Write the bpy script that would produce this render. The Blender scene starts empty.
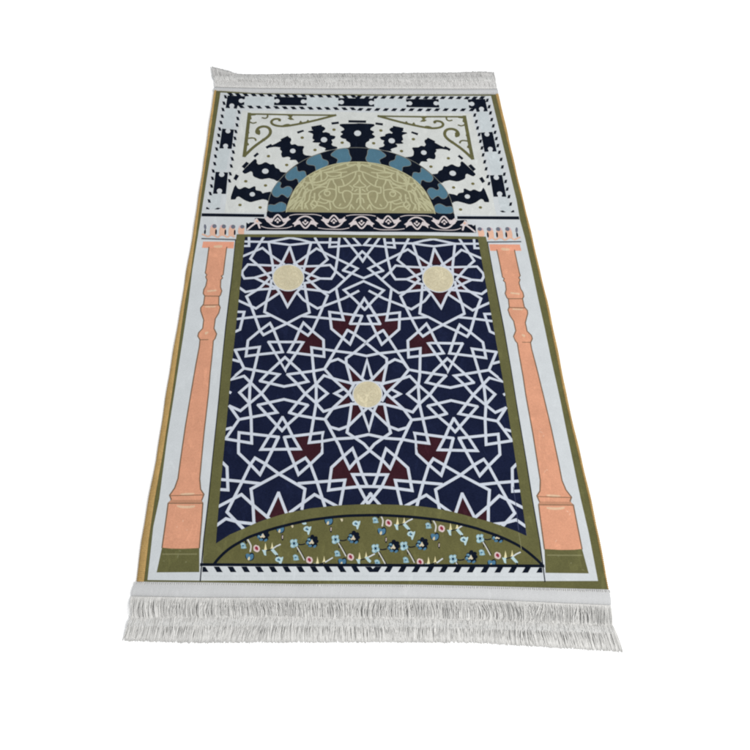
import bpy, math, random, json
import numpy as np

# ---------------------------------------------------------------- scene, camera, light
scene = bpy.context.scene
scene.render.engine = 'CYCLES'
scene.view_settings.view_transform = 'Standard'
scene.view_settings.look = 'None'
scene.view_settings.exposure = 0.0
scene.view_settings.gamma = 1.0
scene.cycles.max_bounces = 6
scene.cycles.diffuse_bounces = 4
scene.cycles.use_denoising = False
scene.cycles.filter_width = 2.2

TOP = 0.006                                   # height of the rug's printed face above the floor
PITCH, YAW, ROLL = 1.1192308539, 0.0320950629, 0.0357727551
LOOK, DIST = (-0.0994953651, -0.1807778185), 1.4419845825
cam = bpy.data.cameras.new('camera')
camo = bpy.data.objects.new('camera', cam)
scene.collection.objects.link(camo)
cam.sensor_fit = 'HORIZONTAL'
cam.sensor_width = 36.0
cam.lens = 36.0 * 700.0 / 750.0
cam.shift_x = 59.7156 / 750.0
cam.shift_y = -6.5531 / 750.0
cam.clip_start, cam.clip_end = 0.05, 200.0
from mathutils import Vector, Matrix
fwd = Vector((0, math.cos(PITCH), -math.sin(PITCH)))
right = Vector((1, 0, 0))
up = right.cross(fwd)
r2 = math.cos(ROLL) * right + math.sin(ROLL) * up
u2 = -math.sin(ROLL) * right + math.cos(ROLL) * up
pos = Vector((LOOK[0], LOOK[1], TOP)) - fwd * DIST
camo.matrix_world = Matrix.Translation(pos) @ Matrix((r2, u2, -fwd)).transposed().to_4x4()
scene.camera = camo

world = bpy.data.worlds.new('World')
scene.world = world
world.use_nodes = True
world.node_tree.nodes['Background'].inputs[0].default_value = (0.97, 0.985, 1.0, 1)
world.node_tree.nodes['Background'].inputs[1].default_value = 0.82

def area(name, loc, target, size, power, col):
    l = bpy.data.lights.new(name, 'AREA')
    l.shape = 'SQUARE'; l.size = size; l.energy = power; l.color = col
    o = bpy.data.objects.new(name, l)
    scene.collection.objects.link(o)
    o.location = loc
    o.rotation_euler = (Vector(target) - Vector(loc)).to_track_quat('-Z', 'Y').to_euler()
    return o
area('softbox', (2.2, -1.2, 3.2), (0, 0, 0), 1.6, 150, (1.0, 0.99, 0.97))

# ---------------------------------------------------------------- materials
GAIN = 1.53
def lin(c):
    c = c / 255.0
    return c / 12.92 if c <= 0.04045 else ((c + 0.055) / 1.055) ** 2.4
def fabric(name, rgb, var=0.10, bump=0.35, sheen=0.15, fine=900.0, gain=GAIN):
    m = bpy.data.materials.new(name)
    m.use_nodes = True
    nt = m.node_tree; N = nt.nodes; L = nt.links
    b = N['Principled BSDF']
    b.inputs['Roughness'].default_value = 0.92
    dark = max(rgb) < 70
    b.inputs['Specular IOR Level'].default_value = 0.0 if dark else 0.03
    b.inputs['Sheen Weight'].default_value = 0.0 if dark else sheen * .4
    b.inputs['Sheen Roughness'].default_value = 0.6
    tc = N.new('ShaderNodeTexCoord')
    n1 = N.new('ShaderNodeTexNoise'); n1.inputs['Scale'].default_value = fine * 0.42; n1.inputs['Detail'].default_value = 3
    n2 = N.new('ShaderNodeTexNoise'); n2.inputs['Scale'].default_value = 34; n2.inputs['Detail'].default_value = 4
    L.new(tc.outputs['Object'], n1.inputs['Vector']); L.new(tc.outputs['Object'], n2.inputs['Vector'])
    mr1 = N.new('ShaderNodeMapRange'); mr1.inputs[1].default_value = 0.25; mr1.inputs[2].default_value = 0.75
    mr1.inputs[3].default_value = 1 - var; mr1.inputs[4].default_value = 1 + var
    mr2 = N.new('ShaderNodeMapRange'); mr2.inputs[1].default_value = 0.3; mr2.inputs[2].default_value = 0.7
    mr2.inputs[3].default_value = 1 - var * 0.55; mr2.inputs[4].default_value = 1 + var * 0.55
    L.new(n1.outputs['Fac'], mr1.inputs[0]); L.new(n2.outputs['Fac'], mr2.inputs[0])
    # pressed pile: irregular streaks where the nap lies the other way
    mp = N.new('ShaderNodeMapping'); mp.inputs['Scale'].default_value = (1.0, .38, 1.0); mp.inputs['Rotation'].default_value = (0, 0, .35)
    n5 = N.new('ShaderNodeTexNoise'); n5.inputs['Scale'].default_value = 62; n5.inputs['Detail'].default_value = 5; n5.inputs['Distortion'].default_value = 1.2
    L.new(tc.outputs['Object'], mp.inputs[0]); L.new(mp.outputs[0], n5.inputs['Vector'])
    mr5 = N.new('ShaderNodeMapRange'); mr5.inputs[1].default_value = 0.58; mr5.inputs[2].default_value = 0.68
    mr5.inputs[3].default_value = 1.0; mr5.inputs[4].default_value = 1.0 + var * 1.3
    L.new(n5.outputs['Fac'], mr5.inputs[0])
    m5 = N.new('ShaderNodeMath'); m5.operation = 'MULTIPLY'
    L.new(mr1.outputs[0], m5.inputs[0]); L.new(mr5.outputs[0], m5.inputs[1])
    mu = N.new('ShaderNodeMath'); mu.operation = 'MULTIPLY'
    L.new(m5.outputs[0], mu.inputs[0]); L.new(mr2.outputs[0], mu.inputs[1])
    vm = N.new('ShaderNodeVectorMath'); vm.operation = 'SCALE'
    vm.inputs[0].default_value = [lin(c) / gain for c in rgb]
    L.new(mu.outputs[0], vm.inputs['Scale']); L.new(vm.outputs[0], b.inputs['Base Color'])
    # pile: fine fibre bump over the soft dents of a rug that has been folded
    n3 = N.new('ShaderNodeTexNoise'); n3.inputs['Scale'].default_value = fine; n3.inputs['Detail'].default_value = 2
    n4 = N.new('ShaderNodeTexNoise'); n4.inputs['Scale'].default_value = 9; n4.inputs['Detail'].default_value = 2
    L.new(tc.outputs['Object'], n3.inputs['Vector']); L.new(tc.outputs['Object'], n4.inputs['Vector'])
    b1 = N.new('ShaderNodeBump'); b1.inputs['Strength'].default_value = 0.5; b1.inputs['Distance'].default_value = 0.012
    b2 = N.new('ShaderNodeBump'); b2.inputs['Strength'].default_value = bump; b2.inputs['Distance'].default_value = 0.0012
    L.new(n4.outputs['Fac'], b1.inputs['Height']); L.new(n3.outputs['Fac'], b2.inputs['Height'])
    L.new(b1.outputs[0], b2.inputs['Normal']); L.new(b2.outputs[0], b.inputs['Normal'])
    return m
COL = {
 'white': (206, 211, 214), 'ivory': (212, 215, 212), 'cell': (199, 207, 210), 'olive': (98, 97, 60), 'olive2': (99, 97, 59), 'creamline': (200, 190, 160), 'foldnavy': (62, 68, 96), 'foldolive': (122, 122, 88), 'brushed': (228, 178, 152), 'navy': (27, 33, 57), 'navyblk': (19, 25, 38),
 'lattline': (204, 211, 222), 'burgundy': (58, 30, 38), 'cream': (208, 199, 169), 'ringw': (206, 211, 218),
 'slate': (77, 117, 137), 'ringline': (128, 130, 122), 'khaki': (152, 147, 112), 'khakiline': (188, 186, 149),
 'dot': (112, 106, 62), 'vine': (216, 206, 206), 'peach': (226, 182, 158), 'pink': (214, 182, 186), 'greyhead': (108, 112, 126), 'greyline': (70, 80, 92),
 'salmon': (217, 156, 126), 'salmonlt': (228, 160, 132), 'salmondk': (190, 138, 110), 'hilite': (222, 187, 156), 'outline': (120, 96, 74), 'oliveline': (128, 126, 90),
 'palebl': (182, 208, 213), 'blue': (76, 118, 146), 'palepk': (212, 194, 190), 'palebl2': (140, 176, 188), 'stem': (206, 206, 200), 'crimson': (140, 44, 62), 'spike': (226, 216, 170),
}
VAR = {'navy': .22, 'navyblk': .22, 'burgundy': .2, 'olive': .14, 'olive2': .14, 'khaki': .08, 'cream': .07, 'white': .045, 'lattline': .05, 'salmon': .10, 'cream': .13}
MAT = {k: fabric('print_' + k, v, VAR.get(k, .08)) for k, v in COL.items()}

# ---------------------------------------------------------------- helpers
def link(o, parent=None):
    scene.collection.objects.link(o)
    if parent: o.parent = parent
    return o
def mesh_obj(name, verts, faces, mats, idx=None, parent=None, smooth=False):
    me = bpy.data.meshes.new(name)
    me.from_pydata([tuple(v) for v in verts], [], faces)
    for m in mats: me.materials.append(m)
    if idx is not None: me.polygons.foreach_set('material_index', idx)
    if smooth: me.polygons.foreach_set('use_smooth', [True] * len(faces))
    me.update()
    return link(bpy.data.objects.new(name, me), parent)

def chaikin(p, closed, n=2, c=.25):
    for _ in range(n):
        a = p; b = np.roll(p, -1, axis=0)
        if not closed: a, b = p[:-1], p[1:]
        q = np.empty((2 * len(a), 2)); q[0::2] = (1 - c) * a + c * b; q[1::2] = c * a + (1 - c) * b
        if not closed: q = np.vstack([p[:1], q, p[-1:]])
        p = q
    return p
def clean(p, eps=1e-4):
    keep = [p[0]]
    for v in p[1:]:
        if np.hypot(*(v - keep[-1])) > eps: keep.append(v)
    return np.array(keep)
def stroke(p, w, closed=False):
    """mitred ribbon of width w along a polyline: list of quads"""
    p = clean(p); n = len(p)
    if n < 2: return []
    nxt = np.roll(p, -1, 0) - p
    if not closed: nxt[-1] = nxt[-2]
    d = nxt / np.linalg.norm(nxt, axis=1)[:, None]
    prv = np.roll(d, 1, 0)
    if not closed: prv[0] = d[0]
    nn = np.stack([-d[:, 1], d[:, 0]], 1); pn = np.stack([-prv[:, 1], prv[:, 0]], 1)
    m = nn + pn; ml = np.linalg.norm(m, axis=1); ml[ml < .2] = .2
    m = m / ml[:, None]
    c = np.maximum((m * nn).sum(1), .36)
    off = m * (w / 2 / c)[:, None]
    l, r = p + off, p - off
    if not closed:                       # square caps
        l[0] -= d[0] * w * .3; r[0] -= d[0] * w * .3; l[-1] += d[-1] * w * .3; r[-1] += d[-1] * w * .3
    return [(r[i], r[(i + 1) % n], l[(i + 1) % n], l[i]) for i in range(n if closed else n - 1)]

def convex_hit(P, Q):
    """do two convex shapes overlap (separating axes)?"""
    for S in (P, Q):
        e = np.roll(S, -1, 0) - S
        for nx, ny in zip(-e[:, 1], e[:, 0]):
            a = P[:, 0] * nx + P[:, 1] * ny; b = Q[:, 0] * nx + Q[:, 1] * ny
            if a.max() <= b.min() or b.max() <= a.min(): return False
    return True
def printed(name, items, z0, parent, dz=1.5e-5):
    """one mesh per printed part: every shape is a flat face, a hair above whatever it overprints"""
    mats, polys = [], []
    for mat, kind, w, pts in items:
        p = np.array(pts, float).reshape(-1, 2) / 1e4
        if mat not in mats: mats.append(mat)
        if kind in ('c', 'ck'): p = chaikin(p, True)
        if kind == 'cs': p = chaikin(p, True, 1, .16)
        if kind == 's': p = chaikin(p, True, 1, .16)
        if kind == 'k': p = chaikin(p, False)
        if kind in ('p', 'c', 's'): polys.append((mat, clean(p), False))
        else: polys += [(mat, np.asarray(q), True) for q in stroke(p, w, kind in ('ck', 'cs'))]
    n = len(polys)
    lo = np.array([q.min(0) for _, q, _ in polys]); hi = np.array([q.max(0) for _, q, _ in polys])
    lev = np.zeros(n, int)
    for i in range(n):
        m, p, cv = polys[i]
        hit = np.nonzero((lo[:i, 0] < hi[i, 0]) & (hi[:i, 0] > lo[i, 0]) & (lo[:i, 1] < hi[i, 1]) & (hi[:i, 1] > lo[i, 1]))[0]
        floor_, used = 0, set()
        for j in hit:
            mj, q, cj = polys[j]
            if cv and cj and not convex_hit(p, q): continue
            if mj == m: used.add(lev[j])
            else: floor_ = max(floor_, lev[j] + 1)
        while floor_ in used: floor_ += 1
        lev[i] = floor_
    V, F, I = [], [], []
    for i, (m, q, _) in enumerate(polys):
        x, y = q[:, 0], q[:, 1]
        if (x * np.roll(y, -1) - y * np.roll(x, -1)).sum() < 0: q = q[::-1]
        b = len(V); zz = z0 + lev[i] * dz
        V += [(a[0], a[1], zz) for a in q]; F.append(tuple(range(b, b + len(q)))); I.append(mats.index(m))
    o = mesh_obj(name, V, F, [MAT[m] for m in mats], I, parent)
    return o, z0 + (lev.max() + 1) * dz
def side_of(it): return -1 if np.mean(it[3][0::2]) < 0 else 1
def as2(k): return np.array(BND[k], float).reshape(-1, 2) / 1e4
def resample(p, n):
    d = np.r_[0, np.cumsum(np.hypot(*np.diff(p, axis=0).T))]
    t = np.linspace(0, d[-1], n)
    return np.stack([np.interp(t, d, p[:, 0]), np.interp(t, d, p[:, 1])], 1)

# ---------------------------------------------------------------- the printed design, in tenths of a millimetre on the rug
DATA = json.loads(r'''{"parts":{"pile":[["white","p",0,[-3460,5993,-3565,4080,-3622,3151,-3663,2382,-3686,1896,-3761,641,-3781,-156,-3830,-1134,-3905,-2501,-3952,-3296,-3990,-4523,-4049,-5051,-4056,-6007,-3028,-6015,-1327,-6008,743,-6007,1917,-6009,3076,-6006,4057,-6002,4036,-5138,3994,-4488,3939,-3139,3915,-2419,3865,-1472,3839,-779,3801,-83,3774,589,3724,1563,3675,2070,3667,2651,3433,5991,2638,5978,594,5947,-679,5936,-2583,5949]],
["navyblk","p",0,[-3664,2174,-2229,2164,-2227,2078,-3665,2083]],
["navyblk","p",0,[3664,2083,2224,2077,2226,2163,3663,2174]],
["navyblk","l",0.0022,[-2851,1446,-2865,997,-2883,493,-2948,-807,-2976,-1688,-2993,-2495,-3037,-3729,-3062,-4518,-3101,-5292,-3108,-5653,-3113,-6021]],
["navyblk","l",0.0022,[3092,-6016,3095,-5650,3096,-5291,3068,-4520,3051,-3733,3012,-2499,2994,-1692,2963,-810,2891,492,2869,996,2853,1445]]],"border_band":[["cell","p",0,[-3263,5854,-1694,5839,31,5843,24,5578,-1689,5557,-3057,5541]],
["cell","p",0,[3050,5532,1673,5543,-56,5561,-65,5824,1678,5823,3258,5844]],
["cell","p",0,[-3287,5513,-3324,5158,-3425,4082,-3485,2854,-3512,2297,-3277,2300,-3221,2857,-3123,4086,-3034,5331,-3019,5518]],
["cell","p",0,[3010,5509,3026,5323,3113,4084,3215,2857,3274,2300,3509,2297,3480,2853,3415,4080,3316,5152,3280,5506]],
["navyblk","p",0,[-3295,5984,-3186,5991,-3113,5894,-3221,5886]],
["navyblk","p",0,[3217,5876,3108,5884,3182,5980,3291,5973]],
["navyblk","p",0,[-3104,5969,-2995,5976,-2923,5880,-3031,5872]],
["navyblk","p",0,[3025,5861,2916,5869,2990,5965,3099,5958]],
["navyblk","p",0,[-2906,5966,-2797,5973,-2725,5877,-2833,5868]],
["navyblk","p",0,[2826,5856,2717,5865,2791,5960,2900,5954]],
["navyblk","p",0,[-2706,5969,-2597,5976,-2525,5880,-2634,5871]],
["navyblk","p",0,[2625,5859,2516,5867,2589,5963,2699,5956]],
["navyblk","p",0,[-2503,5966,-2394,5973,-2323,5877,-2431,5868]],
["navyblk","p",0,[2421,5855,2312,5863,2385,5959,2494,5952]],
["navyblk","p",0,[-2297,5966,-2189,5973,-2117,5877,-2226,5868]],
["navyblk","p",0,[2215,5854,2105,5862,2177,5958,2287,5951]],
["navyblk","p",0,[-2089,5962,-1980,5969,-1910,5873,-2018,5864]],
["navyblk","p",0,[2005,5850,1896,5858,1967,5954,2077,5947]],
["navyblk","p",0,[-1873,5962,-1764,5970,-1694,5873,-1803,5865]],
["navyblk","p",0,[1788,5849,1679,5858,1750,5953,1860,5946]],
["navyblk","p",0,[-1657,5956,-1548,5963,-1479,5867,-1588,5858]],
["navyblk","p",0,[1571,5842,1461,5850,1532,5946,1642,5939]],
["navyblk","p",0,[-1442,5966,-1332,5973,-1263,5877,-1372,5868]],
["navyblk","p",0,[1354,5852,1244,5860,1314,5956,1424,5949]],
["navyblk","p",0,[-1233,5959,-1124,5966,-1055,5870,-1164,5861]],
["navyblk","p",0,[1144,5844,1033,5853,1103,5948,1213,5941]],
["navyblk","p",0,[-1017,5960,-908,5967,-840,5870,-949,5862]],
["navyblk","p",0,[926,5844,816,5852,884,5948,995,5941]],
["navyblk","p",0,[-799,5956,-689,5963,-621,5867,-731,5858]],
["navyblk","p",0,[705,5840,595,5848,663,5944,774,5937]],
["navyblk","p",0,[-590,5953,-481,5960,-413,5864,-523,5855]],
["navyblk","p",0,[495,5836,384,5845,452,5940,563,5933]],
["navyblk","p",0,[-382,5942,-272,5950,-205,5853,-315,5845]],
["navyblk","p",0,[285,5825,174,5834,241,5929,352,5922]],
["navyblk","p",0,[-2995,5554,-2888,5561,-2816,5467,-2923,5458]],
["navyblk","p",0,[2914,5449,2806,5457,2879,5551,2987,5545]],
["navyblk","p",0,[-2769,5551,-2662,5558,-2590,5463,-2698,5455]],
["navyblk","p",0,[2687,5445,2580,5454,2652,5548,2760,5541]],
["navyblk","p",0,[-2556,5547,-2448,5554,-2377,5460,-2485,5452]],
["navyblk","p",0,[2473,5441,2365,5450,2437,5543,2545,5537]],
["navyblk","p",0,[-2335,5551,-2227,5558,-2157,5464,-2264,5455]],
["navyblk","p",0,[2252,5444,2143,5453,2215,5546,2323,5540]],
["navyblk","p",0,[-2116,5545,-2008,5551,-1938,5457,-2046,5449]],
["navyblk","p",0,[2032,5437,1924,5445,1994,5539,2103,5533]],
["navyblk","p",0,[-1903,5538,-1795,5545,-1725,5450,-1833,5442]],
["navyblk","p",0,[1817,5430,1709,5438,1779,5532,1888,5525]],
["navyblk","p",0,[-1689,5534,-1581,5541,-1512,5447,-1620,5439]],
["navyblk","p",0,[1602,5426,1494,5434,1564,5528,1672,5521]],
["navyblk","p",0,[-1475,5538,-1367,5545,-1299,5451,-1407,5442]],
["navyblk","p",0,[1388,5429,1279,5437,1348,5531,1457,5524]],
["navyblk","p",0,[-1262,5531,-1153,5538,-1085,5444,-1193,5435]],
["navyblk","p",0,[1173,5422,1064,5430,1132,5524,1242,5517]],
["navyblk","p",0,[-1043,5531,-934,5538,-867,5444,-975,5436]],
["navyblk","p",0,[953,5421,844,5430,912,5523,1021,5517]],
["navyblk","p",0,[-834,5531,-726,5538,-659,5444,-767,5436]],
["navyblk","p",0,[742,5421,633,5429,701,5523,810,5516]],
["navyblk","p",0,[-620,5532,-512,5538,-445,5444,-553,5436]],
["navyblk","p",0,[527,5421,418,5429,485,5523,594,5516]],
["navyblk","p",0,[-406,5528,-298,5535,-231,5441,-340,5432]],
["navyblk","p",0,[312,5417,202,5425,269,5519,378,5512]],
["navyblk","p",0,[-197,5532,-88,5539,-23,5444,-131,5436]],
["navyblk","p",0,[101,5420,-9,5428,57,5522,167,5515]],
["navyblk","p",0,[-170,5960,-60,5967,6,5871,-104,5862]],
["navyblk","p",0,[71,5842,-40,5851,27,5946,138,5939]],
["navyblk","p",0,[-3373,5911,-3308,5898,-3275,5781,-3342,5787]],
["navyblk","p",0,[3337,5778,3270,5772,3304,5888,3369,5901]],
["navyblk","p",0,[-3398,5689,-3333,5677,-3301,5561,-3367,5567]],
["navyblk","p",0,[3361,5559,3294,5553,3328,5668,3393,5681]],
["navyblk","p",0,[-3411,5474,-3346,5461,-3314,5347,-3380,5352]],
["navyblk","p",0,[3373,5346,3306,5340,3339,5454,3404,5467]],
["navyblk","p",0,[-3417,5247,-3353,5235,-3321,5121,-3387,5127]],
["navyblk","p",0,[3378,5122,3312,5116,3345,5229,3410,5241]],
["navyblk","p",0,[-3435,5036,-3371,5024,-3338,4912,-3404,4917]],
["navyblk","p",0,[3395,4913,3329,4907,3362,5019,3426,5031]],
["navyblk","p",0,[-3454,4821,-3390,4809,-3358,4698,-3423,4703]],
["navyblk","p",0,[3414,4700,3348,4694,3381,4805,3445,4817]],
["navyblk","p",0,[-3463,4615,-3400,4602,-3368,4493,-3433,4498]],
["navyblk","p",0,[3423,4495,3358,4490,3391,4599,3454,4611]],
["navyblk","p",0,[-3474,4388,-3411,4376,-3379,4267,-3444,4273]],
["navyblk","p",0,[3434,4270,3369,4265,3401,4373,3464,4385]],
["navyblk","p",0,[-3487,4173,-3425,4161,-3393,4054,-3457,4059]],
["navyblk","p",0,[3448,4058,3383,4052,3415,4159,3478,4171]],
["navyblk","p",0,[-3502,3945,-3440,3933,-3408,3827,-3472,3832]],
["navyblk","p",0,[3463,3831,3399,3826,3430,3932,3493,3944]],
["navyblk","p",0,[-3506,3710,-3444,3699,-3413,3594,-3476,3599]],
["navyblk","p",0,[3468,3598,3404,3593,3435,3698,3497,3709]],
["navyblk","p",0,[-3525,3485,-3464,3473,-3432,3369,-3495,3375]],
["navyblk","p",0,[3487,3374,3424,3369,3455,3472,3517,3484]],
["navyblk","p",0,[-3529,3262,-3468,3250,-3437,3148,-3500,3153]],
["navyblk","p",0,[3493,3153,3430,3147,3461,3250,3522,3261]],
["navyblk","p",0,[-3538,3029,-3477,3018,-3446,2917,-3509,2922]],
["navyblk","p",0,[3502,2922,3440,2916,3471,3018,3531,3029]],
["navyblk","p",0,[-3551,2805,-3491,2794,-3460,2694,-3522,2699]],
["navyblk","p",0,[3517,2699,3455,2694,3485,2794,3546,2805]],
["navyblk","p",0,[-3562,2584,-3502,2573,-3471,2474,-3533,2479]],
["navyblk","p",0,[3529,2479,3467,2474,3498,2573,3558,2584]],
["navyblk","p",0,[-3006,5396,-2942,5383,-2911,5269,-2977,5274]],
["navyblk","p",0,[2967,5267,2901,5261,2933,5375,2998,5388]],
["navyblk","p",0,[-3026,5176,-2962,5164,-2930,5051,-2996,5057]],
["navyblk","p",0,[2986,5050,2920,5044,2952,5157,3016,5170]],
["navyblk","p",0,[-3035,4960,-2971,4947,-2940,4836,-3005,4841]],
["navyblk","p",0,[2995,4836,2929,4830,2961,4941,3025,4954]],
["navyblk","p",0,[-3053,4745,-2990,4733,-2959,4622,-3024,4628]],
["navyblk","p",0,[3014,4623,2948,4618,2979,4728,3043,4740]],
["navyblk","p",0,[-3062,4523,-2999,4511,-2968,4402,-3033,4407]],
["navyblk","p",0,[3022,4404,2957,4398,2988,4507,3051,4519]],
["navyblk","p",0,[-3075,4307,-3012,4295,-2982,4187,-3046,4192]],
["navyblk","p",0,[3035,4189,2971,4184,3002,4292,3064,4304]],
["navyblk","p",0,[-3080,4084,-3018,4072,-2987,3965,-3052,3970]],
["navyblk","p",0,[3041,3968,2977,3963,3008,4069,3070,4081]],
["navyblk","p",0,[-3096,3869,-3034,3858,-3003,3752,-3067,3757]],
["navyblk","p",0,[3057,3755,2993,3750,3024,3855,3086,3867]],
["navyblk","p",0,[-3093,3863,-3031,3851,-3000,3746,-3064,3751]],
["navyblk","p",0,[3054,3749,2991,3744,3021,3849,3083,3861]],
["navyblk","p",0,[-3105,3645,-3044,3633,-3013,3529,-3077,3534]],
["navyblk","p",0,[3068,3532,3004,3527,3034,3632,3096,3643]],
["navyblk","p",0,[-3116,3404,-3055,3393,-3025,3290,-3088,3295]],
["navyblk","p",0,[3079,3294,3016,3289,3046,3392,3108,3403]],
["navyblk","p",0,[-3124,3191,-3063,3180,-3033,3078,-3095,3083]],
["navyblk","p",0,[3088,3082,3025,3077,3055,3179,3116,3190]],
["navyblk","p",0,[-3575,2348,-3552,2354,-3489,2303,-3506,2283,-3576,2291]],
["navyblk","p",0,[3573,2290,3503,2283,3486,2303,3549,2354,3572,2348]],
["navyblk","p",0,[-3380,2293,-3314,2340,-3237,2324,-3294,2283]],
["navyblk","p",0,[3291,2282,3233,2323,3310,2340,3377,2293]],
["navyblk","p",0,[-3275,5892,-2829,5872,-2841,5572,-3000,5549,-3020,5439,-3301,5462]],
["navyblk","p",0,[3294,5455,3011,5431,2992,5540,2832,5562,2821,5860,3270,5882]],
["white","p",0,[-2860,5716,-2864,5683,-2881,5657,-2905,5643,-2933,5642,-2959,5656,-2978,5681,-2985,5713,-2981,5746,-2964,5772,-2940,5786,-2912,5787,-2886,5773,-2867,5748]],
["white","p",0,[2859,5737,2878,5762,2905,5776,2933,5776,2957,5761,2974,5735,2978,5704,2970,5672,2951,5646,2925,5633,2897,5633,2872,5647,2856,5673,2852,5705]],
["white","p",0,[-2924,5749,-2819,5775,-2814,5658,-2921,5680]],
["white","p",0,[2913,5670,2806,5648,2811,5764,2917,5739]],
["white","p",0,[-3088,5544,-3092,5512,-3108,5486,-3133,5472,-3161,5471,-3186,5485,-3205,5510,-3213,5542,-3208,5574,-3192,5600,-3168,5614,-3140,5615,-3114,5601,-3095,5576]],
["white","p",0,[3088,5567,3107,5592,3133,5606,3161,5606,3186,5591,3202,5566,3206,5534,3198,5502,3179,5477,3153,5463,3125,5464,3100,5478,3084,5504,3080,5535]],
["white","p",0,[-3178,5542,-3123,5543,-3090,5445,-3200,5443]],
["white","p",0,[3192,5436,3082,5437,3115,5535,3171,5534]],
["navyblk","p",0,[-2094,5867,-1268,5860,-1267,5577,-2092,5574]],
["navyblk","p",0,[2078,5562,1247,5563,1249,5843,2082,5852]],
["white","p",0,[-1954,5724,-1960,5693,-1976,5668,-2000,5654,-2027,5653,-2051,5667,-2069,5691,-2076,5722,-2070,5753,-2054,5778,-2030,5792,-2003,5792,-1979,5779,-1961,5755]],
["white","p",0,[1947,5741,1965,5765,1990,5778,2017,5778,2041,5764,2057,5739,2062,5708,2055,5678,2038,5654,2013,5640,1986,5641,1962,5655,1946,5679,1940,5710]],
["white","p",0,[-2016,5757,-2102,5780,-2099,5663,-2014,5688]],
["white","p",0,[2000,5675,2086,5650,2090,5766,2002,5743]],
["white","p",0,[-1298,5714,-1304,5683,-1320,5658,-1344,5644,-1371,5644,-1396,5657,-1413,5681,-1419,5712,-1413,5743,-1397,5768,-1372,5782,-1345,5783,-1321,5769,-1304,5745]],
["white","p",0,[1285,5729,1302,5753,1326,5767,1354,5766,1378,5752,1395,5727,1401,5697,1394,5666,1377,5642,1352,5629,1325,5629,1301,5643,1284,5668,1278,5698]],
["white","p",0,[-1359,5748,-1260,5773,-1260,5656,-1358,5679]],
["white","p",0,[1339,5663,1240,5641,1240,5757,1340,5732]],
["navyblk","p",0,[-472,5849,-476,5573,432,5568,442,5847]],
["white","p",0,[-330,5710,-336,5677,-354,5650,-378,5635,-405,5635,-429,5649,-446,5675,-451,5708,-445,5741,-427,5767,-403,5782,-376,5783,-352,5768,-335,5742]],
["white","p",0,[-390,5743,-481,5766,-482,5649,-391,5674]],
["white","p",0,[422,5701,414,5668,397,5642,372,5627,345,5626,321,5641,305,5667,300,5699,307,5732,325,5759,350,5774,377,5775,401,5760,417,5734]],
["white","p",0,[362,5735,449,5760,445,5643,360,5666]],
["navyblk","p",0,[-3346,4773,-3055,4745,-3079,4119,-3379,4133]],
["navyblk","p",0,[3370,4131,3068,4116,3044,4740,3337,4769]],
["white","p",0,[-3138,4691,-3142,4661,-3158,4636,-3182,4622,-3209,4622,-3234,4635,-3253,4659,-3261,4689,-3256,4720,-3240,4745,-3217,4759,-3189,4759,-3164,4746,-3146,4722]],
["white","p",0,[3135,4717,3154,4741,3179,4755,3207,4754,3231,4741,3246,4716,3251,4685,3243,4655,3224,4631,3199,4618,3172,4618,3148,4632,3132,4657,3128,4687]],
["white","p",0,[-3226,4690,-3172,4691,-3150,4786,-3258,4784]],
["white","p",0,[3249,4780,3140,4781,3162,4687,3216,4686]],
["white","p",0,[-3171,4216,-3175,4186,-3191,4162,-3214,4149,-3241,4148,-3266,4161,-3284,4185,-3292,4214,-3288,4244,-3272,4268,-3249,4282,-3222,4282,-3197,4269,-3179,4246]],
["white","p",0,[3168,4243,3186,4267,3212,4279,3239,4279,3262,4266,3278,4242,3282,4212,3274,4182,3256,4159,3231,4146,3204,4146,3181,4160,3165,4184,3161,4213]],
["white","p",0,[-3258,4215,-3205,4216,-3173,4124,-3280,4122]],
["white","p",0,[3270,4120,3163,4121,3195,4213,3248,4212]],
["navyblk","p",0,[-3424,3403,-3128,3386,-3140,2740,-3443,2742]],
["navyblk","p",0,[3438,2741,3134,2739,3120,3385,3415,3402]],
["white","p",0,[-3210,3321,-3215,3290,-3231,3265,-3256,3251,-3284,3251,-3311,3264,-3330,3288,-3338,3319,-3333,3350,-3317,3375,-3292,3389,-3264,3389,-3237,3376,-3218,3351]],
["white","p",0,[3210,3350,3229,3375,3255,3388,3284,3388,3309,3374,3325,3349,3330,3318,3322,3288,3303,3263,3276,3250,3248,3250,3223,3264,3207,3289,3202,3320]],
["white","p",0,[-3300,3319,-3248,3320,-3227,3409,-3331,3408]],
["white","p",0,[3323,3407,3218,3408,3240,3319,3292,3319]],
["white","p",0,[-3234,2830,-3238,2800,-3254,2776,-3279,2763,-3307,2762,-3333,2775,-3352,2799,-3360,2829,-3355,2859,-3339,2883,-3315,2897,-3287,2897,-3261,2884,-3242,2860]],
["white","p",0,[3235,2860,3254,2883,3280,2896,3309,2896,3333,2882,3349,2858,3354,2828,3346,2798,3327,2775,3301,2762,3273,2762,3249,2776,3232,2800,3228,2830]],
["white","p",0,[-3322,2829,-3271,2830,-3240,2735,-3342,2734]],
["white","p",0,[3337,2734,3234,2735,3265,2829,3317,2829]]],"corner_scroll":[["olive","l",0.0052,[-2715,5269,-2059,5262,-1560,5254,-935,5257,-545,5263]],
["olive","l",0.0052,[520,5250,913,5244,1542,5242,2044,5252,2704,5260]],
["olive","l",0.0085,[-2698,5286,-2719,4836,-2739,4380,-2766,3896]],
["olive","l",0.0085,[2755,3893,2727,4375,2707,4830,2687,5277]],
["olive","k",0.0076,[-2766,3896,-2565,4174,-2354,4385,-2212,4517,-2147,4648,-2170,4778,-2246,4850,-2357,4861,-2455,4813,-2500,4708,-2485,4636,-2430,4617]],
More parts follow.
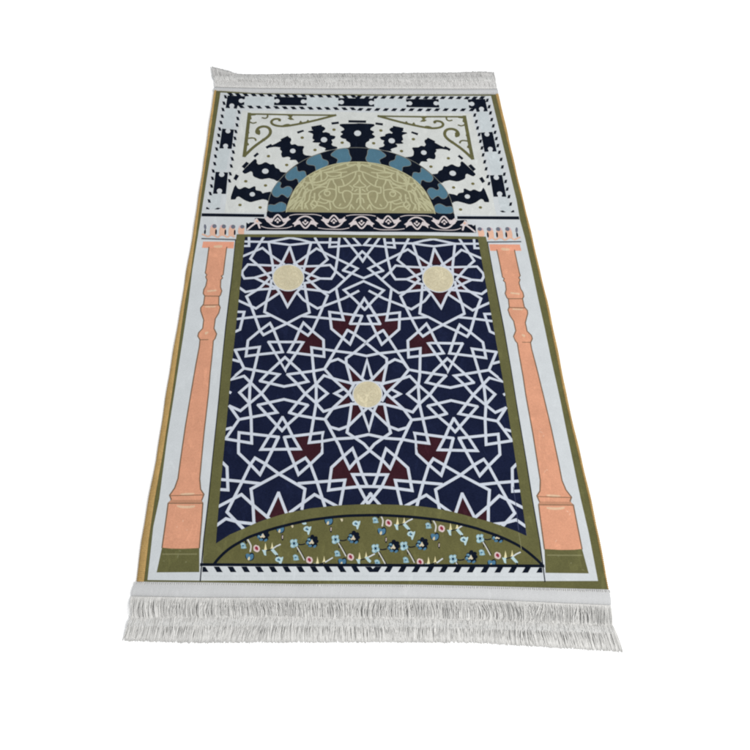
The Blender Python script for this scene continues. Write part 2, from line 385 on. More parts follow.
["olive","k",0.0076,[2417,4612,2472,4630,2487,4702,2442,4807,2344,4854,2232,4842,2156,4771,2132,4641,2198,4511,2341,4380,2553,4170,2755,3893]],
["olive","c",0,[-2523,4675,-2502,4757,-2403,4742,-2410,4605,-2464,4584]],
["olive","c",0,[2451,4579,2397,4599,2390,4736,2489,4751,2511,4669]],
["olive","k",0.0066,[-545,5263,-861,5147,-1209,5025,-1555,4927,-1827,4866,-2000,4880,-2112,4928,-2152,5010,-2104,5094,-2006,5119,-1931,5097,-1942,5053]],
["olive","k",0.0066,[1927,5044,1915,5087,1991,5110,2090,5085,2138,5002,2098,4920,1985,4872,1811,4858,1538,4917,1189,5014,838,5135,520,5250]],
["olive","c",0,[-1877,4908,-1729,4967,-1642,4912,-1728,4858,-1851,4849]],
["olive","c",0,[1835,4841,1711,4849,1625,4903,1713,4958,1861,4900]],
["olive","p",0,[-1469,4961,-1421,5072,-1370,5006,-1284,5030,-1234,5108,-1197,5052,-1234,4998,-1456,4922]],
["olive","p",0,[1438,4912,1214,4988,1177,5041,1215,5097,1264,5020,1352,4996,1402,5061,1451,4951]],
["olive","p",0,[-1772,5250,-1597,5253,-1646,5168,-1570,5086,-1682,5084,-1745,5133,-1696,5178]],
["olive","p",0,[1679,5167,1728,5123,1665,5074,1552,5076,1629,5158,1580,5242,1755,5239]],
["olive","k",0.0042,[-2246,5256,-2236,5176,-2291,5118,-2374,5147]],
["olive","k",0.0042,[2362,5138,2278,5109,2222,5166,2232,5246]],
["olive","k",0.0042,[-2671,4995,-2596,4953,-2518,4988]],
["olive","k",0.0042,[2505,4980,2583,4946,2660,4988]],
["olive","k",0.0045,[-2703,4461,-2577,4485,-2515,4447,-2506,4396]],
["olive","k",0.0045,[2493,4391,2502,4442,2565,4480,2692,4456]],
["olive","p",0,[-2707,5252,-2507,5252,-2556,5221,-2655,5209,-2631,5102,-2674,5068,-2701,5101]],
["olive","p",0,[2689,5094,2663,5061,2619,5095,2644,5201,2544,5212,2496,5243,2696,5244]],
["olive","p",0,[-2722,4902,-2673,4803,-2706,4754,-2667,4640,-2718,4574,-2733,4704]],
["olive","p",0,[2722,4699,2706,4569,2655,4634,2694,4748,2662,4797,2710,4895]],
["olive","p",0,[-2729,4380,-2667,4284,-2665,4246,-2724,4213]],
["olive","p",0,[2713,4209,2653,4242,2655,4280,2717,4375]],
["olive","p",0,[-2378,4385,-2344,4466,-2270,4435,-2281,4380]],
["olive","p",0,[2267,4375,2257,4430,2331,4461,2365,4380]]],"arch":[["ivory","p",0,[18,5380,-1436,5381,-2887,5384,-3030,4024,-3111,2859,-3144,2192,-1406,2208,-66,2196,64,2197,1402,2208,3141,2192,3105,2858,3020,4022,2878,5376,1417,5368,-50,5365]],
["navyblk","s",0,[-2938,3004,-2879,2897,-2819,2874,-2705,2947,-2609,2889,-2472,2981,-2462,2852,-2337,2830,-2288,2751,-2219,2787,-2091,2813,-2165,2561,-2142,2570,-2272,2610,-2410,2567,-2559,2512,-2689,2569,-2834,2685,-2898,2660,-2918,2590,-3024,2588]],
["navyblk","cs",0.0026,[-2938,3004,-2879,2897,-2819,2874,-2705,2947,-2609,2889,-2472,2981,-2462,2852,-2337,2830,-2288,2751,-2219,2787,-2091,2813,-2165,2561,-2142,2570,-2272,2610,-2410,2567,-2559,2512,-2689,2569,-2834,2685,-2898,2660,-2918,2590,-3024,2588]],
["navyblk","s",0,[3019,2588,2912,2589,2892,2660,2828,2684,2683,2568,2553,2512,2404,2566,2265,2609,2136,2569,2159,2560,2083,2812,2212,2786,2281,2750,2330,2829,2455,2851,2464,2979,2602,2888,2698,2946,2812,2874,2872,2897,2931,3003]],
["navyblk","cs",0.0026,[3019,2588,2912,2589,2892,2660,2828,2684,2683,2568,2553,2512,2404,2566,2265,2609,2136,2569,2159,2560,2083,2812,2212,2786,2281,2750,2330,2829,2455,2851,2464,2979,2602,2888,2698,2946,2812,2874,2872,2897,2931,3003]],
["white","p",0,[-2463,2740,-2468,2711,-2485,2689,-2509,2676,-2537,2675,-2563,2688,-2581,2710,-2589,2738,-2584,2766,-2567,2789,-2542,2802,-2514,2803,-2488,2790,-2470,2768]],
["white","p",0,[2463,2767,2482,2789,2507,2802,2535,2801,2560,2788,2577,2765,2582,2737,2575,2709,2557,2687,2531,2675,2503,2675,2478,2688,2461,2711,2456,2739]],
["navyblk","s",0,[-2783,3415,-2730,3499,-2628,3639,-2503,3806,-2468,3766,-2470,3688,-2420,3627,-2341,3643,-2248,3713,-2126,3631,-2054,3653,-2011,3534,-1924,3495,-1889,3412,-1738,3390,-1946,3138,-2019,3197,-2102,3220,-2150,3238,-2338,3193,-2519,3282,-2535,3403,-2585,3446,-2723,3355]],
["navyblk","cs",0.0026,[-2783,3415,-2730,3499,-2628,3639,-2503,3806,-2468,3766,-2470,3688,-2420,3627,-2341,3643,-2248,3713,-2126,3631,-2054,3653,-2011,3534,-1924,3495,-1889,3412,-1738,3390,-1946,3138,-2019,3197,-2102,3220,-2150,3238,-2338,3193,-2519,3282,-2535,3403,-2585,3446,-2723,3355]],
["navyblk","s",0,[2714,3353,2575,3444,2525,3401,2509,3280,2329,3191,2140,3236,2092,3219,2009,3195,1937,3136,1727,3387,1878,3410,1912,3492,1999,3531,2043,3650,2114,3628,2236,3710,2330,3641,2409,3624,2459,3685,2457,3763,2492,3803,2618,3637,2720,3497,2774,3414]],
["navyblk","cs",0.0026,[2714,3353,2575,3444,2525,3401,2509,3280,2329,3191,2140,3236,2092,3219,2009,3195,1937,3136,1727,3387,1878,3410,1912,3492,1999,3531,2043,3650,2114,3628,2236,3710,2330,3641,2409,3624,2459,3685,2457,3763,2492,3803,2618,3637,2720,3497,2774,3414]],
["white","p",0,[-2165,3439,-2172,3404,-2193,3377,-2224,3361,-2259,3360,-2291,3375,-2314,3403,-2322,3437,-2316,3472,-2295,3500,-2264,3516,-2229,3516,-2197,3501,-2174,3474]],
["white","p",0,[2163,3471,2186,3499,2218,3514,2253,3513,2284,3497,2305,3469,2312,3435,2303,3400,2281,3373,2249,3358,2214,3359,2183,3374,2162,3402,2155,3437]],
["navyblk","p",0,[-2814,3572,-2708,3728,-2637,3673,-2744,3505]],
["navyblk","p",0,[2734,3503,2626,3671,2698,3726,2804,3570]],
["navyblk","s",0,[-2238,4169,-2034,4281,-1886,4392,-1672,4499,-1647,4435,-1682,4331,-1632,4261,-1547,4288,-1486,4232,-1328,4228,-1370,4112,-1355,3986,-1301,3936,-1132,3913,-1301,3817,-1444,3696,-1512,3811,-1661,3799,-1633,3856,-1699,3911,-1841,3872,-1870,3978,-1847,4058,-1904,4136,-1881,4194,-2033,4217]],
["navyblk","cs",0.0026,[-2238,4169,-2034,4281,-1886,4392,-1672,4499,-1647,4435,-1682,4331,-1632,4261,-1547,4288,-1486,4232,-1328,4228,-1370,4112,-1355,3986,-1301,3936,-1132,3913,-1301,3817,-1444,3696,-1512,3811,-1661,3799,-1633,3856,-1699,3911,-1841,3872,-1870,3978,-1847,4058,-1904,4136,-1881,4194,-2033,4217]],
["navyblk","s",0,[2019,4212,1867,4189,1890,4131,1833,4053,1856,3974,1828,3868,1686,3907,1620,3852,1648,3795,1499,3807,1430,3693,1286,3813,1117,3909,1286,3931,1340,3981,1355,4107,1311,4222,1470,4226,1532,4282,1617,4256,1667,4325,1631,4428,1657,4492,1871,4386,2020,4276,2225,4165]],
["navyblk","cs",0.0026,[2019,4212,1867,4189,1890,4131,1833,4053,1856,3974,1828,3868,1686,3907,1620,3852,1648,3795,1499,3807,1430,3693,1286,3813,1117,3909,1286,3931,1340,3981,1355,4107,1311,4222,1470,4226,1532,4282,1617,4256,1667,4325,1631,4428,1657,4492,1871,4386,2020,4276,2225,4165]],
["white","p",0,[-1530,4078,-1536,4046,-1555,4021,-1582,4006,-1612,4006,-1639,4020,-1659,4045,-1666,4076,-1660,4108,-1641,4134,-1614,4148,-1584,4149,-1556,4135,-1537,4110]],
["white","p",0,[1522,4104,1541,4130,1569,4143,1599,4143,1626,4128,1645,4103,1651,4071,1644,4040,1625,4015,1598,4001,1567,4002,1540,4016,1522,4041,1515,4073]],
["navyblk","p",0,[-1906,4447,-1732,4563,-1667,4476,-1865,4354]],
["navyblk","p",0,[1851,4348,1651,4470,1717,4556,1892,4441]],
["navyblk","s",0,[-1147,4794,-874,4881,-813,4826,-826,4780,-892,4713,-863,4668,-794,4688,-703,4650,-696,4592,-564,4561,-589,4490,-673,4456,-640,4363,-674,4308,-634,4244,-529,4214,-530,4176,-769,4115,-817,4114,-780,4153,-817,4200,-955,4255,-955,4304,-894,4359,-1119,4365,-1055,4437,-1114,4485,-1092,4615,-1114,4654,-1237,4708,-1072,4746]],
["navyblk","cs",0.0026,[-1147,4794,-874,4881,-813,4826,-826,4780,-892,4713,-863,4668,-794,4688,-703,4650,-696,4592,-564,4561,-589,4490,-673,4456,-640,4363,-674,4308,-634,4244,-529,4214,-530,4176,-769,4115,-817,4114,-780,4153,-817,4200,-955,4255,-955,4304,-894,4359,-1119,4365,-1055,4437,-1114,4485,-1092,4615,-1114,4654,-1237,4708,-1072,4746]],
["navyblk","s",0,[1053,4737,1219,4699,1095,4645,1073,4607,1095,4477,1036,4430,1101,4358,875,4352,937,4297,937,4249,798,4194,762,4147,799,4108,750,4109,510,4169,509,4207,614,4238,655,4301,619,4356,652,4448,568,4481,542,4553,675,4583,682,4641,773,4679,842,4659,872,4704,804,4770,791,4816,853,4871,1127,4785]],
["navyblk","cs",0.0026,[1053,4737,1219,4699,1095,4645,1073,4607,1095,4477,1036,4430,1101,4358,875,4352,937,4297,937,4249,798,4194,762,4147,799,4108,750,4109,510,4169,509,4207,614,4238,655,4301,619,4356,652,4448,568,4481,542,4553,675,4583,682,4641,773,4679,842,4659,872,4704,804,4770,791,4816,853,4871,1127,4785]],
["white","p",0,[-761,4448,-769,4412,-791,4382,-823,4365,-857,4365,-889,4381,-910,4409,-918,4446,-910,4482,-888,4512,-857,4529,-822,4529,-790,4514,-769,4485]],
["white","p",0,[748,4477,770,4505,801,4521,837,4521,868,4504,891,4475,899,4438,891,4402,870,4373,838,4358,803,4358,772,4375,749,4404,741,4440]],
["navyblk","p",0,[-1159,4873,-899,4940,-877,4851,-1129,4775]],
["navyblk","p",0,[1110,4766,856,4841,877,4930,1139,4864]],
["navyblk","s",0,[-2,4991,395,4974,409,4931,307,4850,294,4784,396,4720,324,4653,410,4573,369,4520,260,4490,263,4441,173,4375,159,4246,254,4168,-24,4164,2,4157,-277,4161,-182,4239,-197,4367,-289,4433,-286,4481,-396,4511,-438,4564,-353,4643,-425,4709,-324,4773,-337,4839,-440,4919,-427,4962,-27,4979]],
["navyblk","cs",0.0026,[-2,4991,395,4974,409,4931,307,4850,294,4784,396,4720,324,4653,410,4573,369,4520,260,4490,263,4441,173,4375,159,4246,254,4168,-24,4164,2,4157,-277,4161,-182,4239,-197,4367,-289,4433,-286,4481,-396,4511,-438,4564,-353,4643,-425,4709,-324,4773,-337,4839,-440,4919,-427,4962,-27,4979]],
["white","p",0,[76,4672,66,4632,41,4600,6,4582,-32,4582,-66,4599,-89,4630,-97,4670,-87,4710,-62,4742,-27,4760,11,4761,45,4744,69,4712]],
["navyblk","p",0,[-228,5101,215,5098,208,5017,-230,5021]],
["navyblk","p",0,[-658,5020,-473,5050,-462,4977,-644,4944]],
["navyblk","p",0,[620,4933,437,4965,448,5038,634,5009]],
["navyblk","p",0,[-1508,4703,-1351,4765,-1326,4713,-1483,4632]],
["navyblk","p",0,[1466,4624,1308,4704,1333,4756,1491,4695]],
["navyblk","p",0,[-2265,4201,-2132,4299,-2096,4242,-2224,4131]],
["navyblk","p",0,[2211,4127,2083,4237,2118,4294,2252,4196]],
["navyblk","p",0,[-2548,3912,-2458,4020,-2408,3970,-2505,3856]],
["navyblk","p",0,[2493,3853,2396,3967,2446,4017,2536,3909]],
["navyblk","p",0,[-2993,3196,-2941,3343,-2860,3289,-2921,3140]],
["navyblk","p",0,[2913,3139,2851,3288,2932,3341,2985,3195]],
["dot","p",0,[-2138,3905,-2146,3880,-2167,3864,-2194,3864,-2216,3879,-2225,3904,-2217,3929,-2196,3945,-2169,3945,-2147,3930]],
["dot","p",0,[2134,3926,2157,3941,2183,3941,2205,3925,2212,3900,2203,3876,2181,3861,2154,3861,2133,3876,2125,3901]],
["dot","p",0,[-2652,3125,-2659,3101,-2680,3086,-2706,3086,-2728,3100,-2737,3124,-2730,3148,-2709,3163,-2683,3164,-2661,3149]],
["dot","p",0,[2653,3148,2674,3162,2701,3162,2721,3147,2729,3123,2719,3099,2698,3085,2671,3085,2651,3100,2643,3124]],
["dot","p",0,[-2183,3005,-2191,2981,-2211,2967,-2238,2966,-2259,2981,-2268,3004,-2261,3028,-2240,3043,-2214,3043,-2192,3029]],
["dot","p",0,[2184,3028,2205,3042,2231,3042,2252,3027,2260,3003,2251,2979,2229,2965,2203,2965,2182,2980,2175,3004]],
["dot","p",0,[-2756,2422,-2763,2399,-2784,2385,-2809,2385,-2831,2398,-2840,2421,-2833,2445,-2813,2459,-2787,2459,-2766,2445]],
["dot","p",0,[2761,2445,2782,2459,2808,2458,2828,2444,2835,2421,2826,2398,2805,2384,2779,2384,2759,2399,2752,2422]],
["dot","p",0,[-2286,2356,-2294,2333,-2314,2318,-2340,2318,-2361,2332,-2370,2355,-2363,2378,-2342,2392,-2316,2393,-2295,2379]],
["dot","p",0,[2290,2378,2312,2392,2337,2392,2358,2377,2365,2354,2357,2331,2335,2317,2310,2318,2289,2332,2282,2355]],
["dot","p",0,[-1695,3637,-1703,3612,-1724,3597,-1750,3596,-1772,3611,-1781,3636,-1773,3660,-1752,3676,-1725,3676,-1703,3661]],
["dot","p",0,[1691,3658,1713,3673,1739,3673,1761,3657,1769,3632,1760,3608,1738,3593,1712,3594,1690,3609,1682,3634]],
["dot","p",0,[-1330,4507,-1338,4482,-1360,4465,-1387,4465,-1409,4481,-1418,4506,-1410,4532,-1388,4548,-1360,4549,-1338,4533]],
["dot","p",0,[1321,4526,1343,4541,1370,4541,1392,4525,1401,4499,1392,4473,1370,4458,1343,4458,1320,4474,1312,4500]],
["dot","p",0,[-1016,4117,-1025,4092,-1046,4076,-1073,4076,-1095,4091,-1104,4116,-1095,4141,-1073,4157,-1046,4158,-1025,4143]],
["dot","p",0,[1007,4137,1029,4152,1056,4152,1078,4136,1087,4110,1079,4085,1057,4070,1030,4071,1008,4086,999,4112]],
["dot","p",0,[-546,4781,-555,4754,-578,4738,-605,4738,-627,4753,-635,4779,-627,4806,-604,4822,-577,4822,-555,4807]],
["dot","p",0,[531,4797,553,4812,581,4812,604,4795,613,4769,605,4744,582,4728,555,4728,532,4745,523,4771]],
["dot","p",0,[-351,4361,-360,4335,-382,4319,-410,4319,-431,4334,-439,4359,-430,4385,-408,4401,-381,4402,-359,4386]],
["dot","p",0,[337,4379,359,4394,386,4394,409,4378,418,4352,410,4327,388,4311,361,4312,339,4328,330,4353]],
["navyblk","p",0,[-2162,2222,-2158,2401,-2136,2606,-2086,2813,-2002,3008,-1911,3160,-1773,3359,-1633,3530,-1480,3677,-1301,3814,-1132,3926,-915,4030,-696,4113,-476,4164,-257,4199,-13,4212,-9,4205,236,4192,457,4157,677,4107,898,4025,1117,3921,1286,3810,1466,3674,1621,3527,1762,3356,1902,3158,1993,3006,2079,2812,2130,2605,2153,2400,2158,2221]],
["slate","c",0,[-2162,2222,-2155,2430,-2081,2446,-1999,2423,-1942,2476,-1851,2527,-1768,2487,-1721,2441,-1724,2227]],
["slate","c",0,[1720,2227,1716,2441,1763,2487,1845,2526,1937,2476,1994,2423,2075,2445,2149,2429,2158,2221]],
["ringline","ck",0.0012,[-2162,2222,-2155,2430,-2081,2446,-1999,2423,-1942,2476,-1851,2527,-1768,2487,-1721,2441,-1724,2227]],
["ringline","ck",0.0012,[1720,2227,1716,2441,1763,2487,1845,2526,1937,2476,1994,2423,2075,2445,2149,2429,2158,2221]],
["slate","c",0,[-2075,2793,-2061,2873,-2002,3003,-1919,3130,-1879,3115,-1854,3075,-1884,2994,-1867,2935,-1812,2916,-1735,2986,-1664,2987,-1617,2948,-1579,2869,-1682,2621,-1745,2689,-1816,2747,-1863,2737,-1908,2667,-1970,2657,-2041,2705]],
["slate","c",0,[2034,2704,1963,2656,1901,2666,1856,2736,1809,2746,1738,2688,1675,2620,1571,2868,1608,2946,1655,2986,1726,2985,1804,2914,1859,2933,1875,2993,1845,3073,1869,3113,1909,3128,1993,3001,2053,2871,2067,2792]],
["ringline","ck",0.0012,[-2075,2793,-2061,2873,-2002,3003,-1919,3130,-1879,3115,-1854,3075,-1884,2994,-1867,2935,-1812,2916,-1735,2986,-1664,2987,-1617,2948,-1579,2869,-1682,2621,-1745,2689,-1816,2747,-1863,2737,-1908,2667,-1970,2657,-2041,2705]],
["ringline","ck",0.0012,[2034,2704,1963,2656,1901,2666,1856,2736,1809,2746,1738,2688,1675,2620,1571,2868,1608,2946,1655,2986,1726,2985,1804,2914,1859,2933,1875,2993,1845,3073,1869,3113,1909,3128,1993,3001,2053,2871,2067,2792]],
["slate","c",0,[-1772,3298,-1711,3421,-1510,3619,-1487,3568,-1489,3475,-1441,3425,-1362,3463,-1290,3447,-1279,3356,-1250,3295,-1437,3056,-1457,3120,-1470,3201,-1526,3230,-1580,3169,-1691,3157,-1747,3217]],
["slate","c",0,[1737,3215,1681,3155,1570,3167,1515,3228,1460,3199,1447,3118,1428,3055,1238,3292,1267,3353,1278,3444,1350,3460,1429,3422,1477,3472,1475,3564,1497,3615,1700,3418,1762,3296]],
["ringline","ck",0.0012,[-1772,3298,-1711,3421,-1510,3619,-1487,3568,-1489,3475,-1441,3425,-1362,3463,-1290,3447,-1279,3356,-1250,3295,-1437,3056,-1457,3120,-1470,3201,-1526,3230,-1580,3169,-1691,3157,-1747,3217]],
["ringline","ck",0.0012,[1737,3215,1681,3155,1570,3167,1515,3228,1460,3199,1447,3118,1428,3055,1238,3292,1267,3353,1278,3444,1350,3460,1429,3422,1477,3472,1475,3564,1497,3615,1700,3418,1762,3296]],
["slate","c",0,[-1271,3742,-1229,3846,-934,4017,-903,3929,-886,3829,-759,3790,-735,3713,-748,3635,-1031,3437,-1048,3553,-1060,3630,-1204,3644,-1257,3674]],
["slate","c",0,[1243,3670,1190,3640,1046,3627,1034,3550,1018,3433,733,3631,720,3708,743,3786,871,3825,886,3924,917,4012,1214,3842,1257,3738]],
["ringline","ck",0.0012,[-1271,3742,-1229,3846,-934,4017,-903,3929,-886,3829,-759,3790,-735,3713,-748,3635,-1031,3437,-1048,3553,-1060,3630,-1204,3644,-1257,3674]],
["ringline","ck",0.0012,[1243,3670,1190,3640,1046,3627,1034,3550,1018,3433,733,3631,720,3708,743,3786,871,3825,886,3924,917,4012,1214,3842,1257,3738]],
["slate","c",0,[-697,3964,-611,4066,-525,4150,-245,4199,-230,3986,-171,3877,-218,3745,-568,3659,-493,3825,-601,3896]],
["slate","c",0,[584,3891,476,3821,552,3655,201,3741,153,3872,210,3981,224,4192,506,4144,593,4060,680,3959]],
["ringline","ck",0.0012,[-697,3964,-611,4066,-525,4150,-245,4199,-230,3986,-171,3877,-218,3745,-568,3659,-493,3825,-601,3896]],
["ringline","ck",0.0012,[584,3891,476,3821,552,3655,201,3741,153,3872,210,3981,224,4192,506,4144,593,4060,680,3959]],
["ringline","k",0.0013,[-2162,2222,-2158,2401,-2136,2606,-2086,2813,-2002,3008,-1911,3160,-1773,3359,-1633,3530,-1480,3677,-1301,3814,-1132,3926,-915,4030,-696,4113,-476,4164,-257,4199,-13,4212,236,4192,457,4157,677,4107,898,4025,1117,3921,1286,3810,1466,3674,1621,3527,1762,3356,1902,3158,1993,3006,2079,2812,2130,2605,2153,2400,2158,2221]]],"tympanum":[["khaki","p",0,[-1724,2227,-1704,2378,-1654,2568,-1564,2835,-1426,3091,-1273,3274,-1060,3445,-820,3587,-580,3678,-338,3734,-5,3760,-13,3756,322,3730,564,3673,806,3584,1047,3442,1262,3272,1416,3089,1556,2833,1647,2567,1699,2377,1720,2227]],
["khakiline","k",0.0034,[-1678,2388,-1618,2505,-1541,2584]],
["khakiline","k",0.0034,[1535,2583,1612,2504,1673,2387]],
["khakiline","k",0.0034,[-1630,2302,-1539,2428,-1449,2664,-1419,2782,-1358,2942]],
["khakiline","k",0.0034,[1349,2940,1411,2781,1442,2662,1534,2428,1626,2301]],
["khakiline","k",0.0034,[-1507,2313,-1416,2469,-1340,2665,-1310,2843,-1232,2943]],
["khakiline","k",0.0034,[1223,2942,1302,2841,1333,2664,1410,2468,1502,2312]],
["khakiline","k",0.0034,[-1415,2410,-1353,2411]],
["khakiline","k",0.0034,[1348,2411,1410,2410]],
["khakiline","k",0.0034,[-1264,3063,-1138,3125,-1060,3206]],
["khakiline","k",0.0034,[1049,3204,1128,3123,1254,3061]],
["khakiline","k",0.0034,[-1484,2980,-1390,3021,-1297,3203]],
["khakiline","k",0.0034,[1286,3201,1380,3019,1475,2978]],
["khakiline","k",0.0034,[-1130,2668,-1067,2668]],
["khakiline","k",0.0034,[1060,2667,1123,2667]],
["khakiline","k",0.0034,[-1129,2472,-1067,2415]],
["khakiline","k",0.0034,[1062,2414,1124,2472]],
["khakiline","k",0.0034,[-927,2710,-974,2591]],
["khakiline","k",0.0034,[967,2590,919,2709]],
["khakiline","k",0.0034,[-494,2422,-462,2481]],
["khakiline","k",0.0034,[457,2480,489,2422]],
["khakiline","k",0.0034,[-249,3036,-156,2958,-189,2878]],
["khakiline","k",0.0034,[180,2876,146,2956,238,3035]],
["khakiline","k",0.0034,[-127,2858,-63,2919]],
["khakiline","k",0.0034,[53,2918,118,2857]],
["khakiline","k",0.0034,[-1036,2946,-895,2988,-785,2969]],
["khakiline","k",0.0034,[775,2967,885,2986,1027,2944]],
["khakiline","k",0.0034,[-736,3211,-657,3192,-641,3212]],
["khakiline","k",0.0034,[629,3210,645,3189,724,3208]],
["khakiline","k",0.0034,[11,3754,8,3630]],
["khakiline","k",0.0034,[-25,3626,-29,3750]],
["khakiline","k",0.0034,[-268,3647,-140,3659,-75,3691,-13,3588,-8,3475]],
["khakiline","k",0.0034,[-7,3472,-3,3585,58,3687,123,3655,252,3643]],
["khakiline","k",0.0034,[-234,3730,-300,3667,-268,3626]],
["khakiline","k",0.0034,[252,3622,283,3663,217,3726]],
["khakiline","k",0.0034,[-956,3452,-781,3495,-620,3600,-299,3708]],
["khakiline","k",0.0034,[282,3704,606,3597,767,3492,943,3449]],
["khakiline","k",0.0034,[-604,3621,-622,3498]],
["khakiline","k",0.0034,[608,3494,589,3618]],
["khakiline","k",0.0034,[-845,3413,-622,3467,-430,3521,-172,3627,-107,3659]],
["khakiline","k",0.0034,[91,3655,156,3624,415,3517,608,3464,832,3410]],
["khakiline","k",0.0034,[-8,3475,-129,3443,-242,3370,-434,3255,-735,3221,-768,3150,-894,3048,-1083,2905]],
["khakiline","k",0.0034,[1074,2904,884,3046,757,3148,724,3219,422,3253,228,3367,114,3440,-7,3472]],
["khakiline","k",0.0034,[-432,3418,-450,3255]],
["khakiline","k",0.0034,[438,3253,418,3415]],
["khakiline","k",0.0034,[-798,3403,-606,3436,-432,3418,-304,3441]],
["khakiline","k",0.0034,[290,3437,418,3415,593,3433,785,3400]],
["khakiline","k",0.0034,[-798,3403,-758,3322,-608,3283,-465,3346]],
["khakiline","k",0.0034,[451,3344,596,3281,746,3319,785,3400]],
["khakiline","k",0.0034,[-758,3322,-791,3230,-846,3169,-1130,3075]],
["khakiline","k",0.0034,[1120,3073,835,3167,779,3228,746,3319]],
["khakiline","k",0.0034,[-909,3453,-910,3148]],
["khakiline","k",0.0034,[899,3146,895,3449]],
["khakiline","k",0.0034,[-909,3442,-1036,3369,-1131,3226]],
["khakiline","k",0.0034,[1120,3223,1024,3366,896,3439]],
["khakiline","k",0.0034,[-20,3342,1,3221,0,3201]],
["khakiline","k",0.0034,[-12,3198,-13,3219,6,3340]],
["khakiline","k",0.0034,[-2,3312,-16,3180,-90,3079,-162,3027,-124,2988,-11,2975]],
["khakiline","k",0.0034,[1,2974,114,2986,152,3026,79,3077,4,3178,-12,3310]],
["khakiline","k",0.0034,[-81,3444,-117,3260,-248,3097,-375,3005,-517,2983]],
["khakiline","k",0.0034,[507,2981,365,3003,236,3095,104,3257,66,3441]],
["khakiline","k",0.0034,[-633,3212,-618,3112,-564,3032,-566,2892,-560,2734,-593,2616,-648,2537,-618,2440,-557,2363,-403,2346,-285,2425,-195,2641,-183,2798,-252,2867,-362,2875,-418,2815,-405,2677,-353,2531]],
["khakiline","k",0.0034,[347,2530,398,2676,410,2814,353,2874,244,2866,175,2797,188,2640,280,2425,399,2346,553,2363,613,2440,642,2536,586,2615,552,2733,557,2891,554,3030,607,3110,621,3210]],
["khakiline","k",0.0034,[-502,2973,-504,2804,-410,2815]],
["khakiline","k",0.0034,[402,2814,496,2803,492,2971]],
["khakiline","k",0.0034,[-375,3015,-396,3155,-435,3215]],
["khakiline","k",0.0034,[423,3213,385,3153,365,3013]],
["khakiline","k",0.0034,[-11,2975,-14,2682,-5,2448]],
["khakiline","k",0.0034,[1,2448,7,2682,1,2974]],
["khakiline","k",0.0034,[-184,2782,-12,2781]],
["khakiline","k",0.0034,[4,2780,176,2782]],
["khakiline","k",0.0034,[1,2663,-70,2642,-89,2525]],
["khakiline","k",0.0034,[83,2524,63,2642,-8,2662]],
["khakiline","k",0.0034,[-5,2448,-94,2311]],
["khakiline","k",0.0034,[91,2311,1,2448]],
["khakiline","k",0.0034,[-200,2426,-222,2484,-247,2367,-264,2309]],
["khakiline","k",0.0034,[261,2309,243,2367,217,2484,195,2426]],
["khakiline","k",0.0034,[-200,2426,-155,2349]],
["khakiline","k",0.0034,[151,2349,195,2426]],
["khakiline","k",0.0034,[-754,2910,-833,2849,-841,2770,-779,2702,-708,2752,-707,2831,-762,2860,-793,2830]],
["khakiline","k",0.0034,[785,2829,753,2859,699,2830,700,2751,771,2701,833,2769,824,2848,745,2908]],
["khakiline","k",0.0034,[-566,2892,-675,2931,-801,2919,-958,2808,-974,2709,-896,2612,-756,2575,-648,2537]],
["khakiline","k",0.0034,[642,2536,750,2574,889,2611,966,2708,950,2807,792,2918,666,2929,557,2891]],
["khakiline","k",0.0034,[-712,3171,-785,2949]],
["khakiline","k",0.0034,[775,2948,701,3169]],
["khakiline","k",0.0034,[-1067,2787,-1067,2590,-1129,2550]],
["khakiline","k",0.0034,[1123,2549,1061,2589,1059,2785]],
["khakiline","k",0.0034,[-1067,2571,-1005,2493,-1036,2396,-1129,2317]],
["khakiline","k",0.0034,[1124,2317,1031,2395,999,2493,1061,2570]],
["khakiline","k",0.0034,[-1005,2552,-819,2476,-741,2555]],
["khakiline","k",0.0034,[735,2554,814,2476,999,2551]],
["khakiline","k",0.0034,[-998,2425,-881,2417,-743,2303]],
["khakiline","k",0.0034,[739,2303,876,2417,992,2425]],
["khakiline","k",0.0034,[-718,2555,-697,2323]],
["khakiline","k",0.0034,[692,2323,712,2555]],
["khakiline","k",0.0034,[-1414,3073,-1328,3020,-1328,2912,-1243,2895,-1130,2861,-1017,2970,-776,3099]],
["khakiline","k",0.0034,[765,3097,1008,2968,1121,2860,1234,2894,1319,2911,1319,3018,1404,3071]],
["khakiline","k",0.0034,[-1188,3257,-1159,3094,-1116,3023,-1102,2915]],
["khakiline","k",0.0034,[1093,2914,1106,3021,1149,3092,1177,3255]],
["khakiline","k",0.0034,[-1328,2930,-1244,3021,-1230,3075,-1173,3094]],
["khakiline","k",0.0034,[1163,3092,1220,3073,1234,3019,1319,2928]],
["khakiline","k",0.0034,[-931,3481,-903,3152]],
["khakiline","k",0.0034,[892,3150,917,3478]],
["khakiline","k",0.0034,[-1159,3167,-1045,3259,-931,3407]],
["khakiline","k",0.0034,[918,3404,1034,3257,1148,3165]],
["khakiline","k",0.0034,[-1271,2859,-1326,2699,-1381,2522,-1351,2313]],
["khakiline","k",0.0034,[1347,2312,1375,2521,1319,2697,1262,2858]],
["khakiline","k",0.0034,[-1144,2861,-1186,2736,-1199,2559,-1283,2488,-1296,2348]],
["khakiline","k",0.0034,[1291,2348,1277,2487,1193,2558,1178,2735,1136,2859]],
["khakiline","k",0.0034,[-1074,2773,-1073,2561,-1171,2489,-1143,2402,-1101,2351]],
["khakiline","k",0.0034,[1096,2350,1138,2402,1165,2489,1067,2560,1066,2772]],
["khakiline","k",0.0034,[-1116,3041,-975,3025,-776,3099]],
["khakiline","k",0.0034,[765,3097,965,3023,1106,3039]],
["khakiline","k",0.0034,[-1073,2561,-990,2492,-1046,2404]],
["khakiline","k",0.0034,[1040,2403,984,2491,1067,2560]],
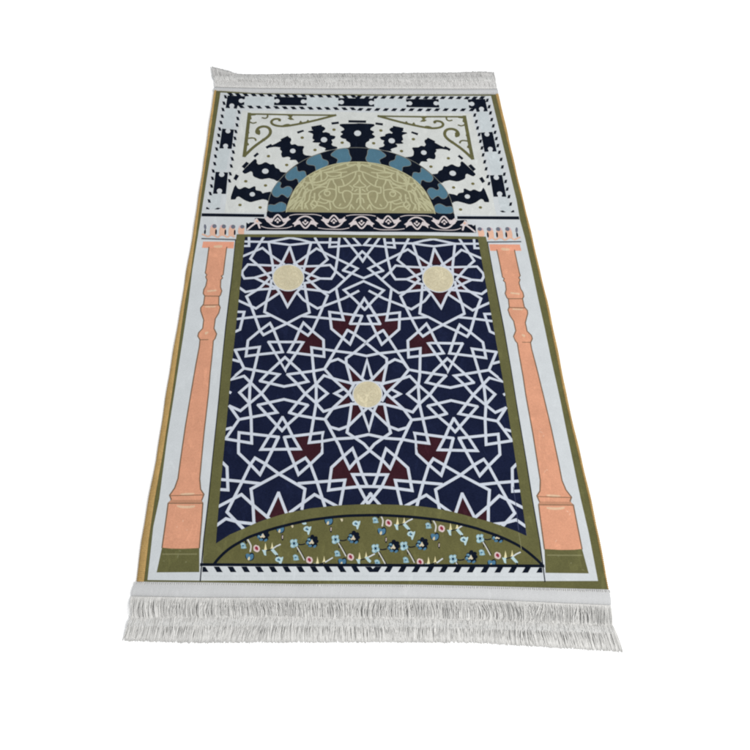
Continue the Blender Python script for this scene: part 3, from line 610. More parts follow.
["khakiline","k",0.0034,[-1604,2661,-1529,2840,-1389,2981,-1328,3122]],
["khakiline","k",0.0034,[1317,3120,1380,2979,1521,2839,1598,2660]],
["khakiline","k",0.0034,[-1664,2485,-1603,2583,-1480,2663,-1404,2842]],
["khakiline","k",0.0034,[1396,2840,1473,2662,1597,2582,1658,2484]],
["khakiline","k",0.0034,[-1692,2349,-1571,2486,-1464,2624,-1387,2664]],
["khakiline","k",0.0034,[1380,2663,1457,2623,1565,2485,1688,2348]],
["khakiline","k",0.0034,[-1568,2312,-1493,2487,-1386,2586]],
["khakiline","k",0.0034,[1379,2585,1488,2486,1564,2311]],
["khakiline","k",0.0034,[-1452,2920,-1497,2781]],
["khakiline","k",0.0034,[1489,2780,1443,2919]],
["khakiline","k",0.0034,[-1234,3305,-1139,3266,-1060,3389]],
["khakiline","k",0.0034,[1047,3386,1127,3264,1222,3303]],
["khakiline","k",0.0034,[-1328,3122,-1217,3104,-1060,3126]],
["khakiline","k",0.0034,[1049,3124,1207,3102,1317,3120]],
["khakiline","k",0.0034,[-1368,2314,-1354,2508,-1293,2587,-1294,2784,-1169,2884]],
["khakiline","k",0.0034,[1161,2883,1286,2782,1286,2586,1348,2508,1364,2314]],
["khakiline","k",0.0034,[-1229,2316,-1292,2490]],
["khakiline","k",0.0034,[1286,2489,1225,2316]],
["khakiline","k",0.0034,[-1199,2588,-1169,2785]],
["khakiline","k",0.0034,[1161,2784,1193,2587]],
["khakiline","k",0.0022,[-1724,2227,-1704,2378,-1654,2568,-1564,2835,-1426,3091,-1273,3274,-1060,3445,-820,3587,-580,3678,-338,3734,-5,3760,322,3730,564,3673,806,3584,1047,3442,1262,3272,1416,3089,1556,2833,1647,2567,1699,2377,1720,2227]]],"vine_band":[["navyblk","p",0,[-66,1692,-832,1699,-1742,1700,-2623,1695,-2630,1923,-2575,1886,-2546,1924,-2463,1929,-2437,2043,-2399,2053,-2338,2052,-2199,2036,-2193,2084,-2174,2070,-2172,2228,-1729,2233,-828,2230,-61,2225,59,2225,825,2230,1725,2233,2168,2227,2171,2070,2190,2084,2197,2036,2335,2051,2396,2053,2434,2043,2461,1929,2545,1924,2574,1886,2628,1923,2623,1694,1742,1700,832,1700,69,1693]],
["vine","k",0.0037,[-2059,1944,-2001,2067,-1920,2173,-1833,2069,-1769,1947]],
["vine","k",0.0037,[1767,1947,1830,2069,1916,2173,1999,2067,2057,1943]],
["vine","k",0.0037,[-2146,2028,-2097,1915,-2018,1841,-1911,1804,-1805,1843,-1731,1919,-1687,2033]],
["vine","k",0.0037,[1684,2033,1729,1919,1804,1843,1910,1804,2017,1840,2095,1914,2143,2027]],
["vine","p",0,[-2037,1972,-2104,1924,-2144,1961,-2214,2017,-2169,2046,-2176,2113,-2100,2047,-2039,2038]],
["vine","p",0,[2036,2038,2098,2047,2173,2112,2166,2046,2212,2017,2142,1961,2103,1924,2035,1972]],
["vine","p",0,[-1793,1975,-1723,1929,-1686,1967,-1618,2025,-1664,2053,-1661,2119,-1733,2052,-1794,2041]],
["vine","p",0,[1792,2041,1730,2051,1658,2119,1662,2052,1615,2024,1684,1967,1721,1928,1791,1975]],
["vine","p",0,[-1995,1978,-1953,1956,-1943,1998,-1916,2025,-1888,1999,-1876,1957,-1836,1980,-1917,2074]],
["vine","p",0,[1914,2074,1833,1980,1874,1957,1886,1998,1914,2024,1941,1998,1951,1956,1992,1978]],
["vine","p",0,[-1889,1942,-1896,1920,-1914,1910,-1932,1919,-1939,1941,-1933,1963,-1915,1973,-1897,1964]],
["vine","p",0,[1895,1963,1913,1972,1930,1963,1937,1941,1930,1919,1912,1910,1894,1919,1887,1942]],
["vine","k",0.0037,[-1426,1980,-1364,1858,-1280,1756,-1196,1860,-1136,1983]],
["vine","k",0.0037,[1134,1983,1195,1860,1279,1756,1363,1858,1424,1979]],
["vine","k",0.0037,[-1509,1894,-1465,2008,-1389,2084,-1282,2124,-1174,2087,-1098,2012,-1052,1899]],
["vine","k",0.0037,[1051,1899,1096,2012,1172,2087,1279,2124,1386,2084,1462,2007,1508,1893]],
["vine","p",0,[-1403,1952,-1472,1998,-1510,1960,-1578,1902,-1532,1875,-1536,1809,-1463,1875,-1402,1886]],
["vine","p",0,[1401,1885,1462,1875,1535,1809,1530,1874,1576,1902,1508,1959,1470,1998,1401,1951]],
["vine","p",0,[-1159,1955,-1090,2003,-1052,1965,-983,1909,-1029,1881,-1024,1815,-1097,1880,-1158,1889]],
["vine","p",0,[1157,1889,1096,1880,1024,1815,1028,1881,982,1910,1050,1965,1088,2003,1157,1954]],
["vine","p",0,[-1360,1946,-1319,1970,-1308,1928,-1281,1902,-1253,1929,-1243,1971,-1201,1948,-1280,1853]],
["vine","p",0,[1279,1853,1200,1948,1241,1970,1252,1929,1279,1902,1307,1928,1317,1969,1358,1946]],
["vine","p",0,[-1256,1985,-1263,1963,-1281,1954,-1299,1963,-1306,1985,-1299,2007,-1281,2016,-1263,2008]],
["vine","p",0,[1261,2007,1279,2016,1297,2007,1304,1985,1297,1963,1279,1954,1261,1963,1254,1985]],
["vine","k",0.0037,[-774,1940,-711,2064,-626,2170,-542,2066,-483,1944]],
["vine","k",0.0037,[482,1944,541,2067,623,2170,709,2064,773,1941]],
["vine","k",0.0037,[-857,2024,-812,1912,-736,1837,-630,1801,-523,1840,-445,1916,-397,2030]],
["vine","k",0.0037,[396,2030,445,1916,523,1840,630,1801,736,1838,811,1912,855,2025]],
["vine","p",0,[-750,1969,-820,1921,-858,1958,-926,2014,-880,2043,-884,2110,-811,2044,-750,2035]],
["vine","p",0,[748,2035,809,2044,882,2110,878,2043,924,2014,856,1958,819,1921,749,1969]],
["vine","p",0,[-506,1972,-437,1925,-399,1964,-329,2021,-374,2049,-368,2116,-443,2049,-505,2038]],
["vine","p",0,[503,2039,442,2049,366,2116,373,2050,328,2022,398,1964,437,1926,505,1972]],
["vine","p",0,[-707,1975,-666,1953,-655,1995,-627,2022,-600,1995,-590,1954,-548,1977,-627,2071]],
["vine","p",0,[625,2071,547,1977,589,1954,599,1996,626,2022,654,1995,665,1953,706,1975]],
["vine","p",0,[-603,1939,-611,1916,-629,1907,-646,1916,-654,1938,-646,1960,-628,1969,-610,1961]],
["vine","p",0,[609,1961,627,1970,645,1960,653,1938,646,1916,628,1908,610,1917,602,1939]],
["vine","k",0.0037,[-136,1986,-78,1864,3,1762,90,1866,155,1989]],
["vine","k",0.0037,[-222,1900,-174,2014,-95,2091,14,2130,120,2093,194,2018,237,1905]],
["vine","p",0,[-114,1958,-182,2004,-221,1966,-291,1908,-246,1881,-252,1815,-177,1882,-116,1892]],
["vine","p",0,[131,1961,202,2009,239,1972,306,1916,259,1887,261,1821,190,1886,129,1895]],
["vine","p",0,[-71,1953,-29,1976,-20,1934,7,1908,35,1935,47,1977,88,1955,6,1859]],
["vine","p",0,[35,1992,27,1970,9,1960,-9,1969,-16,1991,-8,2013,10,2023,28,2014]],
["vine","k",0.0018,[-2284,1819,-2161,1764,-1948,1757,-1705,1769,-1585,1827]],
["vine","k",0.0018,[1583,1827,1704,1769,1947,1757,2160,1764,2283,1818]],
["vine","k",0.0018,[-1643,2129,-1520,2169,-1290,2168,-1059,2174,-913,2128]],
["vine","k",0.0018,[911,2128,1056,2174,1287,2167,1517,2168,1639,2129]],
["vine","k",0.0018,[-983,1787,-831,1757,-633,1754,-436,1751,-283,1796]],
["vine","k",0.0018,[284,1796,437,1751,634,1755,832,1758,983,1788]],
["vine","k",0.0018,[-337,2136,-213,2170,15,2172]],
["vine","k",0.0018,[-16,2173,211,2170,335,2136]],
["vine","p",0,[-2463,1925,-2450,2005,-2391,2044,-2350,1968,-2271,1903,-2331,1874,-2297,1762,-2335,1753,-2374,1874,-2423,1892]],
["vine","p",0,[2422,1892,2372,1873,2334,1752,2296,1762,2330,1874,2270,1903,2348,1968,2388,2043,2448,2004,2461,1925]],
["vine","k",0.004,[-2409,1911,-2512,1816,-2599,1718]],
["vine","k",0.004,[2598,1717,2510,1815,2407,1911]],
["vine","p",0,[-2223,2065,-2170,2075,-2107,2028,-2047,2057,-2060,1962,-2119,1915,-2166,1952]],
["vine","p",0,[2164,1951,2118,1914,2058,1962,2044,2057,2105,2028,2167,2074,2220,2064]],
["peach","p",0,[-2356,1959,-2363,1935,-2382,1925,-2402,1934,-2411,1958,-2403,1982,-2384,1993,-2365,1983]],
["peach","p",0,[2362,1982,2382,1992,2401,1982,2408,1958,2400,1934,2380,1924,2361,1934,2354,1958]]],"lattice_panel":[["navy","p",0,[-2644,1545,-2663,972,-2712,-321,-2779,-1915,-2826,-3429,-2868,-4828,-2880,-5373,-2624,-5217,-2353,-5087,-2153,-4994,-1951,-4918,-1711,-4852,-1618,-4814,-1339,-4756,-964,-4691,-493,-4667,6,-4665,261,-4644,488,-4647,883,-4670,1200,-4717,1442,-4763,1663,-4819,1846,-4866,2194,-4949,2465,-5042,2697,-5134,2868,-5220,2866,-4829,2839,-3432,2796,-1918,2725,-324,2668,971,2645,1544]],
["burgundy","p",0,[-1386,-874,-1206,-1004,-1111,-895,-880,-1109,-877,-1299,-1132,-1289,-1121,-1453,-1443,-1421,-1310,-1172,-1478,-1162]],
["burgundy","p",0,[1492,-1163,1325,-1174,1458,-1422,1136,-1454,1147,-1290,893,-1300,896,-1110,1126,-896,1221,-1005,1401,-875]],
["burgundy","p",0,[-728,-612,-451,-629,-469,-474,-202,-509,-310,-714,-122,-717,-213,-936,-370,-865,-458,-1058,-709,-844]],
["burgundy","p",0,[725,-844,476,-1058,388,-865,232,-936,142,-716,328,-713,220,-508,486,-474,468,-629,743,-612]],
["burgundy","p",0,[-1451,-3255,-1137,-3211,-1175,-3388,-930,-3366,-922,-3603,-1145,-3827,-1242,-3706,-1454,-3839,-1575,-3524,-1350,-3523]],
["burgundy","p",0,[1354,-3525,1579,-3527,1454,-3841,1243,-3708,1144,-3829,924,-3605,936,-3368,1181,-3390,1144,-3213,1458,-3257]],
["burgundy","p",0,[-739,-3895,-504,-3672,-392,-3904,-243,-3742,-154,-4002,-337,-4033,-238,-4260,-505,-4300,-484,-4143,-771,-4164]],
["burgundy","p",0,[765,-4165,479,-4144,498,-4301,232,-4261,335,-4035,153,-4004,246,-3743,392,-3905,507,-3674,738,-3897]],
["burgundy","p",0,[-1626,1254,-1792,821,-1503,824]],
["burgundy","p",0,[1509,824,1797,821,1628,1254]],
["burgundy","p",0,[-2041,992,-1989,739,-1780,795]],
["burgundy","p",0,[1786,794,1995,739,2045,992]],
["burgundy","p",0,[-2277,736,-1989,726,-1996,594,-2160,527]],
["burgundy","p",0,[2167,526,2003,594,1995,726,2283,735]],
["burgundy","p",0,[-2387,425,-2138,540,-2058,424,-2197,318]],
["burgundy","p",0,[2205,317,2065,423,2145,539,2394,424]],
["burgundy","p",0,[-2256,125,-2186,318,-2012,346,-2029,166]],
["burgundy","p",0,[2038,165,2020,345,2194,317,2265,124]],
["burgundy","p",0,[-1974,166,-1819,53,-2043,-102]],
["burgundy","p",0,[2053,-103,1829,52,1983,165]],
["burgundy","p",0,[-1908,128,-1650,-299,-1407,133]],
["burgundy","p",0,[1417,133,1662,-300,1917,127]],
["burgundy","p",0,[-1260,1014,-1325,733,-1525,771]],
["burgundy","p",0,[1531,771,1332,733,1265,1014]],
["burgundy","p",0,[-1270,734,-970,750,-1202,511,-1302,588]],
["burgundy","p",0,[1309,588,1211,511,978,751,1276,734]],
["burgundy","p",0,[-960,422,-1147,511,-1224,419,-1146,316]],
["burgundy","p",0,[1156,316,1233,419,1156,511,970,422]],
["burgundy","p",0,[-1289,302,-1147,329,-972,125,-1266,160]],
["burgundy","p",0,[1276,160,983,125,1156,329,1298,302]],
["burgundy","p",0,[-388,-1737,-126,-1985,-150,-2103,-313,-2111]],
["burgundy","p",0,[331,-2112,169,-2103,145,-1986,406,-1737]],
["burgundy","p",0,[-629,-2045,-325,-2156,-388,-2279]],
["burgundy","p",0,[405,-2280,342,-2157,645,-2047]],
["burgundy","p",0,[-636,-2621,-381,-2400,-333,-2554]],
["burgundy","p",0,[349,-2555,396,-2402,650,-2623]],
["burgundy","p",0,[-334,-2575,-153,-2574,-116,-2715,-382,-2974]],
["burgundy","p",0,[394,-2976,132,-2716,169,-2575,349,-2577]],
["burgundy","p",0,[-2192,-4702,-1943,-4881,-2173,-4975]],
["burgundy","p",0,[2159,-4975,1929,-4881,2184,-4703]],
["burgundy","p",0,[-1749,-4403,-1953,-4871,-1803,-4890,-1507,-4785,-1583,-4709]],
["burgundy","p",0,[1569,-4710,1491,-4785,1788,-4890,1939,-4872,1742,-4404]],
["lattline","l",0.0056,[-1626,1254,-1792,821,-1985,581]],
["lattline","l",0.0056,[1992,580,1797,821,1628,1254]],
["lattline","l",0.0056,[-1626,1254,-1503,824,-1313,588]],
["lattline","l",0.0056,[1320,588,1509,824,1628,1254]],
["lattline","l",0.0056,[-2214,1536,-2495,926,-2276,710,-2047,429,-2257,163,-2541,-56,-2423,-319,-2221,-893,-2143,-1000,-1936,-871,-1654,-718,-1379,-544,-1177,-444,-1221,-182,-1289,276]],
["lattline","l",0.0056,[1298,276,1233,-182,1190,-444,1392,-545,1667,-720,1950,-873,2157,-1003,2234,-895,2435,-321,2552,-58,2266,162,2055,428,2282,709,2499,925,2215,1535]],
["lattline","l",0.0056,[-2108,1399,-1989,726,-1979,529]],
["lattline","l",0.0056,[1986,528,1995,726,2110,1399]],
["lattline","l",0.0056,[-1985,581,-2387,425,-2605,405,-2660,509,-2664,587,-2544,773,-2056,752,-1735,742]],
["lattline","l",0.0056,[1741,742,2062,751,2549,772,2671,586,2668,507,2613,404,2394,424,1992,580]],
["lattline","l",0.0056,[-2387,425,-2164,306,-1953,205]],
["lattline","l",0.0056,[1962,204,2172,305,2394,424]],
["lattline","l",0.0056,[-2012,372,-2029,166,-2106,-165,-2140,-440,-1654,-718,-1386,-874,-1206,-1004,-1118,-891,-977,-541,-865,-229,-787,-14,-993,163,-1235,419,-993,710,-780,926,-1059,1508]],
["lattline","l",0.0056,[1061,1508,787,926,1000,711,1244,419,1004,163,800,-13,878,-229,992,-541,1133,-891,1221,-1005,1401,-875,1667,-720,2152,-442,2116,-167,2038,165,2020,371]],
["lattline","l",0.0056,[-2703,166,-2568,58,-2256,125,-1822,162]],
["lattline","l",0.0056,[1831,162,2265,124,2578,56,2713,165]],
["lattline","l",0.0056,[-2664,993,-2237,1220,-2019,1006,-1747,795]],
["lattline","l",0.0056,[1753,795,2023,1005,2240,1219,2669,993]],
["lattline","l",0.0056,[-2703,-166,-2325,-355,-1819,53]],
["lattline","l",0.0056,[1829,52,2337,-357,2714,-168]],
["lattline","l",0.0056,[-2671,1393,-2108,1385,-1622,1309,-1397,1339,-1149,1383]],
["lattline","l",0.0056,[1152,1383,1400,1339,1624,1309,2109,1385,2673,1392]],
["lattline","l",0.0056,[-2108,1385,-1625,1507,-1398,1462,-1149,1383,-528,1390]],
["lattline","l",0.0056,[533,1391,1152,1383,1400,1462,1626,1507,2109,1385]],
["lattline","l",0.0056,[-2553,1532,-2542,1271,-2681,1269]],
["lattline","l",0.0056,[2684,1269,2545,1270,2554,1531]],
["lattline","l",0.0056,[-1932,205,-1797,15,-1650,-299,-1472,43,-1332,224]],
["lattline","l",0.0056,[1342,224,1482,43,1662,-300,1807,14,1941,204]],
["lattline","l",0.0056,[-1149,1383,-1259,853,-1334,535]],
["lattline","l",0.0056,[1342,535,1265,854,1152,1383]],
["lattline","l",0.0056,[-1525,797,-1393,892,-1025,1220,-813,1087,-117,693,-253,560,-600,180,-754,63,-993,112,-1451,166]],
["lattline","l",0.0056,[1461,166,1005,112,767,63,613,180,265,561,129,695,818,1087,1030,1220,1399,892,1531,797]],
["lattline","l",0.0056,[-1524,731,-1391,732,-970,750,-726,779,-595,609,-400,415]],
["lattline","l",0.0056,[412,416,605,610,734,780,978,751,1398,732,1531,731]],
["lattline","l",0.0056,[-508,1528,-557,955,-618,569,-703,417,-949,422,-1302,588]],
["lattline","l",0.0056,[1309,588,959,422,714,417,628,570,565,956,511,1529]],
["lattline","l",0.0056,[-949,422,-1103,342,-1300,296]],
["lattline","l",0.0056,[1309,296,1112,343,959,422]],
["lattline","l",0.0056,[-712,1526,-733,1264,-44,1327,-197,1532]],
["lattline","l",0.0056,[201,1533,51,1328,737,1265,715,1526]],
["lattline","l",0.0056,[-600,180,-520,-301,-451,-622,-1326,-532]],
["lattline","l",0.0056,[1339,-532,468,-622,536,-300,613,180]],
["lattline","l",0.0056,[-111,108,-430,-86,-865,-279,-1005,-343,-1307,-133,-1450,56]],
["lattline","l",0.0056,[1460,56,1319,-133,1018,-343,879,-279,445,-85,126,109]],
["lattline","l",0.0056,[-2709,-618,-2360,-566,-1999,-525]],
["lattline","l",0.0056,[2011,-527,2373,-568,2722,-620]],
["lattline","l",0.0056,[-2728,-441,-2574,-444,-2644,-873,-2746,-929]],
["lattline","l",0.0056,[2761,-932,2658,-875,2586,-446,2741,-443]],
["lattline","l",0.0056,[-2221,-893,-2464,-1134,-2490,-1504,-2222,-1462,-1735,-1400,-1936,-871,-2015,-714,-2221,-893]],
["lattline","l",0.0056,[2234,-895,2028,-716,1950,-873,1750,-1402,2237,-1465,2505,-1507,2479,-1137,2234,-895]],
["lattline","l",0.0056,[-2725,-1361,-2217,-1286,-2328,-1934,-2380,-2159,-2378,-2556,-2327,-2880,-2296,-3409,-2822,-3321]],
["lattline","l",0.0056,[2836,-3325,2305,-3412,2340,-2883,2392,-2560,2395,-2162,2343,-1937,2232,-1289,2741,-1364]],
["lattline","l",0.0056,[-2725,-1356,-2519,-1783,-1796,-1918,-1975,-2111,-2140,-2346,-2364,-2556,-2547,-2727,-2771,-2624]],
["lattline","l",0.0056,[2788,-2628,2561,-2730,2378,-2560,2154,-2349,1989,-2114,1810,-1921,2535,-1786,2741,-1359]],
["lattline","l",0.0056,[-2754,-1589,-2629,-1627]],
["lattline","l",0.0056,[2645,-1631,2771,-1593]],
["lattline","l",0.0056,[-2519,-1783,-2772,-2045,-2511,-1958,-2140,-2346,-1817,-2758,-2568,-2913,-2771,-2624]],
["lattline","l",0.0056,[2788,-2628,2582,-2917,1828,-2761,2154,-2349,2527,-1961,2789,-2049,2535,-1786]],
["lattline","l",0.0056,[-2519,-1783,-2675,-1936]],
["lattline","l",0.0056,[2692,-1940,2535,-1786]],
["lattline","l",0.0056,[-1478,-1133,-1386,-874,-1303,-698,-1118,-891,-880,-1109,-871,-1502,-1475,-1421,-1610,-1399,-1478,-1133]],
["lattline","l",0.0056,[1493,-1135,1625,-1400,1489,-1423,888,-1503,896,-1110,1133,-891,1317,-699,1401,-875,1493,-1135]],
["lattline","l",0.0056,[-110,-277,-310,-714]],
["lattline","l",0.0056,[328,-713,128,-276]],
["lattline","l",0.0056,[-53,-520,-748,-427,-709,-839,-324,-1204,-213,-936,-53,-520]],
["lattline","l",0.0056,[72,-519,232,-936,343,-1204,725,-839,762,-427,72,-519]],
["lattline","l",0.0056,[-875,-1334,-1132,-1289,-1079,-1924,-1034,-2149,-1034,-2547,-1127,-3148,-1172,-3392,-901,-3360,-665,-3313,-330,-3290]],
["lattline","l",0.0056,[339,-3291,672,-3314,907,-3362,1177,-3394,1135,-3150,1046,-2549,1048,-2151,1094,-1926,1147,-1290,891,-1335]],
["lattline","l",0.0056,[-370,-865,-641,-1367,-863,-1786,-690,-2008,-529,-2168,-369,-2327,-281,-2488]],
["lattline","l",0.0056,[297,-2489,385,-2328,545,-2169,706,-2009,878,-1787,658,-1368,388,-865]],
["lattline","l",0.0056,[-863,-1786,-758,-1620,-581,-1554,-413,-1656,-106,-1996,-36,-2057]],
["lattline","l",0.0056,[56,-2058,125,-1997,431,-1657,599,-1554,775,-1621,878,-1787]],
["lattline","l",0.0056,[2,-1178,-224,-1387,-411,-1536,-413,-1656,-350,-1919,-313,-2111]],
["lattline","l",0.0056,[331,-2112,368,-1920,431,-1657,429,-1536,244,-1388,19,-1178]],
["lattline","l",0.0056,[-1624,-1917,-1058,-1829,-863,-1786]],
["lattline","l",0.0056,[878,-1787,1073,-1830,1638,-1919]],
["lattline","l",0.0056,[-1624,-1917,-1437,-2108,-1261,-2340,-1038,-2547,-888,-2731,-596,-2636,-253,-2553]],
["lattline","l",0.0056,[269,-2554,610,-2637,900,-2733,1050,-2549,1274,-2342,1451,-2110,1638,-1919]],
["lattline","l",0.0056,[-1387,-1813,-1201,-2072,-1466,-2141]],
["lattline","l",0.0056,[1479,-2144,1215,-2074,1402,-1815]],
["lattline","l",0.0056,[-2381,-2126,-2585,-2327,-2378,-2556]],
["lattline","l",0.0056,[2392,-2560,2601,-2331,2397,-2129]],
["lattline","l",0.0056,[-2767,-2333,-2788,-2322]],
["lattline","l",0.0056,[2805,-2326,2784,-2337]],
["lattline","l",0.0056,[-1570,-2757,-1416,-2550,-1250,-2340,-1034,-2127,-874,-1934,-690,-2001,-323,-2104,-160,-2087]],
["lattline","l",0.0056,[178,-2088,341,-2105,706,-2002,889,-1936,1048,-2129,1264,-2342,1428,-2552,1580,-2759]],
["lattline","l",0.0056,[-1028,-2138,-805,-2337,-1034,-2543]],
["lattline","l",0.0056,[1046,-2545,819,-2339,1042,-2140]],
["lattline","l",0.0056,[-468,-2224,-653,-2336,-482,-2434]],
["lattline","l",0.0056,[497,-2435,668,-2337,485,-2225]],
["lattline","l",0.0056,[-859,-2898,-697,-2654,-369,-2327,-273,-2144]],
["lattline","l",0.0056,[291,-2145,385,-2328,710,-2656,869,-2900]],
["lattline","l",0.0056,[-859,-2898,-761,-3061,-583,-3113,-394,-3038,-76,-2715,27,-2616]],
["lattline","l",0.0056,[-10,-2618,92,-2716,405,-3040,593,-3115,770,-3063,869,-2900]],
["lattline","l",0.0056,[-324,-2564,-371,-2889,-426,-3175,-97,-3413,10,-3546]],
["lattline","l",0.0056,[-2,-3548,106,-3415,436,-3177,383,-2890,339,-2566]],
["lattline","l",0.0056,[-1578,-2757,-1397,-2814,-1088,-2872,-859,-2898,-645,-3333,-588,-3437,-504,-3666,-392,-3908,-243,-3731]],
["lattline","l",0.0056,[246,-3733,392,-3909,507,-3667,594,-3438,652,-3335,869,-2900,1098,-2874,1407,-2816,1588,-2759]],
["lattline","l",0.0056,[-1661,-3281,-1137,-3211,-900,-3178,-925,-3418,-911,-3376,-922,-3603,-1145,-3827,-1374,-4038,-1454,-3839,-1584,-3524,-1661,-3281]],
["lattline","l",0.0056,[1668,-3283,1589,-3527,1454,-3841,1371,-4040,1144,-3829,924,-3605,916,-3378,930,-3420,908,-3180,1144,-3213,1668,-3283]],
["lattline","l",0.0056,[-2551,-3468,-2554,-3188,-1785,-3277,-1822,-3381,-2013,-3832,-2112,-4042,-2302,-3843,-2544,-3612,-2552,-3448]],
["lattline","l",0.0056,[2562,-3451,2553,-3615,2307,-3846,2113,-4044,2016,-3834,1828,-3384,1792,-3280,2567,-3191,2561,-3471]],
["lattline","l",0.0056,[-2703,-4771,-2586,-4503,-2450,-4192,-2302,-3843,-2220,-3711,-2013,-3832,-1748,-4030,-1248,-4323,-1302,-4708]],
["lattline","l",0.0056,[1286,-4709,1240,-4324,1747,-4032,2016,-3834,2226,-3714,2307,-3846,2452,-4194,2585,-4505,2700,-4771]],
["lattline","l",0.0056,[-2852,-4144,-2450,-4182,-2087,-4223]],
["lattline","l",0.0056,[2085,-4225,2452,-4184,2859,-4147]],
["lattline","l",0.0056,[-2843,-3806,-2751,-3896,-2708,-4349,-2850,-4340]],
["lattline","l",0.0056,[2855,-4342,2711,-4351,2760,-3898,2854,-3809]],
["lattline","l",0.0056,[-2859,-4661,-2448,-4435,-2223,-4636,-1915,-4890]],
["lattline","l",0.0056,[1900,-4890,2216,-4637,2447,-4437,2860,-4662]],
["lattline","l",0.0056,[-2703,-4771,-2381,-5087]],
["lattline","l",0.0056,[2368,-5087,2700,-4771]],
["lattline","l",0.0056,[-2884,-5024,-2719,-4897,-2479,-4961,-2172,-4994]],
["lattline","l",0.0056,[2158,-4994,2470,-4961,2714,-4897,2879,-5024]],
["lattline","l",0.0056,[-1444,-3839,-1748,-4030,-2273,-4328,-2223,-4636,-2190,-4994]],
["lattline","l",0.0056,[2176,-4994,2216,-4637,2271,-4329,1747,-4032,1444,-3841]],
["lattline","l",0.0056,[-1749,-4399,-1953,-4871]],
["lattline","l",0.0056,[1939,-4872,1742,-4400]],
["lattline","l",0.0056,[-1749,-4399,-1542,-4917]],
["lattline","l",0.0056,[1524,-4917,1742,-4400]],
["lattline","l",0.0056,[-1454,-3839,-1242,-3706,-1145,-3837,-1019,-4185,-869,-4668]],
["lattline","l",0.0056,[854,-4669,1014,-4186,1144,-3839,1243,-3708,1454,-3841]],
["lattline","l",0.0056,[-1372,-4216,-1019,-4185,-484,-4143,-587,-4648]],
["lattline","l",0.0056,[572,-4649,479,-4144,1014,-4186,1367,-4217]],
["lattline","l",0.0056,[-1526,-4775,-1067,-4429,-644,-4652]],
["lattline","l",0.0056,[629,-4653,1057,-4430,1510,-4776]],
["lattline","l",0.0056,[-504,-3666,-739,-3895,-801,-4344,-506,-4304,-190,-4269]],
["lattline","l",0.0056,[185,-4271,498,-4305,792,-4345,738,-3897,507,-3667]],
["lattline","l",0.0056,[-504,-3666,-325,-3507,-243,-3731]],
["lattline","l",0.0056,[246,-3733,331,-3509,507,-3667]],
["lattline","l",0.0056,[-313,-2117,-129,-2087]],
["lattline","l",0.0056,[148,-2088,331,-2118]],
["lattline","l",0.0056,[-334,-2560,-122,-2563]],
["lattline","l",0.0056,[139,-2564,349,-2561]],
["lattline","l",0.0056,[-2810,-3120,-2713,-3090]],
["lattline","l",0.0056,[2727,-3094,2825,-3124]],
["lattline","l",0.0056,[-2568,-2913,-2812,-3325]],
["lattline","l",0.0056,[2826,-3329,2582,-2917]],
["lattline","l",0.0056,[-402,1529,-270,1324,-75,1027,4,889,84,1029,276,1325,405,1530]],
["lattline","l",0.0056,[-440,637,-270,816,-97,1041,0,1150,106,1042,280,817,450,638]],
["lattline","l",0.0056,[-440,637,-253,568,13,440,265,569,450,638]],
["lattline","l",0.0056,[10,-366,-193,-122,-427,130,8,362,440,131,209,-121,9,-365]],
["lattline","l",0.0056,[-310,-714,-212,-472,-88,-259,10,-82,106,-258,230,-471,328,-713]],
["lattline","l",0.0056,[-310,-714,-143,-712,23,-716,163,-712,328,-713]],
["lattline","l",0.0056,[-370,-865,-224,-960,19,-1161,243,-960,388,-865]],
["lattline","l",0.0056,[-1132,-1289,-641,-1367,-225,-1422,13,-1479,245,-1423,658,-1368,1147,-1290]],
["lattline","l",0.0056,[2,-1178,19,-1161,19,-1178]],
["lattline","l",0.0056,[-106,-2008,-73,-1917,20,-1584,93,-1917,126,-2008]],
["lattline","l",0.0056,[-172,-2563,-116,-2693,11,-3109,131,-2695,189,-2565]],
["lattline","l",0.0056,[-330,-3290,-3,-3215,339,-3291]],
["lattline","l",0.0056,[-263,-3762,10,-3546,266,-3763]],
["lattline","l",0.0056,[-243,-3731,-154,-4022,-57,-4269,-190,-4273]],
["lattline","l",0.0056,[185,-4274,52,-4270,153,-4024,246,-3733]],
["lattline","l",0.0056,[-190,-4269,-57,-4269,185,-4271]],
["lattline","l",0.0056,[9,-4031,-337,-4033,-219,-4279,-58,-4608,213,-4280,335,-4035,-9,-4033]],
["lattline","l",0.0056,[9,-4405,-181,-4627]],
["lattline","l",0.0056,[168,-4628,-17,-4406]],
["lattline","l",0.0056,[-2180,-2068,-1688,-2188]],
["lattline","l",0.0056,[1702,-2190,2195,-2071]],
["lattline","l",0.0056,[-1688,-2188,-1466,-2141]],
["lattline","l",0.0056,[1479,-2144,1702,-2190]],
["lattline","l",0.0056,[-2033,-1166,-1373,-1161,-1310,-1172,-1433,-1397,-1675,-1804,-1675,-1808,-2033,-1166]],
["lattline","l",0.0056,[2047,-1169,1690,-1811,1690,-1806,1448,-1399,1325,-1174,1388,-1162,2047,-1169]],
["lattline","l",0.0056,[-1983,-1840,-1681,-1523,-1387,-1813]],
["lattline","l",0.0056,[1402,-1815,1695,-1525,1997,-1843]],
["lattline","l",0.0056,[-1983,-1840,-2180,-2068]],
["lattline","l",0.0056,[2195,-2071,1997,-1843]],
["lattline","l",0.0056,[-2202,-2599,-1683,-2471,-1209,-2592]],
["lattline","l",0.0056,[1221,-2594,1695,-2473,2215,-2602]],
["lattline","l",0.0056,[-2202,-2599,-1800,-3047,-1709,-3145,-1613,-3028]],
["lattline","l",0.0056,[1622,-3031,1717,-3148,1810,-3049,2215,-2602]],
["lattline","l",0.0056,[-1613,-3028,-1397,-2820,-1199,-2592]],
["lattline","l",0.0056,[1211,-2594,1407,-2823,1622,-3031]],
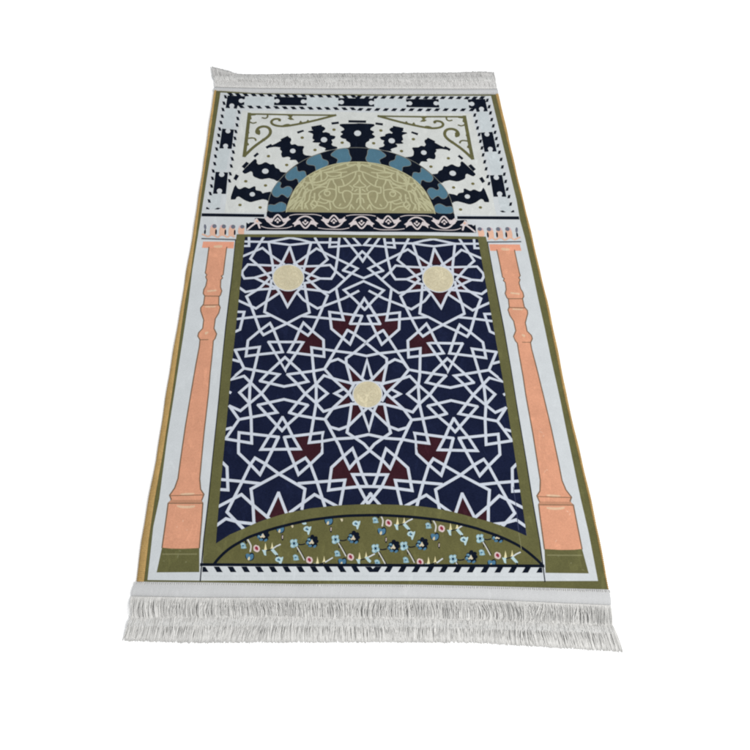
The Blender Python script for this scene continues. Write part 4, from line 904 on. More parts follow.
["lattline","l",0.0056,[-1705,-2859,-1801,-3030,-1962,-3262,-2110,-3538,-1604,-3529,-1350,-3523,-1500,-3259,-1609,-3028,-1705,-2859]],
["lattline","l",0.0056,[1716,-2861,1618,-3031,1507,-3261,1354,-3525,1608,-3531,2116,-3540,1970,-3265,1810,-3032,1716,-2861]],
["lattline","l",0.0056,[-1775,-3288,-2013,-3832]],
["lattline","l",0.0056,[2016,-3834,1782,-3290]],
["foldnavy","l",0.0012,[2733,-4265,2741,-4480,2739,-4691]],
["foldnavy","l",0.0015,[2738,-4730,2735,-4919,2732,-5087]]],"star_medallion":[["ringw","p",0,[-1290,439,-1298,360,-1324,285,-1365,217,-1421,161,-1487,119,-1561,92,-1639,82,-1718,90,-1793,116,-1861,157,-1918,212,-1962,278,-1990,353,-2001,432,-1994,512,-1970,588,-1929,656,-1874,714,-1807,758,-1731,786,-1652,796,-1571,788,-1495,762,-1427,719,-1369,662,-1326,594,-1299,519]],
["ringw","p",0,[1307,519,1334,594,1376,662,1433,719,1501,762,1577,788,1657,796,1737,786,1813,758,1880,714,1935,656,1977,587,2001,511,2009,431,1998,352,1970,277,1927,211,1870,156,1803,115,1728,90,1649,82,1571,91,1497,118,1431,161,1375,217,1333,285,1307,360,1298,439]],
["cream","p",0,[-1312,439,-1319,365,-1344,296,-1383,233,-1435,181,-1497,142,-1566,117,-1640,108,-1714,115,-1784,139,-1848,177,-1901,228,-1942,290,-1969,359,-1979,432,-1973,506,-1950,577,-1911,640,-1859,694,-1797,735,-1726,760,-1651,769,-1576,762,-1504,738,-1440,698,-1386,646,-1346,583,-1321,513]],
["cream","p",0,[1329,513,1354,583,1394,646,1447,698,1511,738,1582,762,1657,769,1732,760,1803,734,1866,693,1918,640,1957,576,1980,505,1987,431,1977,358,1951,289,1910,227,1857,176,1793,138,1723,115,1650,107,1576,116,1507,141,1444,181,1392,233,1353,296,1328,365,1320,439]],
["creamline","k",0.0016,[-1576,459,-1464,462,-1403,389,-1486,343,-1589,388]],
["creamline","k",0.0016,[1597,387,1495,343,1412,388,1472,461,1584,458]],
["creamline","k",0.0016,[-1580,401,-1498,324,-1506,230,-1596,257,-1638,361]],
["creamline","k",0.0016,[1646,360,1605,257,1516,230,1507,324,1588,401]],
["creamline","k",0.0016,[-1623,364,-1619,252,-1690,192,-1735,275,-1692,378]],
["creamline","k",0.0016,[1700,377,1744,274,1699,192,1628,252,1631,364]],
["creamline","k",0.0016,[-1679,369,-1754,288,-1848,296,-1822,387,-1718,428]],
["creamline","k",0.0016,[1726,428,1830,386,1857,296,1763,287,1687,368]],
["creamline","k",0.0016,[-1715,413,-1827,410,-1889,483,-1806,528,-1702,484]],
["creamline","k",0.0016,[1710,483,1813,528,1896,482,1835,409,1723,412]],
["creamline","k",0.0016,[-1711,470,-1793,548,-1786,643,-1695,616,-1653,511]],
["creamline","k",0.0016,[1661,510,1702,616,1793,643,1800,547,1719,470]],
["creamline","k",0.0016,[-1668,507,-1672,621,-1600,682,-1555,598,-1599,494]],
["creamline","k",0.0016,[1607,493,1562,598,1607,682,1679,620,1676,507]],
["creamline","k",0.0016,[-1612,503,-1536,585,-1441,576,-1468,485,-1572,443]],
["creamline","k",0.0016,[1580,442,1476,484,1449,576,1543,585,1620,502]],
["creamline","ck",0.0016,[-1365,438,-1401,298,-1502,195,-1641,157,-1781,192,-1885,293,-1926,433,-1891,574,-1791,679,-1650,719,-1508,682,-1404,579]],
["creamline","ck",0.0016,[1412,579,1515,682,1657,719,1797,679,1898,574,1933,432,1893,292,1790,192,1650,156,1512,195,1410,298,1374,438]]],"star_medallion_c":[["ringw","p",0,[316,-2349,306,-2419,280,-2485,241,-2544,190,-2594,130,-2631,64,-2654,-4,-2662,-73,-2655,-137,-2633,-194,-2596,-242,-2548,-277,-2489,-298,-2423,-305,-2353,-295,-2283,-271,-2216,-232,-2156,-181,-2105,-121,-2067,-54,-2042,16,-2034,86,-2041,151,-2065,209,-2102,256,-2152,291,-2212,311,-2279]],
["cream","p",0,[294,-2349,284,-2413,260,-2474,224,-2528,177,-2573,121,-2607,60,-2629,-4,-2636,-67,-2630,-127,-2609,-180,-2576,-224,-2531,-257,-2477,-277,-2417,-282,-2353,-274,-2289,-251,-2228,-215,-2172,-168,-2126,-112,-2091,-50,-2069,15,-2061,80,-2068,140,-2089,194,-2123,238,-2169,270,-2224,289,-2285]],
["creamline","k",0.0016,[67,-2333,164,-2331,213,-2389,140,-2425,53,-2389]],
["creamline","k",0.0016,[61,-2379,128,-2440,118,-2515,41,-2493,9,-2411]],
["creamline","k",0.0016,[23,-2408,21,-2497,-43,-2544,-78,-2479,-37,-2397]],
["creamline","k",0.0016,[-26,-2404,-94,-2468,-175,-2461,-149,-2390,-58,-2357]],
["creamline","k",0.0016,[-55,-2369,-152,-2371,-202,-2313,-129,-2277,-42,-2313]],
["creamline","k",0.0016,[-49,-2324,-117,-2262,-107,-2186,-30,-2208,2,-2292]],
["creamline","k",0.0016,[-11,-2294,-10,-2204,55,-2156,90,-2223,48,-2305]],
["creamline","k",0.0016,[37,-2298,106,-2233,188,-2240,160,-2313,69,-2346]],
["creamline","ck",0.0016,[248,-2349,211,-2461,120,-2542,-1,-2573,-121,-2544,-207,-2464,-236,-2353,-201,-2241,-110,-2158,13,-2127,134,-2156,220,-2238]]],"olive_frame":[["olive","p",0,[-2833,1584,-2849,1349,-2874,493,-2937,-807,-2970,-1688,-2985,-2495,-3030,-3729,-3052,-4518,-3094,-5292,-3092,-5700,-3048,-5723,-2882,-5723,-2874,-5382,-2868,-4828,-2826,-3429,-2779,-1915,-2712,-321,-2663,972,-2643,1517]],
["olive","p",0,[2834,1583,2851,1349,2882,492,2952,-810,2989,-1692,3004,-2499,3043,-3733,3058,-4520,3089,-5291,3079,-5697,3033,-5720,2864,-5720,2953,-5581,2834,-5363,2870,-5194,2866,-4829,2839,-3432,2796,-1918,2725,-324,2668,971,2644,1516]],
["olive","p",0,[-2838,1589,-1400,1609,-59,1603,1400,1609,2839,1589,2689,1516,1400,1520,55,1521,-1399,1520,-2688,1516]],
["olive","p",0,[-2882,-5723,-2874,-5382,-2872,-5355,-2625,-5190,-2354,-5069,-2154,-4975,-1952,-4900,-1619,-4795,-1151,-4698,-643,-4639,-172,-4614,-2,-4611,489,-4621,884,-4642,1203,-4684,1444,-4731,1666,-4787,1849,-4839,2196,-4932,2467,-5025,2699,-5117,2869,-5198,3077,-5715,3077,-5715,2953,-5581,2788,-5436,2634,-5337,2371,-5209,2084,-5108,1922,-5049,1556,-4961,1280,-4906,908,-4866,721,-4848,254,-4821,1,-4820,-121,-4823,-496,-4834,-871,-4877,-1244,-4931,-1707,-5044,-1909,-5104,-2091,-5169,-2273,-5234,-2399,-5308,-2559,-5399,-2699,-5508,-2819,-5634]],
["navyblk","k",0.0052,[-2882,-5723,-2819,-5634,-2699,-5508,-2559,-5399,-2399,-5308,-2273,-5234,-2091,-5169,-1909,-5104,-1707,-5044,-1244,-4931,-871,-4877,-496,-4834,-121,-4823,1,-4820,254,-4821,721,-4848,908,-4866,1280,-4906,1556,-4961,1922,-5049,2084,-5108,2371,-5209,2634,-5337,2788,-5436,2953,-5581,3077,-5715]],
["foldolive","l",0.0014,[2729,-5143,2733,-5290,2738,-5437]]],"flower_panel":[["olive2","p",0,[-2882,-5723,-2819,-5634,-2699,-5508,-2559,-5399,-2399,-5308,-2273,-5234,-2091,-5169,-1909,-5104,-1707,-5044,-1244,-4931,-871,-4877,-496,-4834,-121,-4823,1,-4820,254,-4821,721,-4848,908,-4866,1280,-4906,1556,-4961,1922,-5049,2084,-5108,2371,-5209,2634,-5337,2788,-5436,2953,-5581,3077,-5715]],
["palebl2","s",0,[-2429,-5361,-2394,-5335,-2360,-5342,-2330,-5368,-2325,-5404,-2305,-5437,-2352,-5448,-2414,-5444,-2409,-5401]],
["palebl","p",0,[-2411,-5368,-2371,-5350,-2355,-5379,-2391,-5393]],
["palebl","p",0,[-2365,-5408,-2328,-5422,-2360,-5437]],
["blue","p",0,[-2396,-5375,-2363,-5375,-2357,-5408,-2390,-5408]],
["stem","k",0.0026,[-2297,-5280,-2246,-5357,-2226,-5407,-2240,-5498]],
["navyblk","l",0.003,[-2344,-5288,-2316,-5346]],
["navyblk","c",0,[-2331,-5548,-2269,-5563,-2216,-5508,-2168,-5537,-2161,-5612,-2192,-5662,-2264,-5666,-2321,-5616]],
["blue","c",0,[-2321,-5541,-2274,-5534,-2240,-5559,-2204,-5534,-2174,-5562,-2183,-5627,-2228,-5659,-2283,-5648,-2311,-5595]],
["cream","p",0,[-2271,-5602,-2246,-5588,-2237,-5634,-2257,-5659,-2284,-5641]],
["spike","p",0,[-1970,-5338,-1954,-5392,-1937,-5464,-1958,-5486,-1995,-5479,-1978,-5419]],
["spike","p",0,[-1846,-5326,-1833,-5384,-1817,-5442,-1853,-5471,-1875,-5461,-1858,-5410]],
["palebl","p",0,[-2028,-5465,-1980,-5472,-1940,-5464,-1954,-5511,-1944,-5572,-1981,-5562,-2001,-5515]],
["navyblk","l",0.0018,[-1947,-5482,-1880,-5468,-1835,-5446]],
["white","l",0.0024,[-1835,-5450,-1763,-5400,-1694,-5369]],
["palebl","p",0,[-1867,-5471,-1820,-5446,-1779,-5489,-1727,-5550,-1759,-5575,-1807,-5536]],
["navyblk","l",0.0024,[-1759,-5565,-1714,-5625]],
["palebl","c",0,[-1788,-5640,-1760,-5597,-1706,-5586,-1676,-5611,-1633,-5582,-1643,-5643,-1663,-5693,-1677,-5746,-1702,-5743,-1707,-5686,-1758,-5679]],
["blue","p",0,[-1752,-5640,-1716,-5611,-1697,-5647,-1722,-5668]],
["navyblk","p",0,[-1712,-5643,-1690,-5636,-1689,-5661,-1708,-5664]],
["palepk","s",0,[-2186,-5436,-2180,-5400,-2148,-5374,-2115,-5389,-2085,-5396,-2062,-5443,-2071,-5486,-2103,-5512,-2144,-5501,-2177,-5483]],
["pink","c",0,[-2172,-5436,-2162,-5407,-2126,-5393,-2088,-5425,-2086,-5472,-2122,-5490,-2159,-5472]],
["crimson","s",0,[-2158,-5414,-2125,-5403,-2099,-5432,-2094,-5468,-2123,-5479,-2138,-5458,-2153,-5458]],
["palebl2","s",0,[11,-4881,50,-4854,83,-4861,112,-4888,115,-4925,132,-4959,83,-4970,20,-4967,29,-4922]],
["palebl","p",0,[30,-4888,72,-4869,86,-4899,48,-4914]],
["palebl","p",0,[73,-4929,110,-4944,76,-4959]],
["blue","p",0,[45,-4895,78,-4895,81,-4929,47,-4929]],
["stem","k",0.0026,[153,-4797,199,-4876,215,-4929,193,-5022]],
["navyblk","l",0.003,[104,-4805,128,-4865]],
["navyblk","c",0,[96,-5075,158,-5089,216,-5033,264,-5063,264,-5141,228,-5193,154,-5196,100,-5145]],
["blue","c",0,[107,-5067,156,-5060,188,-5085,227,-5059,255,-5089,241,-5156,191,-5189,136,-5178,112,-5123]],
["cream","p",0,[153,-5130,180,-5115,185,-5163,162,-5189,136,-5171]],
["navyblk","p",0,[240,-5226,266,-5222,269,-5317,249,-5343,229,-5299]],
["palepk","p",0,[250,-5240,265,-5248,259,-5303,244,-5306]],
["spike","p",0,[483,-4856,495,-4913,506,-4987,482,-5010,445,-5003,467,-4941]],
["spike","p",0,[611,-4844,619,-4905,630,-4964,591,-4995,569,-4983,591,-4931]],
["palebl","p",0,[412,-4988,461,-4995,502,-4987,485,-5036,489,-5099,452,-5088,436,-5040]],
["navyblk","l",0.0018,[494,-5006,563,-4991,611,-4968]],
["white","l",0.0024,[611,-4972,689,-4921,762,-4889]],
["palebl","p",0,[576,-4995,626,-4968,665,-5013,713,-5076,678,-5102,632,-5062]],
["navyblk","l",0.0024,[679,-5091,720,-5154]],
["palebl","c",0,[643,-5169,675,-5124,732,-5113,760,-5139,806,-5109,791,-5172,766,-5224,748,-5279,722,-5275,722,-5217,670,-5209]],
["blue","p",0,[680,-5169,719,-5139,735,-5176,708,-5198]],
["navyblk","p",0,[721,-5172,743,-5165,742,-5191,723,-5194]],
["palepk","s",0,[253,-4958,262,-4921,297,-4894,330,-4909,360,-4917,380,-4965,367,-5010,332,-5037,291,-5026,259,-5007]],
["pink","c",0,[268,-4958,281,-4928,319,-4913,355,-4947,352,-4995,314,-5014,278,-4996]],
["crimson","s",0,[284,-4936,318,-4924,343,-4954,345,-4992,315,-5003,301,-4981,286,-4981]],
["palebl2","s",0,[997,-4980,1037,-4954,1070,-4961,1098,-4987,1099,-5024,1115,-5058,1066,-5069,1003,-5066,1013,-5021]],
["palebl","p",0,[1016,-4987,1058,-4968,1071,-4998,1032,-5013]],
["palebl","p",0,[1057,-5028,1094,-5043,1059,-5058]],
["blue","p",0,[1030,-4995,1064,-4995,1065,-5028,1031,-5028]],
["stem","k",0.0026,[1142,-4897,1185,-4975,1199,-5028,1174,-5121]],
["navyblk","l",0.003,[1092,-4905,1114,-4965]],
["navyblk","c",0,[1075,-5173,1137,-5187,1197,-5132,1243,-5161,1241,-5239,1204,-5290,1129,-5294,1078,-5243]],
["blue","c",0,[1087,-5166,1136,-5158,1167,-5184,1206,-5158,1234,-5187,1218,-5253,1167,-5287,1112,-5276,1090,-5221]],
["cream","p",0,[1130,-5228,1158,-5213,1161,-5261,1137,-5287,1113,-5269]],
["navyblk","p",0,[1214,-5323,1240,-5319,1240,-5414,1220,-5440,1201,-5396]],
["palepk","p",0,[1224,-5338,1238,-5345,1230,-5400,1215,-5403]],
["spike","p",0,[1469,-4956,1479,-5012,1488,-5086,1463,-5109,1427,-5101,1450,-5040]],
["spike","p",0,[1597,-4944,1603,-5004,1613,-5063,1573,-5093,1551,-5082,1574,-5030]],
["palebl","p",0,[1394,-5087,1442,-5094,1484,-5086,1465,-5135,1467,-5197,1431,-5186,1416,-5138]],
["navyblk","l",0.0018,[1475,-5105,1545,-5090,1594,-5067]],
["white","l",0.0024,[1593,-5071,1672,-5020,1747,-4988]],
["palebl","p",0,[1558,-5093,1609,-5067,1646,-5112,1692,-5174,1656,-5200,1611,-5160]],
["navyblk","l",0.0024,[1657,-5189,1696,-5252]],
["palebl","c",0,[1618,-5267,1652,-5223,1709,-5211,1736,-5237,1784,-5207,1766,-5270,1739,-5321,1719,-5376,1694,-5373,1696,-5314,1644,-5307]],
["blue","p",0,[1656,-5267,1695,-5237,1711,-5274,1683,-5296]],
["navyblk","p",0,[1696,-5270,1719,-5263,1717,-5288,1698,-5292]],
["palepk","s",0,[1236,-5057,1247,-5020,1282,-4994,1315,-5009,1344,-5016,1363,-5064,1348,-5109,1312,-5135,1272,-5124,1240,-5106]],
["pink","c",0,[1251,-5057,1265,-5027,1303,-5012,1338,-5046,1334,-5094,1295,-5113,1259,-5095]],
["crimson","s",0,[1268,-5035,1302,-5024,1326,-5053,1327,-5091,1296,-5102,1283,-5080,1268,-5080]],
["navyblk","k",0.0022,[-1373,-5361,-1314,-5375,-1241,-5357]],
["navyblk","c",0,[-1015,-5312,-1037,-5366,-1091,-5395,-1153,-5385,-1193,-5342,-1194,-5284,-1153,-5240,-1091,-5230,-1037,-5258]],
["navyblk","c",0,[-1067,-5221,-1076,-5245,-1100,-5257,-1127,-5253,-1145,-5234,-1145,-5209,-1128,-5189,-1100,-5185,-1076,-5197]],
["navyblk","c",0,[-1004,-5250,-1013,-5274,-1037,-5286,-1065,-5282,-1083,-5263,-1083,-5238,-1065,-5219,-1037,-5214,-1013,-5227]],
["navyblk","c",0,[-989,-5309,-997,-5332,-1017,-5345,-1039,-5340,-1054,-5321,-1054,-5296,-1039,-5277,-1017,-5273,-997,-5285]],
["navyblk","c",0,[-1118,-5262,-1128,-5283,-1152,-5294,-1179,-5290,-1197,-5273,-1197,-5251,-1179,-5233,-1152,-5229,-1128,-5240]],
["navyblk","c",0,[-1011,-5374,-1019,-5400,-1039,-5414,-1061,-5409,-1076,-5388,-1076,-5361,-1061,-5340,-1039,-5335,-1019,-5349]],
["navyblk","c",0,[-1166,-5324,-1173,-5347,-1193,-5360,-1215,-5356,-1230,-5337,-1230,-5312,-1216,-5292,-1193,-5288,-1174,-5300]],
["navyblk","c",0,[-1041,-5353,-1060,-5395,-1107,-5417,-1162,-5410,-1197,-5376,-1198,-5331,-1162,-5296,-1108,-5288,-1060,-5310]],
["blue","c",0,[-1137,-5276,-1144,-5293,-1164,-5302,-1186,-5299,-1201,-5285,-1201,-5268,-1186,-5254,-1164,-5251,-1144,-5260]],
["blue","c",0,[-1162,-5342,-1169,-5363,-1186,-5374,-1206,-5371,-1219,-5353,-1219,-5331,-1206,-5314,-1187,-5310,-1169,-5321]],
["blue","c",0,[-1111,-5393,-1119,-5408,-1141,-5416,-1165,-5413,-1182,-5401,-1182,-5385,-1166,-5373,-1141,-5370,-1119,-5378]],
["blue","c",0,[-1107,-5305,-1112,-5322,-1125,-5331,-1140,-5328,-1150,-5314,-1150,-5297,-1140,-5283,-1125,-5280,-1112,-5289]],
["palebl2","p",0,[-1171,-5328,-1176,-5340,-1187,-5344,-1196,-5335,-1196,-5321,-1187,-5312,-1176,-5315]],
["palebl2","p",0,[-1148,-5273,-1153,-5280,-1166,-5282,-1176,-5277,-1176,-5269,-1166,-5264,-1153,-5266]],
["blue","c",0,[-1096,-5400,-1048,-5371,-1026,-5389,-1052,-5425,-1088,-5429]],
["cream","p",0,[-1114,-5269,-1096,-5309,-1074,-5342,-1096,-5360,-1125,-5349,-1155,-5364,-1169,-5338,-1136,-5316]],
["palepk","p",0,[-1118,-5302,-1100,-5331,-1133,-5338]],
["navyblk","p",0,[-1391,-5405,-1379,-5522,-1357,-5477]],
["navyblk","k",0.003,[-1376,-5412,-1306,-5527,-1243,-5638]],
["stem","k",0.002,[-1385,-5419,-1313,-5534,-1252,-5647]],
["palebl2","s",0,[-1510,-5289,-1470,-5270,-1444,-5288,-1418,-5266,-1381,-5281,-1392,-5328,-1366,-5357,-1376,-5408,-1413,-5408,-1438,-5430,-1486,-5430,-1512,-5398,-1498,-5358,-1517,-5321]],
["palebl","s",0,[-1499,-5296,-1470,-5285,-1451,-5321,-1476,-5343,-1502,-5329]],
["palebl","s",0,[-1429,-5288,-1392,-5295,-1403,-5332,-1432,-5325]],
["palebl","s",0,[-1417,-5365,-1380,-5368,-1391,-5401,-1420,-5394]],
["palebl","s",0,[-1490,-5369,-1457,-5372,-1449,-5416,-1482,-5416,-1501,-5394]],
["blue","p",0,[-1477,-5310,-1447,-5336,-1414,-5314,-1425,-5354,-1406,-5383,-1439,-5368,-1464,-5390,-1461,-5354]],
["navyblk","p",0,[-1456,-5325,-1427,-5336,-1432,-5372,-1458,-5365]],
["palebl2","s",0,[-1464,-5571,-1428,-5546,-1395,-5553,-1365,-5578,-1361,-5613,-1343,-5646,-1390,-5656,-1452,-5653,-1445,-5610]],
["palebl","p",0,[-1445,-5578,-1406,-5560,-1391,-5588,-1427,-5603]],
["palebl","p",0,[-1401,-5617,-1365,-5631,-1397,-5646]],
["blue","p",0,[-1431,-5585,-1398,-5585,-1394,-5617,-1427,-5617]],
["palepk","s",0,[-1219,-5640,-1212,-5604,-1179,-5579,-1147,-5593,-1117,-5600,-1095,-5647,-1106,-5689,-1139,-5714,-1179,-5704,-1212,-5686]],
["pink","c",0,[-1205,-5640,-1194,-5611,-1157,-5597,-1121,-5629,-1121,-5675,-1157,-5693,-1194,-5675]],
["crimson","s",0,[-1190,-5618,-1157,-5607,-1132,-5636,-1128,-5672,-1157,-5682,-1172,-5661,-1186,-5661]],
["spike","p",0,[-1015,-5580,-1001,-5634,-986,-5705,-1008,-5726,-1045,-5719,-1026,-5661]],
["spike","p",0,[-891,-5569,-881,-5626,-866,-5683,-903,-5712,-925,-5701,-906,-5651]],
["palebl","p",0,[-1077,-5705,-1030,-5712,-990,-5705,-1005,-5751,-998,-5811,-1034,-5801,-1052,-5755]],
["navyblk","l",0.0018,[-997,-5723,-930,-5708,-885,-5687]],
["white","l",0.0022,[-866,-5682,-738,-5606]],
["navyblk","k",0.0022,[-610,-5285,-551,-5300,-477,-5281]],
["navyblk","c",0,[-249,-5237,-272,-5291,-327,-5320,-389,-5310,-429,-5266,-427,-5208,-386,-5164,-323,-5153,-269,-5182]],
["navyblk","c",0,[-298,-5145,-308,-5168,-333,-5181,-360,-5177,-378,-5158,-377,-5132,-359,-5113,-331,-5108,-307,-5121]],
["navyblk","c",0,[-236,-5174,-246,-5198,-271,-5210,-298,-5206,-315,-5187,-315,-5162,-296,-5142,-269,-5138,-245,-5150]],
["navyblk","c",0,[-223,-5233,-231,-5256,-251,-5269,-274,-5265,-288,-5246,-287,-5220,-272,-5201,-249,-5197,-230,-5209]],
["navyblk","c",0,[-351,-5185,-361,-5207,-385,-5218,-413,-5214,-430,-5197,-430,-5174,-411,-5157,-384,-5153,-360,-5164]],
["navyblk","c",0,[-247,-5299,-255,-5325,-275,-5338,-297,-5334,-311,-5313,-311,-5285,-296,-5264,-273,-5259,-254,-5273]],
["navyblk","c",0,[-401,-5248,-409,-5272,-429,-5284,-451,-5280,-465,-5261,-465,-5236,-450,-5216,-427,-5212,-408,-5224]],
["navyblk","c",0,[-276,-5277,-296,-5319,-344,-5342,-399,-5334,-434,-5300,-433,-5255,-396,-5220,-341,-5212,-294,-5235]],
["blue","c",0,[-370,-5200,-378,-5217,-398,-5226,-420,-5223,-435,-5209,-434,-5192,-419,-5178,-397,-5175,-377,-5184]],
["blue","c",0,[-397,-5266,-405,-5288,-422,-5299,-442,-5295,-455,-5278,-454,-5255,-441,-5238,-421,-5234,-404,-5245]],
["blue","c",0,[-347,-5317,-356,-5333,-378,-5341,-402,-5338,-418,-5326,-418,-5310,-402,-5297,-377,-5294,-355,-5302]],
["blue","c",0,[-341,-5230,-347,-5246,-360,-5255,-375,-5252,-384,-5238,-384,-5221,-374,-5207,-359,-5204,-346,-5213]],
["palebl2","p",0,[-406,-5252,-411,-5265,-422,-5268,-431,-5259,-431,-5245,-422,-5236,-411,-5239]],
["palebl2","p",0,[-381,-5197,-387,-5204,-399,-5206,-409,-5201,-409,-5193,-399,-5188,-386,-5189]],
["blue","c",0,[-332,-5325,-284,-5295,-262,-5314,-289,-5350,-326,-5354]],
["cream","p",0,[-348,-5193,-330,-5233,-309,-5266,-331,-5284,-360,-5274,-390,-5288,-405,-5263,-371,-5241]],
["palepk","p",0,[-352,-5226,-334,-5255,-368,-5263]],
["navyblk","p",0,[-629,-5329,-619,-5447,-597,-5402]],
["navyblk","k",0.003,[-614,-5337,-546,-5453,-486,-5564]],
["stem","k",0.002,[-623,-5344,-554,-5460,-495,-5573]],
["palebl2","s",0,[-745,-5213,-704,-5194,-679,-5212,-653,-5190,-616,-5205,-628,-5253,-602,-5282,-614,-5333,-651,-5333,-677,-5355,-725,-5355,-750,-5322,-735,-5282,-753,-5246]],
["palebl","s",0,[-734,-5220,-705,-5209,-687,-5245,-713,-5267,-738,-5253]],
["palebl","s",0,[-664,-5212,-627,-5219,-639,-5256,-668,-5249]],
["palebl","s",0,[-654,-5289,-617,-5293,-629,-5326,-658,-5319]],
["palebl","s",0,[-728,-5293,-695,-5297,-688,-5340,-721,-5341,-739,-5319]],
["blue","p",0,[-712,-5234,-683,-5260,-650,-5238,-661,-5278,-643,-5307,-676,-5293,-702,-5315,-698,-5278]],
["navyblk","p",0,[-692,-5249,-663,-5260,-669,-5297,-694,-5289]],
["palebl2","s",0,[-706,-5496,-669,-5471,-636,-5478,-607,-5503,-604,-5539,-587,-5572,-634,-5583,-696,-5579,-688,-5536]],
["palebl","p",0,[-688,-5504,-647,-5485,-633,-5514,-670,-5529]],
["palebl","p",0,[-645,-5543,-608,-5557,-641,-5572]],
["blue","p",0,[-673,-5511,-640,-5511,-637,-5543,-670,-5543]],
["navyblk","c",0,[-646,-5633,-584,-5647,-529,-5593,-482,-5621,-479,-5696,-513,-5746,-586,-5750,-639,-5700]],
["blue","c",0,[-635,-5626,-587,-5618,-555,-5643,-518,-5618,-489,-5647,-502,-5711,-549,-5743,-604,-5732,-628,-5679]],
["cream","p",0,[-588,-5686,-563,-5672,-556,-5718,-578,-5743,-603,-5725]],
["palepk","s",0,[-468,-5584,-460,-5548,-427,-5523,-394,-5537,-365,-5544,-344,-5591,-356,-5634,-389,-5659,-429,-5648,-462,-5630]],
["pink","c",0,[-454,-5584,-442,-5555,-405,-5541,-369,-5573,-370,-5619,-407,-5637,-443,-5620]],
["crimson","s",0,[-438,-5562,-405,-5551,-380,-5580,-378,-5616,-407,-5627,-421,-5605,-436,-5605]],
["spike","p",0,[-247,-5500,-234,-5554,-221,-5626,-243,-5648,-280,-5641,-260,-5581]],
["spike","p",0,[-122,-5489,-113,-5547,-100,-5604,-137,-5633,-159,-5622,-139,-5572]],
["palebl","p",0,[-312,-5626,-265,-5633,-225,-5626,-241,-5673,-235,-5733,-271,-5722,-288,-5676]],
["navyblk","l",0.0018,[-232,-5644,-165,-5629,-118,-5608]],
["white","l",0.0024,[-118,-5611,30,-5536]],
["palebl","p",0,[-151,-5597,-103,-5581,-33,-5661,-57,-5697,-95,-5670]],
["navyblk","k",0.0022,[122,-5447,180,-5461,254,-5443]],
["navyblk","c",0,[482,-5398,458,-5452,402,-5481,341,-5471,303,-5428,305,-5370,348,-5326,411,-5316,464,-5345]],
["navyblk","c",0,[436,-5307,425,-5331,400,-5344,373,-5339,356,-5320,357,-5295,376,-5276,404,-5272,427,-5284]],
["navyblk","c",0,[497,-5337,486,-5360,461,-5373,434,-5368,417,-5349,419,-5324,438,-5305,465,-5301,489,-5313]],
["navyblk","c",0,[508,-5395,499,-5418,479,-5431,457,-5426,444,-5407,445,-5383,460,-5363,483,-5359,502,-5371]],
["navyblk","c",0,[382,-5348,371,-5369,347,-5380,320,-5376,303,-5359,304,-5337,322,-5320,350,-5316,373,-5327]],
["navyblk","c",0,[483,-5460,474,-5486,454,-5499,432,-5495,418,-5474,420,-5447,435,-5426,458,-5421,477,-5435]],
["navyblk","c",0,[331,-5410,322,-5433,302,-5446,280,-5441,266,-5423,267,-5398,283,-5379,305,-5374,324,-5387]],
["navyblk","c",0,[455,-5439,434,-5480,385,-5503,331,-5495,297,-5461,299,-5417,336,-5382,391,-5374,438,-5397]],
["blue","c",0,[363,-5362,354,-5379,334,-5388,312,-5385,298,-5371,299,-5354,314,-5341,337,-5337,356,-5346]],
["blue","c",0,[334,-5428,326,-5449,308,-5460,288,-5456,276,-5439,277,-5417,291,-5400,311,-5396,328,-5407]],
["blue","c",0,[383,-5479,374,-5494,351,-5502,327,-5499,311,-5487,312,-5471,329,-5458,354,-5455,375,-5463]],
["blue","c",0,[391,-5392,385,-5408,371,-5417,357,-5414,348,-5400,348,-5383,359,-5370,374,-5366,386,-5375]],
["palebl2","p",0,[325,-5414,320,-5426,309,-5430,301,-5421,301,-5407,310,-5398,321,-5401]],
["palebl2","p",0,[352,-5359,346,-5366,333,-5368,324,-5363,324,-5355,334,-5350,347,-5352]],
["blue","c",0,[397,-5486,446,-5457,468,-5475,440,-5511,403,-5515]],
["cream","p",0,[385,-5355,402,-5395,422,-5428,399,-5446,370,-5435,340,-5450,327,-5424,361,-5403]],
["palepk","p",0,[380,-5388,397,-5417,363,-5424]],
["navyblk","p",0,[102,-5490,108,-5607,132,-5562]],
["navyblk","k",0.003,[116,-5497,181,-5612,238,-5723]],
["stem","k",0.002,[107,-5505,173,-5620,229,-5732]],
["palebl2","s",0,[-12,-5375,30,-5356,55,-5374,81,-5352,118,-5367,105,-5414,129,-5443,116,-5494,80,-5494,53,-5516,5,-5516,-19,-5483,-3,-5444,-20,-5407]],
["palebl","s",0,[-1,-5382,29,-5371,46,-5407,20,-5429,-6,-5415]],
["palebl","s",0,[69,-5374,106,-5382,94,-5418,64,-5411]],
["palebl","s",0,[78,-5451,114,-5454,102,-5487,73,-5480]],
["palebl","s",0,[4,-5454,37,-5458,43,-5501,10,-5501,-8,-5480]],
["blue","p",0,[21,-5396,49,-5422,83,-5400,71,-5440,88,-5469,55,-5454,29,-5476,34,-5440]],
["navyblk","p",0,[41,-5411,70,-5422,63,-5458,37,-5451]],
["palebl2","s",0,[21,-5656,58,-5631,90,-5638,119,-5663,121,-5698,138,-5730,90,-5741,28,-5738,37,-5695]],
["palebl","p",0,[38,-5663,79,-5645,93,-5673,56,-5688]],
["palebl","p",0,[81,-5702,117,-5716,83,-5730]],
["blue","p",0,[53,-5670,86,-5670,88,-5702,55,-5702]],
["navyblk","k",0.0022,[648,-5400,706,-5414,781,-5396]],
["navyblk","c",0,[1011,-5351,985,-5405,929,-5434,867,-5424,830,-5380,833,-5323,877,-5279,940,-5269,993,-5297]],
["navyblk","c",0,[965,-5260,954,-5283,929,-5296,902,-5292,885,-5273,887,-5248,906,-5228,934,-5224,957,-5236]],
